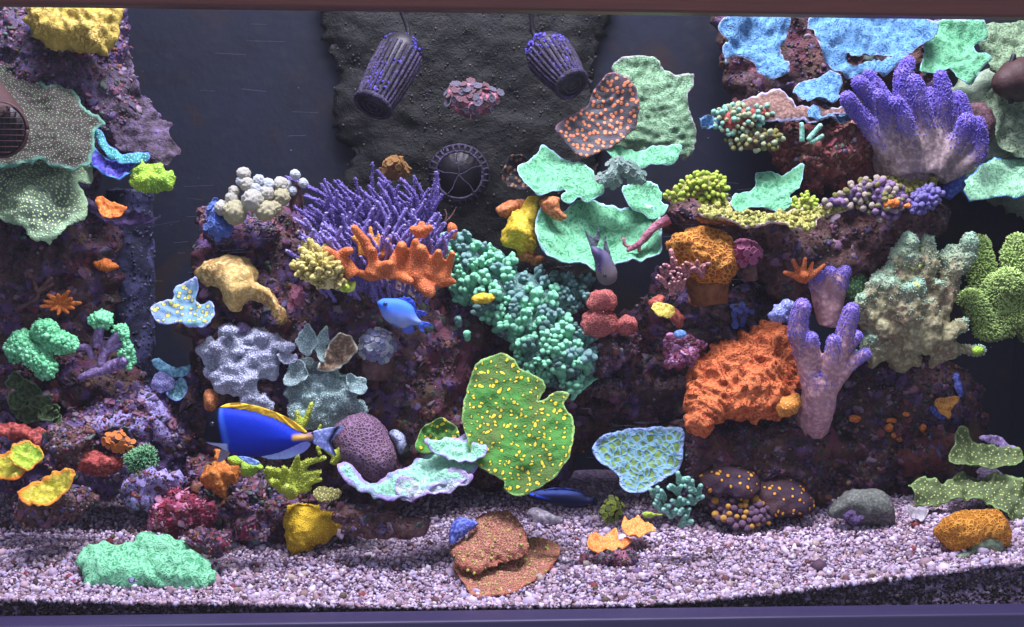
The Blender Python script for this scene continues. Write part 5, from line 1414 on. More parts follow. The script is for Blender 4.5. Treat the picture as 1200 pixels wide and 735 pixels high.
# round propeller pump
C0 = px('F', [(560, 580)])[0]; k = (.40 + 1.5) / FPX / 2.829
Pc = P1(C0[0], C0[1], .40)
t = thing('propeller_pump', 'round pump with a ribbed ring and five curved spokes on the overflow box', 'pump', Pc - np.array([0, 0, 100 * k]))
def ringpts(r, y, n=40):
    return [Pc + np.array([r * math.cos(a), y, r * math.sin(a)]) for a in [2 * math.pi * i / n for i in range(n + 1)]]
g = G_tube([Pc + np.array([0, .045, 0]), Pc + np.array([0, .012, 0])], [82 * k, 80 * k], 32, .01, 0, tip=False)
mk('body', g[0], g[1], M_pump, t, g[2])
for r, y, rr in ((78, 0, 4.5), (98, .02, 5)):
    g = G_tube(ringpts(r * k, y), [rr * k] * 41, 8, .012, .0006, 200, tip=False); mk('ring', g[0], g[1], M_pumprib, t, g[2])
for j in range(28):
    a = 2 * math.pi * j / 28
    d = np.array([math.cos(a), 0, math.sin(a)])
    g = G_tube([Pc + d * 80 * k, Pc + d * 92 * k + np.array([0, .006, 0]), Pc + d * 99 * k + np.array([0, .02, 0])], [4.2 * k, 5 * k, 4 * k], 6, .006, .0004, 200)
    mk('rib', g[0], g[1], M_pumprib, t, g[2])
for j in range(5):
    a0 = R(80 + 72 * j)
    pts = [Pc + np.array([r * k * math.cos(a0 + b), -.002, r * k * math.sin(a0 + b)]) for r, b in ((2, 0), (25, .25), (50, .35), (76, .25))]
    g = G_tube(pts, [2.6 * k, 2.2 * k, 2 * k, 2 * k], 6, .005); mk('spoke', g[0], g[1], M_pumprib, t, g[2])
g = G_ball(Pc, 7 * k, 0, 60, 2); mk('hub', g[0], g[1], M_pumprib, t, g[2])
g = G_tube([Pc + np.array([-60 * k, .03, -40 * k]), Pc + np.array([-82 * k, .02, -80 * k]), Pc + np.array([-70 * k, .04, -120 * k])], [6 * k] * 3, 8); mk('bracket', g[0], g[1], M_pump, t, g[2])
# pump cut by the left end of the tank
C0 = px('A', [(0, 372)])[0]; k = (.08 + 1.5) / FPX / 2.45; Pc = P1(C0[0], C0[1], .10)
t = thing('wavemaker_pump', 'brown round wavemaker with a dark mesh grille at the left end', 'pump', Pc - np.array([0, 0, 75 * k]))
M_pumpbr = plain_mat('pump_brown', (72, 48, 46), .6, .5, 50, .5)
g = G_tube([Pc + np.array([-.045, .07, .052]), Pc + np.array([-.016, .035, .018]), Pc + np.array([0, .004, 0])], [56 * k, 70 * k, 76 * k], 32, .006, .001, 120, tip=False); mk('body', g[0], g[1], M_pumpbr, t, g[2])
g = G_tube(ringpts(76 * k, 0), [5 * k] * 41, 8, .012, 0, tip=False); mk('ring', g[0], g[1], M_pumpbr, t, g[2])
g = G_tube([Pc + np.array([0, .002, 0]), Pc + np.array([0, -.003, 0])], [73 * k, 70 * k], 32, .004, 0, tip=False); f = mk('face_plate', g[0], g[1], M_pump, t, g[2])
for j in range(-4, 5):
    h = math.sqrt(max(70 ** 2 - (16 * j) ** 2, 1)) * k
    for p0, p1 in ((np.array([16 * j * k, -.004, -h]), np.array([16 * j * k, -.004, h])), (np.array([-h, -.005, 16 * j * k]), np.array([h, -.005, 16 * j * k]))):
        g = G_tube([Pc + p0, Pc + p1], [1.6 * k] * 2, 6, .05); mk('grille_bar', g[0], g[1], M_pumpbr, f, g[2])
# pump cut by the right end
Pc = P1(1192, 94, .36)
t = thing('wavemaker_pump', 'dark rusty round wavemaker at the right end behind the violet leather', 'pump', Pc - np.array([0, 0, .03]))
g = G_tube([Pc + np.array([.05, .03, .01]), Pc + np.array([0, 0, 0]), Pc + np.array([-.02, -.012, -.004])], [.03, .032, .022], 24, .006, .001, 120); mk('body', g[0], g[1], M_pumpbr, t, g[2])
g = G_tube([Pc + np.array([-.01, -.006, -.034]), Pc + np.array([-.018, -.01, 0]), Pc + np.array([-.01, -.006, .034])], [.004] * 3, 8); mk('band', g[0], g[1], M_pump, t, g[2])
zoa_clump('crust_patch', 'dull pink and grey crust patch on the overflow box between the pump heads', 'F', [(515, 320), (540, 280), (600, 270), (660, 290), (695, 320), (670, 370), (600, 390), (550, 370)], [coral('dull_pink', (110, 78, 84), (140, 110, 116), 'fuzz', 300), coral('dull_grey', (96, 92, 108), (130, 126, 140), 'fuzz', 300)], .43, 46, .0062, depth=.015, core=M_rosyrock)

# ================================================================== right side
o = thing('brain_coral', 'three stacked dusky red brain coral lumps left of the folded orange coral', 'coral', P1(705, 400, .24))
for pts in ([(332, 530), (345, 500), (380, 487), (420, 495), (435, 525), (425, 560), (380, 575), (340, 560)], [(310, 610), (320, 575), (370, 556), (425, 570), (440, 605), (425, 640), (370, 655), (320, 645)], [(430, 615), (450, 590), (490, 585), (510, 615), (495, 645), (450, 648)]):
    LP('lump', None, None, 'J', pts, M_redpink, o, Y=.255, depth=.022, tilt=25, amp=.003, freq=50, ridge=.003, rfreq=90, res=2.2)
rock('rubble_rock', 'maroon crusted rock under the stacked dusky red lumps', [(300, 650), (380, 640), (500, 640), (520, 690), (480, 740), (400, 790), (320, 740)], .285, .035, M_rock_dark, .010, 34, 200, .003, M_grow, z='J')
LP('brain_coral', 'domed orange brain coral with winding ridges under the shelf', 'coral', 'L', [(72, 295), (90, 265), (112, 246), (210, 223), (300, 252), (332, 300), (340, 350), (352, 390), (312, 442), (250, 440), (180, 420), (120, 370)], M_org_brain, Y=.25, depth=.04, tilt=20, amp=.004, freq=30, ridge=.005, rfreq=75, res=2.2)
g = TB('L', [(240, 520, 70), (235, 460, 85), (225, 400, 90)], .275, 16, .004)
tag(mk('stem_rock', g[0], g[1], rock_mat('orange_stem', [(60, 38, 26), (110, 70, 40), (140, 92, 50), (120, 96, 90)]), None, g[2]), 'brown stalk under the domed orange brain coral', 'rock')
zoa_clump('polyp_clump', 'round pink polyp ball beside the orange brain coral', 'L', ellipse(372, 322, 70, 44, 14, .05, 3), [M_pinkzoa], .235, 60, .0056, depth=.022, core=M_rock_pink)
g = TB('L', [(400, 430, 30), (390, 390, 36), (380, 340, 34)], .255, 12, .003)
tag(mk('stem_rock', g[0], g[1], M_rock_brown, None, g[2]), 'short dark stalk under the pink polyp ball', 'rock')
pk = []
rp = random.Random(12)
for x, y in [(95, 380), (110, 440), (75, 440), (150, 400), (190, 380), (210, 400), (130, 450), (90, 470), (60, 410)]:
    for k in range(3):
        a = rp.uniform(-70, 70); L_ = rp.uniform(30, 52)
        pk.append([(x, y + 16, 10), (x + .5 * L_ * math.sin(R(a)), y - .4 * L_ * math.cos(R(a)), 9, -.006), (x + L_ * math.sin(R(a)), y - .85 * L_ * math.cos(R(a)), 6, -.012)])
pk.append([(100, 380, 12), (95, 345, 12, -.006), (88, 315, 9, -.008)])
branched('branch_coral', 'dusty pink bushy branch coral at the foot of the orange brain coral', 'coral', 'L', pk, .22, M_pinkbr, seg=8)
PLT('plate_coral', 'small yellow fan disc on a rust lobe beside the dusky red lumps', 'coral', 'L', [(8, 548), (22, 528), (55, 522), (92, 540), (98, 565), (80, 580), (45, 572), (15, 570)], coral('yel_fan', (206, 180, 50), (232, 216, 110), 'ridge', 160), Y=.235, tilt=35, ruffle=.004, res=2)
LP('lump_coral', 'rust red lobe behind the small yellow fan disc', 'coral', 'L', [(5, 515), (40, 488), (62, 500), (60, 525), (110, 545), (135, 580), (118, 610), (85, 580), (50, 545), (15, 540)], coral('rustlobe', (160, 76, 62), (196, 110, 88), 'fuzz', 240), Y=.255, depth=.012, amp=.004, freq=60, res=2)
LP('lump_coral', 'small rust cup on the dark pillar below the pink branches', 'coral', 'L', [(155, 505), (170, 480), (195, 490), (200, 520), (175, 535)], M_rust_l, Y=None, off=-.004, depth=.010, res=2)
rock('rubble_rock', 'pink violet crusted knob left of the folded orange coral', px('N', [(300, 215), (320, 180), (360, 165), (410, 175), (420, 200), (395, 240), (340, 255), (305, 245)]).tolist(), .245, .03, M_rock_pink, .009, 40, 200, .003, island_mat('pv_growth', [(150, 80, 110), (180, 120, 170), (120, 60, 80), (200, 150, 190), (110, 60, 60)]))
p = px('L', [(125, 640)])[0]
g = G_ball(P1(p[0], p[1], .225), .0065, .001, 80, 3, (1.3, 1, .9)); tag(mk('blue_polyp', g[0], g[1], coral('skyball', (110, 160, 226), (150, 190, 240), 'fuzz', 300), None, g[2]), 'single bright sky blue polyp on the pink violet knob', 'coral')
zoa_clump('polyp_clump', 'few deep blue polyps in the dark gap above the folded orange coral', 'L', [(322, 570), (330, 525), (355, 515), (400, 540), (395, 570), (345, 615), (320, 610)], [M_blue_bit], None, 12, .0045, off=-.006, depth=.006, core=M_rock_dark)
# folded orange crust
LP('crust_coral', 'big folded burnt orange crust coral on the dark pillar rock', 'coral', 'N', [(384, 442), (364, 370), (356, 320), (370, 270), (398, 228), (440, 204), (490, 170), (540, 146), (600, 122), (652, 128), (685, 200), (706, 300), (702, 370), (672, 400), (620, 398), (560, 412), (480, 400), (445, 420), (432, 447)], M_fold, Y=.235, depth=.032, tilt=28, amp=.009, freq=24, ridge=.009, rfreq=44, edge=2.2, res=1.7, oct=5, fold=(.0018, 300))
LP('crust_coral', 'honey gold crust lip at the corner of the folded orange coral', 'coral', 'N', [(640, 350), (670, 335), (705, 335), (700, 375), (672, 402), (640, 398)], coral('honey', (214, 140, 56), (238, 180, 100), 'dots', 260), Y=.20, depth=.012, amp=.004, freq=60, res=2)
LP('plate_coral', 'pale blue leafy coral tuft above the folded orange coral', 'coral', 'L', [(478, 575), (500, 535), (530, 515), (565, 525), (560, 570), (525, 585)], coral('ptuft', (130, 140, 196), (180, 190, 230), 'dots', 260), Y=.215, depth=.008, ridge=.006, rfreq=80, res=2)
rock('rubble_rock', 'dark crusted base rock right below the folded orange coral', [(790, 500), (860, 492), (940, 488), (965, 520), (960, 590), (880, 600), (800, 585)], .275, .05, M_rock_dark, .015, 26, 500, .003)

# shelf corals
PLT('ledge_coral', 'long yellow green ledge coral with a pale lip across the shelf rock', 'coral', 'L', [(196, 178), (240, 152), (320, 166), (400, 165), (480, 165), (560, 160), (640, 142), (720, 112), (800, 88), (880, 60), (960, 42), (1040, 30), (1120, 40), (1110, 76), (1040, 96), (960, 110), (880, 122), (800, 138), (720, 156), (664, 184), (645, 216), (560, 222), (480, 212), (400, 222), (320, 206), (240, 202)], M_ledge, Y=.24, tilt=48, ruffle=.007, amp=.003, freq=90, edge=1.4, res=2.4, thick=.010, nubs=(380, .0032, M_ledge))
g = G_lump(px('L', [(555, 180), (560, 130), (590, 104), (625, 100), (645, 120), (640, 160), (600, 188)]), .25, depth=.014, tilt=20, amp=.003, res=2.2)
o = thing('nub_coral', 'lime tipped fan coral standing on the middle of the yellow green ledge', 'coral', base_of(g[0]))
mk('base', g[0], g[1], M_ledge, o, g[2])
NB = knob_mesh('nub', M_limetip, 1.5, .2, .8)
place_on(g, NB, 'nub', o, 34, .0032, 4, 1.5)
g = G_lump(px('L', [(68, 112), (100, 82), (150, 42), (190, 30), (240, 18), (292, 40), (302, 80), (282, 122), (220, 132), (160, 104), (110, 122)]), .265, depth=.022, tilt=28, amp=.005, freq=50, res=2.4)
o = thing('nub_coral', 'olive brown table coral with bright lime tips at the left end of the shelf', 'coral', base_of(g[0]))
mk('base', g[0], g[1], coral('olive_base', (110, 104, 62), (150, 146, 80), 'fuzz', 220, c3=(84, 76, 52)), o, g[2])
place_on(g, NB, 'nub', o, 70, .0036, 9, 1.6)
PLT('ledge_coral', 'small pale yellow ledge coral below the lime tipped table', 'coral', 'L', [(200, 165), (230, 138), (290, 130), (325, 152), (316, 186), (262, 196), (215, 190)], M_ledge, Y=.24, tilt=45, ruffle=.006, res=2.2, nubs=(60, .003, M_ledge))
LP('crust_coral', 'orange brown crust under the small pale yellow ledge', 'coral', 'L', [(180, 180), (230, 190), (320, 180), (380, 195), (380, 215), (300, 212), (220, 210)], M_rust_l, Y=.265, depth=.010, res=2)
PLT('plate_coral', 'mint green rosette plate coral lying behind the yellow green ledge', 'coral', 'L', [(318, 142), (334, 95), (370, 80), (418, 62), (418, 22), (470, 14), (520, 20), (560, 5), (600, 4), (592, 70), (552, 100), (554, 140), (520, 162), (480, 147), (400, 152), (360, 172), (330, 162)], M_green_pl, Y=.262, tilt=42, ruffle=.010, edge=1.0, res=2.4)
g = G_lump(px('M', [(0, 165), (60, 140), (120, 108), (200, 104), (270, 122), (285, 160), (255, 215), (190, 215), (150, 190), (90, 170), (30, 180)]), .235, depth=.022, tilt=30, amp=.006, freq=50, res=2.4)
o = thing('nub_coral', 'cream and violet crusted knobs at the right end of the yellow green ledge', 'coral', base_of(g[0]))
mk('base', g[0], g[1], M_rock_purple, o, g[2])
NC = [knob_mesh('nub', m, 1.1, .25, 1.0) for m in (coral('creamnub', (176, 160, 140), (206, 196, 180), 'fuzz', 260), coral('mauvenub', (140, 108, 150), (180, 150, 190), 'fuzz', 260), M_ledge)]
place_on(g, NC, 'nub', o, 80, .0040, 14, 1.4)
for k, (x, y, rx, ry) in enumerate([(238, 166, 24, 14), (291, 172, 12, 10)]):
    LP('polyp', ('ragged orange crust tuft on the cream and violet knobs', 'tiny orange dot beside the ragged orange crust tuft')[k], 'coral', 'M', ellipse(x, y, rx, ry, 10, .2, k), M_orange, Y=.205, depth=.006, ridge=.003, rfreq=90, res=2, group='orange tufts on the shelf end')
g = G_lump(px('M', [(300, 175), (310, 145), (345, 122), (385, 125), (395, 145), (370, 180), (330, 200)]), .235, depth=.016, tilt=25, amp=.003, res=2.2)
o = thing('nub_coral', 'violet blue nub coral at the far tip of the shelf', 'coral', base_of(g[0]))
mk('base', g[0], g[1], M_polyp_p, o, g[2])
place_on(g, knob_mesh('nub', coral('violetnub', (120, 110, 190), (190, 180, 226), 'dots', 300), 1.1, .2, 1.0), 'nub', o, 40, .0036, 22, 1.4)

# upper right plates
def blue(pts, label, Y, tilt=40, **kw):
    return PLT('plate_coral', label, 'coral', 'K', pts, M_sky_pl, Y=Y, tilt=tilt, ruffle=.020, rf=22, edge=1.8, amp=.003, freq=70, ridge=.004, rfreq=60, radial=.004, nrad=9, **kw)
blue([(112, 95), (130, 70), (200, 50), (270, 40), (345, 45), (350, 110), (325, 160), (342, 240), (320, 270), (270, 255), (230, 212), (205, 187), (150, 192), (140, 215), (127, 165), (152, 140), (128, 120)], 'hanging ragged sky blue plate coral below the top trim', .38, 22)
blue([(418, 72), (520, 45), (650, 45), (810, 70), (838, 105), (815, 140), (770, 170), (740, 190), (660, 176), (600, 187), (560, 207), (520, 162), (470, 166), (435, 132)], 'broad fan of sky blue plate coral above the violet leather', .37, 35)
blue([(365, 300), (385, 270), (430, 255), (500, 250), (530, 262), (526, 300), (510, 340), (460, 350), (410, 346), (390, 322)], 'small sky blue plate coral left of the violet leather', .31, 40)
blue([(42, 425), (60, 408), (95, 404), (110, 420), (96, 441), (65, 444)], 'tiny sky blue leaf at the tip of the brown plate', .28, 30, res=2)
blue([(430, 160), (480, 172), (530, 170), (570, 212), (620, 200), (680, 190), (740, 198), (720, 228), (640, 238), (560, 232), (480, 205)], 'under tier of sky blue plate coral below the broad fan', .345, 45)
blue([(405, 385), (440, 372), (468, 352), (500, 372), (560, 366), (572, 384), (520, 400), (450, 398)], 'thin sky blue lip coral under the small blue plate', .285, 50, res=2)
PLT('plate_coral', 'brown plate coral with a pale lip and blue underside over the red rock', 'coral', 'K', [(160, 365), (220, 330), (310, 302), (345, 325), (400, 362), (440, 372), (470, 352), (505, 370), (570, 368), (565, 392), (500, 395), (410, 402), (300, 395), (230, 405), (175, 395)], coral('brown_lip', (104, 76, 66), (134, 104, 92), 'fuzz', 220, rim=(170, 172, 206), rimw=(.86, .97)), Y=.29, tilt=50, ruffle=.010, rf=30, edge=1.4)
g = G_lump(px('K', [(95, 392), (130, 366), (200, 358), (285, 362), (275, 400), (215, 430), (150, 446), (112, 418)]), .28, depth=.016, tilt=28, amp=.004, res=2.4)
o = thing('nub_coral', 'pale green beaded coral on the brown plate with a red patch', 'coral', base_of(g[0]))
mk('base', g[0], g[1], M_red_crust, o, g[2])
NG = [knob_mesh('nub', m, 1.2, .2, 1.0) for m in (coral('palegreen', (150, 170, 120), (206, 220, 180), 'fuzz', 260), M_seafoam)]
place_on(g, NG, 'nub', o, 60, .0036, 41, 1.35)
g = G_lump(px('K', [(140, 455), (205, 448), (260, 440), (322, 450), (315, 490), (250, 500), (170, 490)]), .275, depth=.014, tilt=28, amp=.004, res=2.4)
o = thing('nub_coral', 'olive and cream beaded coral hanging under the brown plate', 'coral', base_of(g[0]))
mk('base', g[0], g[1], M_rock_brown, o, g[2])
place_on(g, [NG[0], NC[2]], 'nub', o, 44, .0034, 43, 1.4)
branched('finger_coral', 'pair of pale violet sticks standing on the red rock', 'coral', 'K', [[(395, 470, 9), (396, 440, 9), (394, 412, 8)], [(415, 465, 9), (435, 440, 9), (455, 418, 9)], [(420, 470, 8), (440, 465, 8), (462, 452, 8)]], .265, M_seafoam, part='finger', seg=8)
PLT('plate_coral', 'vivid green plate coral behind the tips of the violet leather', 'coral', 'K', [(778, 242), (800, 170), (812, 80), (900, 70), (985, 85), (1005, 130), (970, 150), (1014, 200), (985, 240), (955, 282), (910, 262), (880, 236), (820, 246)], M_green_pl, Y=.38, tilt=28, ruffle=.014, rf=24, edge=1.4, amp=.004, freq=60)
PLT('plate_coral', 'dull green wrinkled plate coral above the rusty pump', 'coral', 'K', [(985, 92), (1060, 80), (1190, 80), (1190, 235), (1040, 252), (1000, 205), (978, 160)], coral('dull_green', (112, 142, 104), (146, 176, 136), 'ridge', 130, c3=(90, 116, 86), bump=.8), Y=.41, tilt=20, ruffle=.014, edge=1.4, amp=.004, freq=60)
PLT('plate_coral', 'mint green shelf coral with a blue edge below the pale wall rock', 'coral', 'K', [(915, 622), (950, 590), (985, 555), (1050, 530), (1200, 535), (1200, 645), (1050, 655), (985, 673), (945, 673)], coral('mint_shelf', (124, 196, 144), (170, 226, 184), 'ridge', 130, c3=(104, 172, 126), rim=(70, 130, 220), rimw=(.92, 1.0)), Y=.35, tilt=35, ruffle=.010, edge=1.2, amp=.003, freq=60)
PLT('plate_coral', 'wide pale green wrinkled plate coral on the end wall beside the violet leather', 'coral', 'K', [(1000, 330), (1040, 290), (1100, 300), (1200, 310), (1200, 520), (1110, 525), (1040, 490), (1010, 420)], coral('pale_wrinkle', (128, 158, 118), (168, 194, 156), 'ridge', 120, c3=(104, 134, 98), bump=.9), Y=.385, tilt=22, ruffle=.014, amp=.005, freq=55, ridge=.005, rfreq=50, edge=1.4)
LP('leather_coral', 'dark maroon cap coral behind the right side of the violet leather', 'coral', 'V', [(620, 240), (680, 215), (740, 250), (768, 330), (740, 400), (690, 410), (650, 340)], coral('maroon', (84, 56, 62), (110, 80, 84), 'fuzz', 240), Y=.33, depth=.02)
LP('crust_coral', 'deep blue crust under the violet leather trunk', 'coral', 'V', [(500, 640), (560, 560), (600, 520), (625, 540), (600, 600), (620, 640), (560, 700), (510, 700)], coral('deepblue', (56, 72, 150), (90, 110, 200), 'fuzz', 240), Y=.30, depth=.012, res=2.4)

# big violet leather coral
vl = [[(290, 600, 90, .02), (200, 420, 66), (110, 310, 46), (40, 235, 38, -.01), (14, 196, 34, -.02)], [(310, 560, 90), (250, 380, 56, -.01), (205, 250, 42, -.025), (178, 185, 34, -.035)], [(280, 500, 70), (180, 260, 46), (110, 160, 40, -.005), (68, 112, 33, -.01)], [(300, 480, 70), (210, 230, 42, .01), (145, 115, 34, .01), (118, 78, 28, .01)],
      [(330, 500, 70, .01), (290, 250, 42, .01), (286, 140, 38, .01), (284, 78, 33, .01)], [(380, 560, 90), (395, 330, 54, -.01), (372, 190, 44, -.02), (352, 110, 36, -.02)], [(420, 560, 90), (480, 330, 56), (498, 200, 46, -.01), (488, 90, 33, -.01)], [(440, 560, 80), (530, 460, 54, -.01), (590, 390, 46, -.02), (618, 318, 44, -.03)],
      [(460, 560, 70, .02), (590, 420, 52, .02), (600, 300, 46, .02), (575, 190, 32, .02)], [(480, 580, 60, .02), (620, 520, 48, .02), (682, 450, 44, .015), (668, 330, 40, .01)], [(300, 420, 50, .03), (300, 150, 44, .04), (318, 20, 36, .045)], [(350, 540, 70, -.01), (330, 400, 46, -.03), (300, 290, 36, -.04), (265, 215, 32, -.045)],
      [(400, 540, 60), (445, 380, 40, .01), (430, 230, 36, .015), (425, 170, 30, .02)]]
tr_ = G_lump(px('V', [(120, 460), (110, 360), (200, 330), (400, 320), (540, 400), (600, 450), (560, 520), (480, 580), (460, 690), (360, 730), (290, 690), (230, 620), (150, 560)]), .30, depth=.03, back=.04, tilt=15, amp=.003, freq=25)
tr_[2]['rim'][:] = 0
melted('leather_coral', 'big violet leather coral with blunt fingers on a tan folded trunk', 'coral', 'V', vl, .27, M_leather_p, [tr_], .0026, 3, .0016, 45)
g = LAST[0]
bpy.data.objects['leather_coral']
_rim = g[2]['rim']
def tipped(g, lo):
    fr = g[2]['rim'][g[1]].mean(1)
    keep = fr > lo - .22
    TW[0] = np.clip((fr[keep] - lo + .22) / .4, 0, 1) ** 1.5
    return g[0], g[1][keep]
TW = [None]
tv, tf = tipped(g, .46)
f = G_fuzz(tv, tf, 6500, .0011, .0026, 51, wt=TW[0])
lc = [q for q in bpy.data.objects if q.get('label', '').startswith('big violet leather')][0]
tag(mk('polyps', f[0], f[1], M_polyp_p, lc, f[2]), kind='stuff')

# mauve finger leather in front of the folded orange coral
ml = [[(958, 462, 17), (944, 420, 13), (935, 385, 12, -.01), (940, 360, 10, -.015)], [(962, 455, 18), (984, 415, 12, -.01), (992, 385, 11, -.015), (998, 364, 9, -.02)], [(966, 455, 15), (974, 420, 10, -.02), (977, 400, 8, -.025)], [(968, 455, 15), (996, 426, 9, -.01), (1015, 415, 6.5, -.015)], [(955, 430, 11), (952, 408, 9, -.015), (951, 397, 8, -.02)], [(966, 450, 13), (990, 412, 9, .01), (1004, 394, 7, .01)], [(952, 500, 20, .05), (958, 474, 22, .015), (963, 448, 20)]]
melted('leather_coral', 'mauve finger leather coral with violet tips beside the folded orange coral', 'coral', 'Z', ml, .20, M_leather_c, [], .002, 4, .0008, 60)
tv, tf = tipped(LAST[0], .5)
f = G_fuzz(tv, tf, 2600, .0009, .0018, 52, wt=TW[0])
lc = [q for q in bpy.data.objects if q.get('label', '').startswith('mauve finger leather')][0]
tag(mk('polyps', f[0], f[1], M_polyp_p, lc, f[2]), kind='stuff')
ml = [[(700, 610, 40), (715, 540, 46), (730, 470, 46), (745, 425, 40, -.01), (770, 395, 22, -.015)], [(700, 590, 40), (685, 520, 42), (665, 450, 36), (662, 410, 24, -.01)], [(720, 500, 40), (715, 440, 34, -.01), (712, 400, 24, -.015)]]
melted('leather_coral', 'greyish mauve leather stump with a violet fringed crown behind the fingers', 'coral', 'L', ml, .255, M_leather_c, [], .002, 4, .0008, 60)
tv, tf = tipped(LAST[0], .55)
f = G_fuzz(tv, tf, 900, .001, .002, 53, wt=TW[0])
lc = [q for q in bpy.data.objects if q.get('label', '').startswith('greyish mauve leather')][0]
tag(mk('polyps', f[0], f[1], M_polyp_p, lc, f[2]), kind='stuff')
of = [[(600, 425, 18), (565, 408, 13), (534, 400, 9, -.01)], [(602, 425, 18), (582, 385, 12), (566, 352, 9, -.01)], [(605, 425, 18), (608, 380, 12, -.01), (614, 345, 9, -.015)], [(610, 425, 16), (630, 390, 11), (642, 362, 8)], [(615, 425, 16), (655, 398, 11), (688, 370, 8)], [(600, 440, 20), (605, 420, 22), (610, 410, 20, -.01)]]
melted('finger_coral', 'small bright orange finger coral beside the violet fringed stump', 'coral', 'L', of, .235, M_org_finger, [], .002, 2, .0005, 90)
LP('mushroom_coral', 'dim green disc coral behind the violet fringed stump', 'coral', 'L', [(755, 480), (790, 420), (840, 410), (860, 450), (840, 500), (790, 510)], coral('dimgreen', (70, 110, 74), (140, 190, 110), 'dots', 200), Y=.26, depth=.01, res=2.4)

# tall grey green leather
gl = [[(300, 620, 60), (300, 500, 50), (300, 400, 46), (290, 330, 38, -.005), (298, 292, 26, -.005)], [(320, 500, 46), (345, 390, 38), (360, 325, 30), (365, 288, 22)], [(290, 460, 40), (262, 380, 30), (248, 332, 22)], [(220, 600, 60), (195, 500, 50), (205, 430, 38), (228, 392, 24)], [(200, 580, 50), (155, 520, 34, -.01), (140, 490, 24, -.015)], [(200, 560, 44), (172, 470, 30, -.01), (185, 430, 22, -.01)],
      [(360, 600, 50), (410, 490, 36), (445, 400, 34), (485, 325, 34), (508, 288, 26)], [(370, 560, 40), (400, 440, 28, .01), (425, 360, 26, .01), (440, 315, 20, .01)], [(300, 620, 60), (295, 540, 42, -.02), (298, 460, 26, -.025)], [(340, 640, 60), (372, 560, 44, -.015), (345, 480, 30, -.015), (330, 440, 22, -.02)], [(380, 640, 50), (420, 600, 32, -.015), (468, 572, 22, -.02), (490, 552, 14, -.02)],
      [(360, 660, 50), (450, 645, 32, -.01), (505, 655, 22, -.015), (535, 650, 13, -.015)], [(300, 660, 70, .02), (240, 640, 56, .01), (180, 620, 40)], [(200, 690, 40), (180, 650, 36), (170, 620, 26, -.01)], [(390, 540, 34), (395, 470, 24, -.01), (400, 430, 18, -.015)], [(250, 600, 50), (245, 520, 40, -.01), (235, 440, 26, -.015)]]
melted('leather_coral', 'tall grey green leather coral of crowded lobes on the right rock', 'coral', 'M', gl, .235, M_leather_g, [], .0022, 1, .0075, 40)
tv, tf = tipped(LAST[0], .5)
f = G_fuzz(tv, tf, 2600, .0011, .0022, 54, wt=TW[0])
lc = [q for q in bpy.data.objects if q.get('label', '').startswith('tall grey green leather')][0]
tag(mk('polyps', f[0], f[1], M_leather_tip, lc, f[2]), kind='stuff')
_lb = BVHTree.FromPolygons(LAST[0][0].tolist(), LAST[0][1].tolist())
for k, (x, y) in enumerate([(318, 372), (300, 325), (348, 315), (322, 440), (345, 512)]):
    q = px('M', [(x, y)])[0]
    h = _lb.ray_cast(Vector(POS), Vector(rays([q])[0]).normalized(), 6)
    if h[0] is None: continue
    LP('yellow_centre', 'yellow green patch', None, 'M', ellipse(x, y, 20 - 2 * (k % 3), 11, 10, .12, k), coral('ygpatch', (170, 180, 70), (206, 210, 110), 'fuzz', 260), lc, Y=h[0].y + .003, depth=.006, res=1.8, tilt=30)
LP('mushroom_coral', 'little lime disc coral at the foot of the tall leather', 'coral', 'M', [(505, 645), (525, 635), (543, 645), (538, 662), (515, 664)], M_neon, Y=.205, depth=.006, res=1.8)
LP('mushroom_coral', 'pale green disc corals tucked behind the mauve finger tips', 'coral', 'M', [(85, 665), (110, 648), (135, 655), (150, 690), (120, 690), (90, 682)], coral('palelime', (120, 196, 110), (180, 230, 160), 'fuzz', 260), Y=.22, depth=.007, res=1.8)
tl = [[(600, 580, 60, .02), (570, 500, 56), (605, 440, 54, -.01), (625, 430, 48, -.02)], [(680, 470, 60), (650, 390, 54), (645, 340, 48), (655, 305, 38)], [(560, 520, 56, .02), (540, 420, 50, .03), (530, 350, 44, .035), (528, 305, 34, .04)], [(560, 570, 50), (520, 520, 48, -.01), (500, 490, 40, -.015)], [(720, 600, 60), (680, 540, 54), (640, 540, 46, -.01)], [(740, 450, 70), (720, 380, 56), (700, 330, 44)], [(600, 560, 60), (560, 590, 40, -.01), (540, 585, 34, -.015)]]
melted('leather_coral', 'yellow green toadstool leather coral bristling with polyps at the right end', 'coral', 'M', tl, .285, M_toad, [], .0028, 4, .001, 50, fuzz=(4200, .0013, .0046, M_toad_p, lambda nn, c: np.clip(-nn[:, 1] + nn[:, 2] + .3, 0, 1)))

# lower right
o = thing('frill_coral', 'olive green frilled plate coral with pale dots at the foot of the right rock', 'coral', P1(1145, 600, .2))
PLT('plate', None, None, 'O', [(538, 255), (565, 262), (600, 292), (660, 296), (722, 330), (712, 362), (640, 374), (580, 366), (522, 352), (530, 300)], M_gspot_pl, o, Y=.235, tilt=42, ruffle=.016, rf=34, edge=1.6, res=2.4)
PLT('plate', None, None, 'O', [(400, 420), (430, 404), (500, 410), (545, 374), (600, 384), (680, 390), (760, 440), (760, 500), (690, 512), (640, 472), (580, 458), (520, 458), (480, 474), (428, 474), (412, 445)], M_gspot_pl, o, Y=.195, tilt=48, ruffle=.018, rf=34, edge=1.6, res=2.4)
PLT('plate', 'translucent grey upper frill', None, 'O', [(600, 280), (650, 272), (700, 300), (722, 320), (715, 350), (690, 318), (640, 300)], M_violet_stalk, o, Y=.25, tilt=25, ruffle=.008)
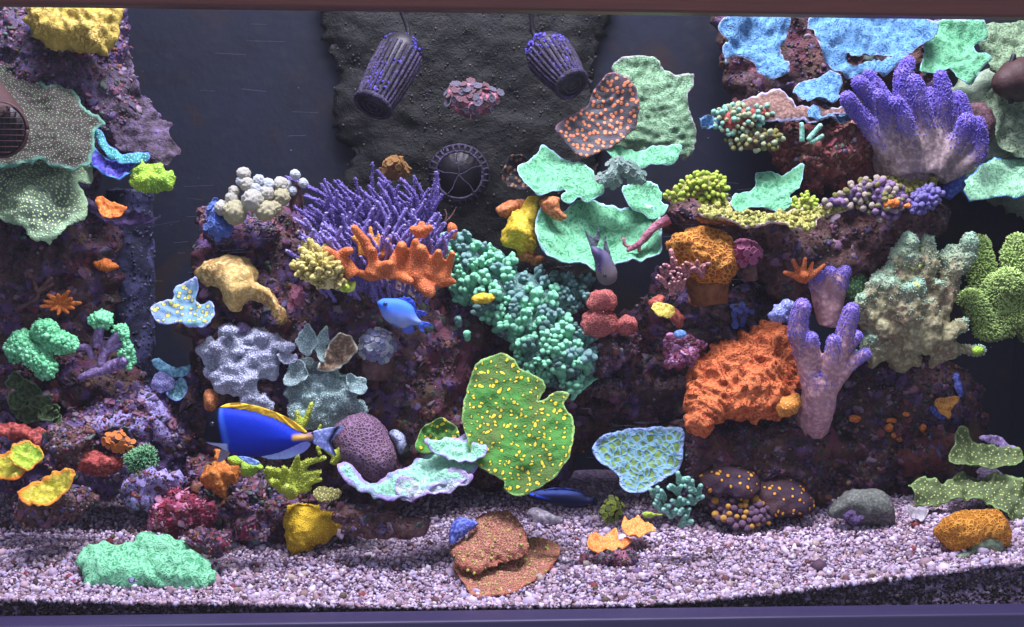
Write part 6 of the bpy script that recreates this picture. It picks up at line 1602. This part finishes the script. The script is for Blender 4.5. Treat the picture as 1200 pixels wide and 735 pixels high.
rock('rubble_rock', 'dull red sponge covered rock above the olive frills', [(362, 330), (420, 290), (480, 252), (542, 270), (542, 330), (512, 372), (462, 362), (432, 402), (404, 382)], .285, .03, rock_mat('dull_red', [(60, 32, 30), (100, 54, 48), (122, 70, 62), (130, 90, 84)]), .006, 30, 60, .003, z='O')
zz = [(250, 222, 18, 11), (355, 228, 17, 9), (347, 248, 12, 13), (362, 271, 9, 7), (378, 282, 9, 8), (447, 250, 10, 13), (397, 210, 11, 6)]
lz = ['orange polyp on the ledge of the right rock beside a lilac patch', 'wide flat orange polyp on the dark right rock', 'round orange polyp under the wide flat one', 'tiny orange polyp on the dark right rock', 'tiny orange polyp on the dark right rock', 'upright orange polyp right of the orange polyp pair', 'thin orange polyp tucked under the rock brow']
for k, (x, y, rx, ry) in enumerate(zz):
    c_ = px('O', [(x, y)])[0]
    LP('polyp', lz[k], 'coral', 'O', ellipse(x, y, rx, ry, 10, .15, k), M_orgzoa, Y=None, off=-.003, depth=.006, res=1.6, edge=.4, amp=.001, group='orange polyps on the right rock')
o = thing('fan_coral', 'amber fan coral with a blue stem on the brow of the right rock', 'coral', P1(1100, 490, .27))
yf = auto_Y(px('O', [(475, 165), (535, 165), (510, 220)]), -.012)
PLT('fan', None, None, 'O', [(472, 172), (500, 166), (537, 163), (530, 190), (512, 222), (490, 200)], coral('amber', (214, 138, 50), (238, 176, 90), 'ridge', 160), o, Y=yf, tilt=15, ruffle=.003, res=1.8)
PLT('stem', 'blue stem', None, 'O', [(462, 192), (485, 190), (505, 215), (500, 225), (470, 208)], M_blue_bit, o, Y=yf + .003, tilt=20, ruffle=.002, res=1.8)
LP('crust_coral', 'violet blue crust on the right edge of the right rock', 'coral', 'O', [(530, 105), (545, 95), (560, 120), (562, 150), (545, 160), (535, 135)], M_blue_bit, Y=None, off=-.004, depth=.006, res=2)
LP('mushroom_coral', 'large grey green mushroom coral dome on the gravel under the right rock', 'coral', 'O', [(178, 500), (190, 462), (220, 435), (270, 420), (320, 428), (355, 465), (367, 510), (345, 535), (280, 530), (220, 510)], M_greymush, Y=on_sand('O', [(178, 500), (190, 462), (220, 435), (270, 420), (320, 428), (355, 465), (367, 510), (345, 535), (280, 530), (220, 510)], 30), depth=.03, tilt=30, amp=.003, freq=30, res=2.4, edge=.6)
o = thing('mat_coral', 'dark purple mat of mushroom corals with amber spots on the gravel', 'coral', P1(890, 615, .16))
LP('cap', None, None, 'N', [(408, 585), (430, 555), (500, 545), (560, 560), (590, 600), (560, 640), (480, 640), (425, 620)], M_darkmat, o, Y=on_sand('N', [(430, 590), (500, 555), (580, 590), (500, 650)], 40), depth=.013, tilt=40, amp=.004, freq=40)
LP('cap', None, None, 'N', [(560, 600), (610, 575), (680, 580), (730, 625), (755, 665), (720, 690), (640, 700), (590, 670)], M_darkmat, o, Y=on_sand('N', [(580, 620), (680, 585), (740, 660), (640, 700)], 42), depth=.014, tilt=42, amp=.004, freq=40)
g = G_lump(px('N', [(430, 650), (470, 630), (530, 630), (590, 660), (620, 690), (590, 725), (520, 728), (460, 705)]), on_sand('N', [(440, 660), (525, 640), (610, 690), (525, 728)], 45), depth=.014, tilt=45, amp=.003)
mk('bubble_base', g[0], g[1], coral('bubble_base', (84, 62, 84), (110, 86, 110), 'fuzz', 200), o, g[2])
AM = [knob_mesh('bubble', m, .7, .1, 1.05) for m in (coral('amberb', (196, 140, 56), (226, 180, 90), 'fuzz', 260), coral('purb', (110, 80, 104), (140, 110, 134), 'fuzz', 260), coral('purb2', (90, 66, 92), (130, 100, 120), 'fuzz', 260))]
place_on(g, AM, 'bubble', o, 70, .0046, 71, 1.45)
PLT('plate_coral', 'pale blue shield shaped plate coral with olive blotches on the gravel', 'coral', 'N', [(84, 505), (98, 480), (130, 460), (170, 446), (210, 437), (290, 437), (346, 450), (352, 490), (341, 560), (300, 590), (262, 612), (230, 632), (190, 632), (166, 610), (160, 580), (110, 550), (90, 528)], coral('blue_olive', (98, 124, 58), (112, 158, 178), 'cells', 100, .06, .22, c3=(120, 156, 84), rim=(142, 170, 216), rimw=(.84, .95), bump=.6, wv=.012), Y=on_sand('N', [(84, 505), (98, 480), (130, 460), (170, 446), (210, 437), (290, 437), (346, 450), (352, 490), (341, 560), (300, 590), (262, 612), (230, 632), (190, 632), (166, 610), (160, 580), (110, 550), (90, 528)], 30), tilt=30, ruffle=.008, cup=.02, edge=.8, res=2.2, thick=.007)
so = []
rp = random.Random(31)
for x, y in [(300, 640), (340, 620), (380, 610), (290, 670), (340, 660), (385, 650), (320, 690), (365, 690), (350, 715), (270, 630), (400, 625), (345, 590)]:
    for k in range(3):
        a = rp.uniform(-90, 90); L_ = rp.uniform(18, 32)
        so.append([(x, y + 8, 10), (x + .5 * L_ * math.sin(R(a)), y - .35 * L_ * math.cos(R(a)), 9, -.006), (x + L_ * math.sin(R(a)), y - .7 * L_ * math.cos(R(a)), 8, -.012)])
branched('soft_coral', 'seafoam green soft coral with stubby fingers beside the pale blue shield', 'coral', 'N', so, .115, M_seafoam, part='finger', seg=8)
LP('soft_coral', 'short yellow green stick lying on the gravel by the seafoam coral', 'coral', 'Q', [(960, 148), (985, 140), (1040, 145), (1042, 160), (1000, 164), (968, 160)], M_limetip, Y=.085, depth=.006, res=1.6, ridge=.002)
zoa_clump('polyp_clump', 'small green polyp clump on the gravel by the tail of the dark fish', 'Q', [(785, 150), (800, 105), (830, 85), (865, 95), (880, 130), (865, 170), (830, 186), (800, 176)], [M_zoagreen, M_limetip], on_sand('Q', [(832, 135), (832, 186)], 35), 26, .0042, depth=.012, tilt=35)
LP('sea_shell', 'grey cone shaped snail shell lying on the gravel', 'shell', 'Q', [(482, 150), (500, 128), (530, 122), (570, 140), (632, 170), (625, 185), (570, 198), (510, 202), (505, 170)], M_shell, Y=on_sand('Q', [(482, 150), (500, 128), (530, 122), (570, 140), (632, 170), (625, 185), (570, 198), (510, 202), (505, 170)], 40), depth=.013, tilt=40, amp=.001, res=1.8, edge=.4)
o = thing('cap_coral', 'rust coloured cap coral with a wide beaded brim on the gravel', 'coral', P1(585, 690, .04))
ycp = float(surf_Y([(600, 660)])[0])
PLT('brim', None, None, 'Q', [(180, 340), (230, 300), (300, 330), (420, 300), (480, 245), (520, 232), (570, 240), (622, 285), (602, 335), (550, 392), (480, 432), (400, 462), (330, 472), (250, 456), (208, 405)], M_cap, o, Y=ycp - .035, tilt=80, ruffle=.003, res=2.0, cup=-.006, edge=.8, thick=.006, nubs=(190, .0012, M_capspot))
LP('dome', None, None, 'Q', [(178, 330), (190, 290), (225, 255), (262, 190), (300, 155), (345, 140), (400, 138), (440, 165), (462, 205), (490, 260), (492, 320), (440, 340), (380, 360), (300, 390), (250, 385), (200, 360)], M_cap, o, Y=ycp - .03, depth=.012, tilt=62, amp=.006, freq=40, ridge=.004, rfreq=70, fold=(.0016, 420), res=2.0)
f = G_scatter(LAST[0][0], LAST[0][1], 120, .0011, 91, want=lambda nn, c: np.clip(-nn[:, 1] + nn[:, 2], 0, 1))
tag(mk('beads', f[0], f[1], M_capspot, o), kind='stuff')
LP('crust_patch', 'blue violet crust patch', None, 'Q', [(162, 235), (175, 190), (220, 168), (282, 182), (262, 210), (215, 250), (170, 275)], M_blue_bit, o, Y=ycp - .035, depth=.012, tilt=40, res=2)
rock('rubble_stone', 'pinkish stone under the orange polyp rosettes on the gravel', [(688, 345), (720, 325), (800, 320), (880, 310), (935, 330), (942, 362), (880, 388), (830, 382), (760, 360), (700, 358)], float(surf_Y([(710, 662)])[0]) - .012, .014, M_rosyrock, .006, 50, 60, .0025, M_grow, z='Q', tilt=45, res=2.2)
o = thing('polyp_rosette', 'two bright orange polyp rosettes joined over the pinkish stone', 'coral', P1(705, 660, .06))
ysr = float(surf_Y([(715, 640)])[0])
PLT('rosette', None, None, 'Q', [(733, 295), (745, 245), (775, 240), (800, 248), (835, 228), (860, 240), (870, 262), (905, 258), (920, 278), (900, 295), (860, 290), (850, 308), (800, 302), (765, 310), (740, 318)], coral('rosette', (240, 140, 66), (252, 190, 120), 'dots', 320, c3=(240, 134, 60), bump=.3, dist=.0015), o, Y=ysr - .03, tilt=66, ruffle=.006, rf=60, res=1.7, edge=.8)
PLT('rosette', None, None, 'Q', [(872, 220), (885, 182), (910, 188), (945, 174), (975, 195), (1005, 220), (1012, 245), (960, 250), (930, 265), (895, 250)], coral('rosette2', (240, 140, 66), (252, 190, 120), 'dots', 320, c3=(240, 134, 60), bump=.3, dist=.0015), o, Y=ysr - .02, tilt=66, ruffle=.006, rf=60, res=1.7, edge=.8)
LP('brain_coral', 'ochre orange brain coral mound on the gravel near the right end', 'coral', 'O', [(478, 550), (490, 520), (520, 500), (570, 488), (630, 485), (670, 502), (690, 540), (692, 590), (650, 600), (600, 600), (550, 608), (520, 590)], M_orgball, Y=on_sand('O', [(478, 550), (490, 520), (520, 500), (570, 488), (630, 485), (670, 502), (690, 540), (692, 590), (650, 600), (600, 600), (550, 608), (520, 590)], 35), depth=.03, tilt=35, amp=.003, freq=40, ridge=.003, rfreq=80, res=2.0)
LP('rubble_stone', 'flat grey green stone leaning on the ochre orange mound', 'rock', 'O', [(535, 615), (580, 600), (575, 565), (600, 548), (650, 545), (680, 570), (680, 600), (640, 612), (590, 612), (560, 626)], coral('ggstone', (104, 128, 98), (140, 156, 124), 'fuzz', 180, c3=(120, 116, 100)), Y=on_sand('O', [(535, 615), (580, 600), (575, 565), (600, 548), (650, 545), (680, 570), (680, 600), (640, 612), (590, 612), (560, 626)], 40), depth=.012, tilt=40, amp=.003, freq=50, res=2.0)
LP('rubble_stone', 'small dark red pebble near the flat grey green stone', 'rock', 'O', ellipse(484, 620, 14, 14, 10, .1, 3), M_rock_red, Y=.05, depth=.009, tilt=30, res=2)
PLT('rubble_stone', 'pale angular shell chip on the gravel by the grey mushroom dome', 'rock', 'O', [(395, 495), (415, 485), (450, 500), (440, 525), (405, 512)], M_shell, Y=.16, tilt=60, ruffle=.003, res=2)
rock('rubble_stone', 'dark violet stone lying by the grey mushroom dome', [(215, 500), (240, 488), (268, 500), (265, 520), (230, 528)], .145, .012, M_rock_purple, .004, 50, 0, z='O', tilt=40, res=2.2)
for k, (x, y, rx, ry, m, lab) in enumerate([(20, 522, 16, 9, M_rock_brown, 'small brown stone on the gravel left of the mint coral'), (75, 466, 20, 12, M_rock_brown, 'flat brown chip on the gravel by the mint coral'), (248, 585, 14, 12, M_rock_pink, 'dark red pebble touching the mint coral')]):
    LP('rubble_stone', lab, 'rock', 'C', ellipse(x, y, rx, ry, 10, .15, k), m, Y=float(surf_Y(px('C', [(x, y)]))[0]) - .003, depth=.006, tilt=45, res=1.8, amp=.002)

# ================================================================== fish
def cols(pxy, fn):
    c = np.array([fn(x, y) for x, y in pxy])
    return np.column_stack([c, np.ones(len(c))])

def in_frame(z, p):
    x0, y0, s = ZM[z]
    return np.column_stack([(p[:, 0] - x0) * s, (p[:, 1] - y0) * s])

M_fish = vcol_mat('fish_skin')
M_fin = vcol_mat('fish_fin', .3, 300, .5)
M_eye = plain_mat('fish_eye', (10, 10, 16), .1, .1, 60, 0, .8)
def fish_part(name, z, pts, Y, thick, fn, parent, tilt=0, yaw=0, fin=False, anchor=None, res=1.3):
    o_ = px(z, pts)
    if fin:
        g = G_plate(o_, Y, tilt=tilt, yaw=yaw, thick=.0016, res=res, edge=.25, ruffle=.002, rf=40, amp=.0008, freq=160, cup=0, anchor=anchor, grow=0, radial=.0012, nrad=40)
    else:
        g = G_lump(o_, Y, depth=thick, back=thick, tilt=tilt, yaw=yaw, res=res, edge=0, amp=0, fat=1.0, it=14, anchor=anchor)
    a = dict(Col=cols(in_frame(z, g[3]), fn))
    return mk(name, g[0], g[1], M_fin if fin else M_fish, parent, a)

def lerp(a, b, t):
    t = min(max(t, 0), 1)
    return tuple(x + (y - x) * t for x, y in zip(a, b))
def sstep(a, b, x):
    t = min(max((x - a) / (b - a), 0), 1); return t * t * (3 - 2 * t)

# powder blue tang
YT = .10
def tang_col(x, y):
    c = lerp(S(18, 50, 184), S(22, 36, 140), sstep(330, 480, y))
    c = lerp(c, S(80, 136, 230), .4 * (1 - sstep(0, 38, abs(x - (205 + (y - 200) * .25)))) * (1 - sstep(370, 400, y)))
    face = 1 - sstep(0, 22, x - (172 + max(0, y - 200) * .16))
    c = lerp(c, S(8, 9, 26), face * (1 - sstep(385, 396, y)))
    chin = (1 - sstep(235, 265, x)) * sstep(382, 394, y)
    c = lerp(c, S(176, 196, 236), chin)
    ped = sstep(740, 770, x) * (1 - sstep(8, 34, abs(y - 345)))
    c = lerp(c, S(214, 170, 70), ped)
    c = lerp(c, S(150, 116, 110), sstep(845, 880, x) * .7)
    return c
t = thing('surgeonfish', 'powder blue surgeonfish with a yellow back fin and black face', 'fish', P1(310, 545, YT))
an = (315, 508)
fish_part('body', 'T', [(52, 355), (50, 335), (62, 300), (75, 225), (108, 164), (150, 130), (200, 118), (330, 130), (450, 154), (560, 186), (680, 240), (780, 296), (850, 316), (910, 314), (912, 378), (850, 384), (760, 424), (650, 468), (520, 498), (400, 502), (320, 492), (250, 464), (170, 424), (100, 402), (66, 378)], YT, .012, tang_col, t, anchor=an)
fish_part('dorsal_fin', 'T', [(186, 112), (240, 90), (330, 82), (430, 96), (550, 128), (650, 168), (760, 223), (835, 277), (865, 312), (790, 300), (700, 250), (600, 205), (480, 162), (350, 134), (230, 126)], YT, 0, lambda x, y: S(255, 204, 60), t, fin=True, anchor=an)
fish_part('anal_fin', 'T', [(510, 490), (650, 458), (760, 412), (838, 380), (888, 392), (880, 432), (820, 477), (720, 514), (620, 524), (535, 514)], YT, 0, lambda x, y: lerp(S(150, 160, 236), S(176, 204, 250), sstep(430, 520, y)), t, fin=True, anchor=an)
fish_part('tail_fin', 'T', [(900, 314), (960, 290), (1060, 273), (1152, 264), (1088, 340), (1062, 400), (1092, 492), (1040, 472), (960, 422), (902, 382)], YT, 0, lambda x, y: lerp(lerp(S(166, 182, 246), S(20, 24, 60), sstep(1000, 1040, x + (abs(y - 380) * -.55)) * (1 - sstep(1045, 1075, x + abs(y - 380) * -.55))), S(22, 24, 50), 1 - sstep(905, 925, x)), t, fin=True, yaw=8, anchor=(368, 517))
fish_part('pelvic_fin', 'T', [(330, 500), (420, 508), (490, 540), (492, 560), (440, 567), (380, 542)], YT - .006, 0, lambda x, y: S(150, 184, 250), t, fin=True, tilt=10, anchor=an)
fish_part('pectoral_fin', 'T', [(212, 378), (250, 368), (284, 392), (290, 420), (262, 480), (215, 530), (165, 545), (180, 480), (205, 420)], YT - .015, 0, lambda x, y: lerp(S(232, 170, 50), S(150, 140, 156), sstep(405, 440, y)), t, fin=True, tilt=8, yaw=-22, anchor=an)
e = G_ball(P1(230 + 128 / 6.667, 460 + 246 / 6.667, YT - .0075), .0034, 0, 60, 2); ey = mk('eye', e[0], e[1], plain_mat('tang_iris', (60, 60, 90), .2, .2, 60, 0, .6), t)
e = G_ball(P1(230 + 128 / 6.667, 460 + 246 / 6.667, YT - .0098), .0020, 0, 60, 2); mk('pupil', e[0], e[1], M_eye, ey)

# blue damselfish
YC = .17
def dam(x, y):
    c = lerp(S(66, 124, 240), S(130, 156, 216), sstep(300, 460, y + (x - 350) * -.15))
    c = lerp(c, S(150, 160, 190), sstep(440, 560, y) * (1 - sstep(480, 560, x)))
    return c
t = thing('damselfish', 'plump bright blue damselfish swimming below the orange fingers', 'fish', P1(474, 390, YC))
an = (470, 366)
fish_part('body', 'X', [(124, 265), (150, 234), (200, 210), (300, 208), (400, 214), (480, 244), (560, 298), (600, 368), (625, 440), (668, 488), (662, 530), (600, 540), (540, 540), (470, 572), (400, 567), (320, 532), (250, 492), (200, 442), (165, 372), (145, 312)], YC, .009, dam, t, res=1.0, anchor=an)
fin_c = lambda x, y: lerp(S(56, 86, 200), S(36, 50, 130), sstep(200, 330, y) * .5)
fish_part('dorsal_fin', 'X', [(385, 220), (405, 192), (430, 205), (455, 180), (480, 200), (515, 192), (545, 215), (570, 235), (600, 290), (612, 345), (604, 378), (560, 306), (480, 252)], YC, 0, fin_c, t, fin=True, res=1, anchor=an)
fish_part('dorsal_fin', 'X', [(600, 365), (680, 358), (745, 402), (700, 412), (650, 440), (620, 430)], YC, 0, fin_c, t, fin=True, res=1, anchor=an)
fish_part('anal_fin', 'X', [(420, 562), (470, 640), (570, 642), (582, 590), (545, 535)], YC, 0, lambda x, y: S(86, 110, 196), t, fin=True, res=1, anchor=an)
fish_part('pelvic_fin', 'X', [(310, 525), (345, 560), (400, 580), (385, 560)], YC - .004, 0, lambda x, y: S(86, 110, 196), t, fin=True, res=1, anchor=an)
fish_part('tail_fin', 'X', [(645, 485), (730, 500), (820, 530), (765, 556), (695, 562), (712, 636), (655, 602), (625, 538)], YC, 0, lambda x, y: S(78, 110, 214), t, fin=True, res=1, anchor=an)
pe = px('X', [(226, 275)])[0]
e = G_ball(P1(pe[0], pe[1], YC - .0060), .0034, 0, 60, 2); ey = mk('eye', e[0], e[1], plain_mat('damsel_iris', (50, 90, 190), .2, .2, 60, 0, .6), t)
e = G_ball(P1(pe[0], pe[1], YC - .0084), .0020, 0, 60, 2); mk('pupil', e[0], e[1], M_eye, ey)

# violet grey fish pointing down
YA = .22
def ant(x, y):
    c = lerp(S(92, 88, 114), S(108, 98, 100), sstep(380, 520, y))
    c = lerp(c, S(40, 36, 80), .7 * (1 - sstep(0, 45, abs(x - 455 - (y - 400) * -.1))) * (1 - sstep(430, 520, y)))
    return c
t = thing('cardinalfish', 'violet grey fish hanging head down before the green plates', 'fish', P1(708, 335, YA))
an = (708, 312)
fish_part('body', 'W', [(442, 568), (424, 505), (420, 440), (408, 385), (390, 335), (386, 292), (412, 286), (462, 300), (518, 332), (562, 390), (602, 470), (614, 522), (602, 580), (560, 612), (512, 622), (470, 604)], YA, .010, ant, t, res=1.0, anchor=an)
for nm, pts in (('tail_fin', [(386, 305), (362, 240), (338, 152), (375, 188), (405, 206), (435, 176), (456, 124), (464, 210), (442, 270), (420, 305)]), ('dorsal_fin', [(500, 330), (498, 260), (511, 184), (528, 262), (552, 330), (572, 410), (545, 385)])):
    fish_part(nm, 'W', pts, YA + .001, 0, lambda x, y: S(96, 104, 112), t, fin=True, res=.9, anchor=an)
fish_part('pectoral_fin', 'W', [(455, 500), (440, 470), (452, 430), (470, 470), (480, 520)], YA - .013, 0, lambda x, y: S(60, 50, 90), t, fin=True, res=.9, anchor=an)
pe = px('W', [(505, 535)])[0]
e = G_ball(P1(pe[0], pe[1], YA - .0095), .0026, 0, 60, 2); mk('eye', e[0], e[1], M_eye, t)

# dark wrasse over the gravel
YW = .105
def wr(x, y):
    c = S(16, 22, 54)
    c = lerp(c, S(40, 60, 120), 1 - sstep(56, 70, y))
    c = lerp(c, S(50, 90, 230), (1 - sstep(0, 7, abs(y - (66 + (x - 500) * .2)))) * (1 - sstep(540, 590, x)))
    return c
t = thing('wrasse', 'slender black blue wrasse hovering over the gravel below the spotted cup', 'fish', P1(660, 593, YW))
an = (657, 584)
fish_part('body', 'Q', [(493, 74), (508, 60), (560, 49), (640, 51), (700, 61), (738, 79), (758, 84), (758, 109), (735, 111), (690, 119), (620, 116), (550, 98), (508, 86)], YW, .008, wr, t, res=1.0, anchor=an)
fish_part('tail_fin', 'Q', [(750, 84), (772, 79), (777, 97), (775, 116), (750, 110)], YW, 0, lambda x, y: S(14, 18, 40), t, fin=True, res=1, anchor=an)
fish_part('dorsal_fin', 'Q', [(555, 52), (600, 42), (680, 48), (730, 72), (725, 78), (640, 54)], YW, 0, lambda x, y: S(24, 40, 100), t, fin=True, res=1, anchor=an)
fish_part('anal_fin', 'Q', [(600, 108), (690, 115), (735, 108), (728, 122), (660, 124)], YW, 0, lambda x, y: S(16, 22, 60), t, fin=True, res=1, anchor=an)
pe = px('Q', [(518, 72)])[0]
e = G_ball(P1(pe[0], pe[1], YW - .0062), .0016, 0, 60, 2); mk('eye', e[0], e[1], M_eye, t)
# specks drifting in the water
rs = np.random.RandomState(123)
n_ = 170
xs = rs.uniform(-.6, .62, n_); ys = rs.uniform(.01, .3, n_); zs = rs.uniform(.12, .66, n_)
V, F = G_pebbles(xs, ys, zs, .00033 * np.exp(rs.normal(size=n_) * .35), rs)
tag(mk('floating_specks', V, F, plain_mat('speck', (210, 212, 220), .6, .1)), 'tiny pale specks drifting through the tank water', 'specks', kind='stuff')
for q in bpy.data.objects:
    if '_Y' in q: del q['_Y']

# ================================================================== faintly milky water and air
HAZE = 0.005
hm = bpy.data.materials.new('haze')
hm.use_nodes = True
for n_ in list(hm.node_tree.nodes):
    if n_.type == 'BSDF_PRINCIPLED': hm.node_tree.nodes.remove(n_)
pv = hm.node_tree.nodes.new('ShaderNodeVolumePrincipled')
pv.inputs['Color'].default_value = (0.80, 0.84, 0.92, 1)
pv.inputs['Density'].default_value = HAZE
hm.node_tree.links.new(pv.outputs[0], [n_ for n_ in hm.node_tree.nodes if n_.type == 'OUTPUT_MATERIAL'][0].inputs['Volume'])
V, Q = box_VF(-1.5, 1.5, -1.8, 0.8, -0.35, 1.2)
tag(mk('haze', V, Q, hm, smooth=False), kind='stuff')
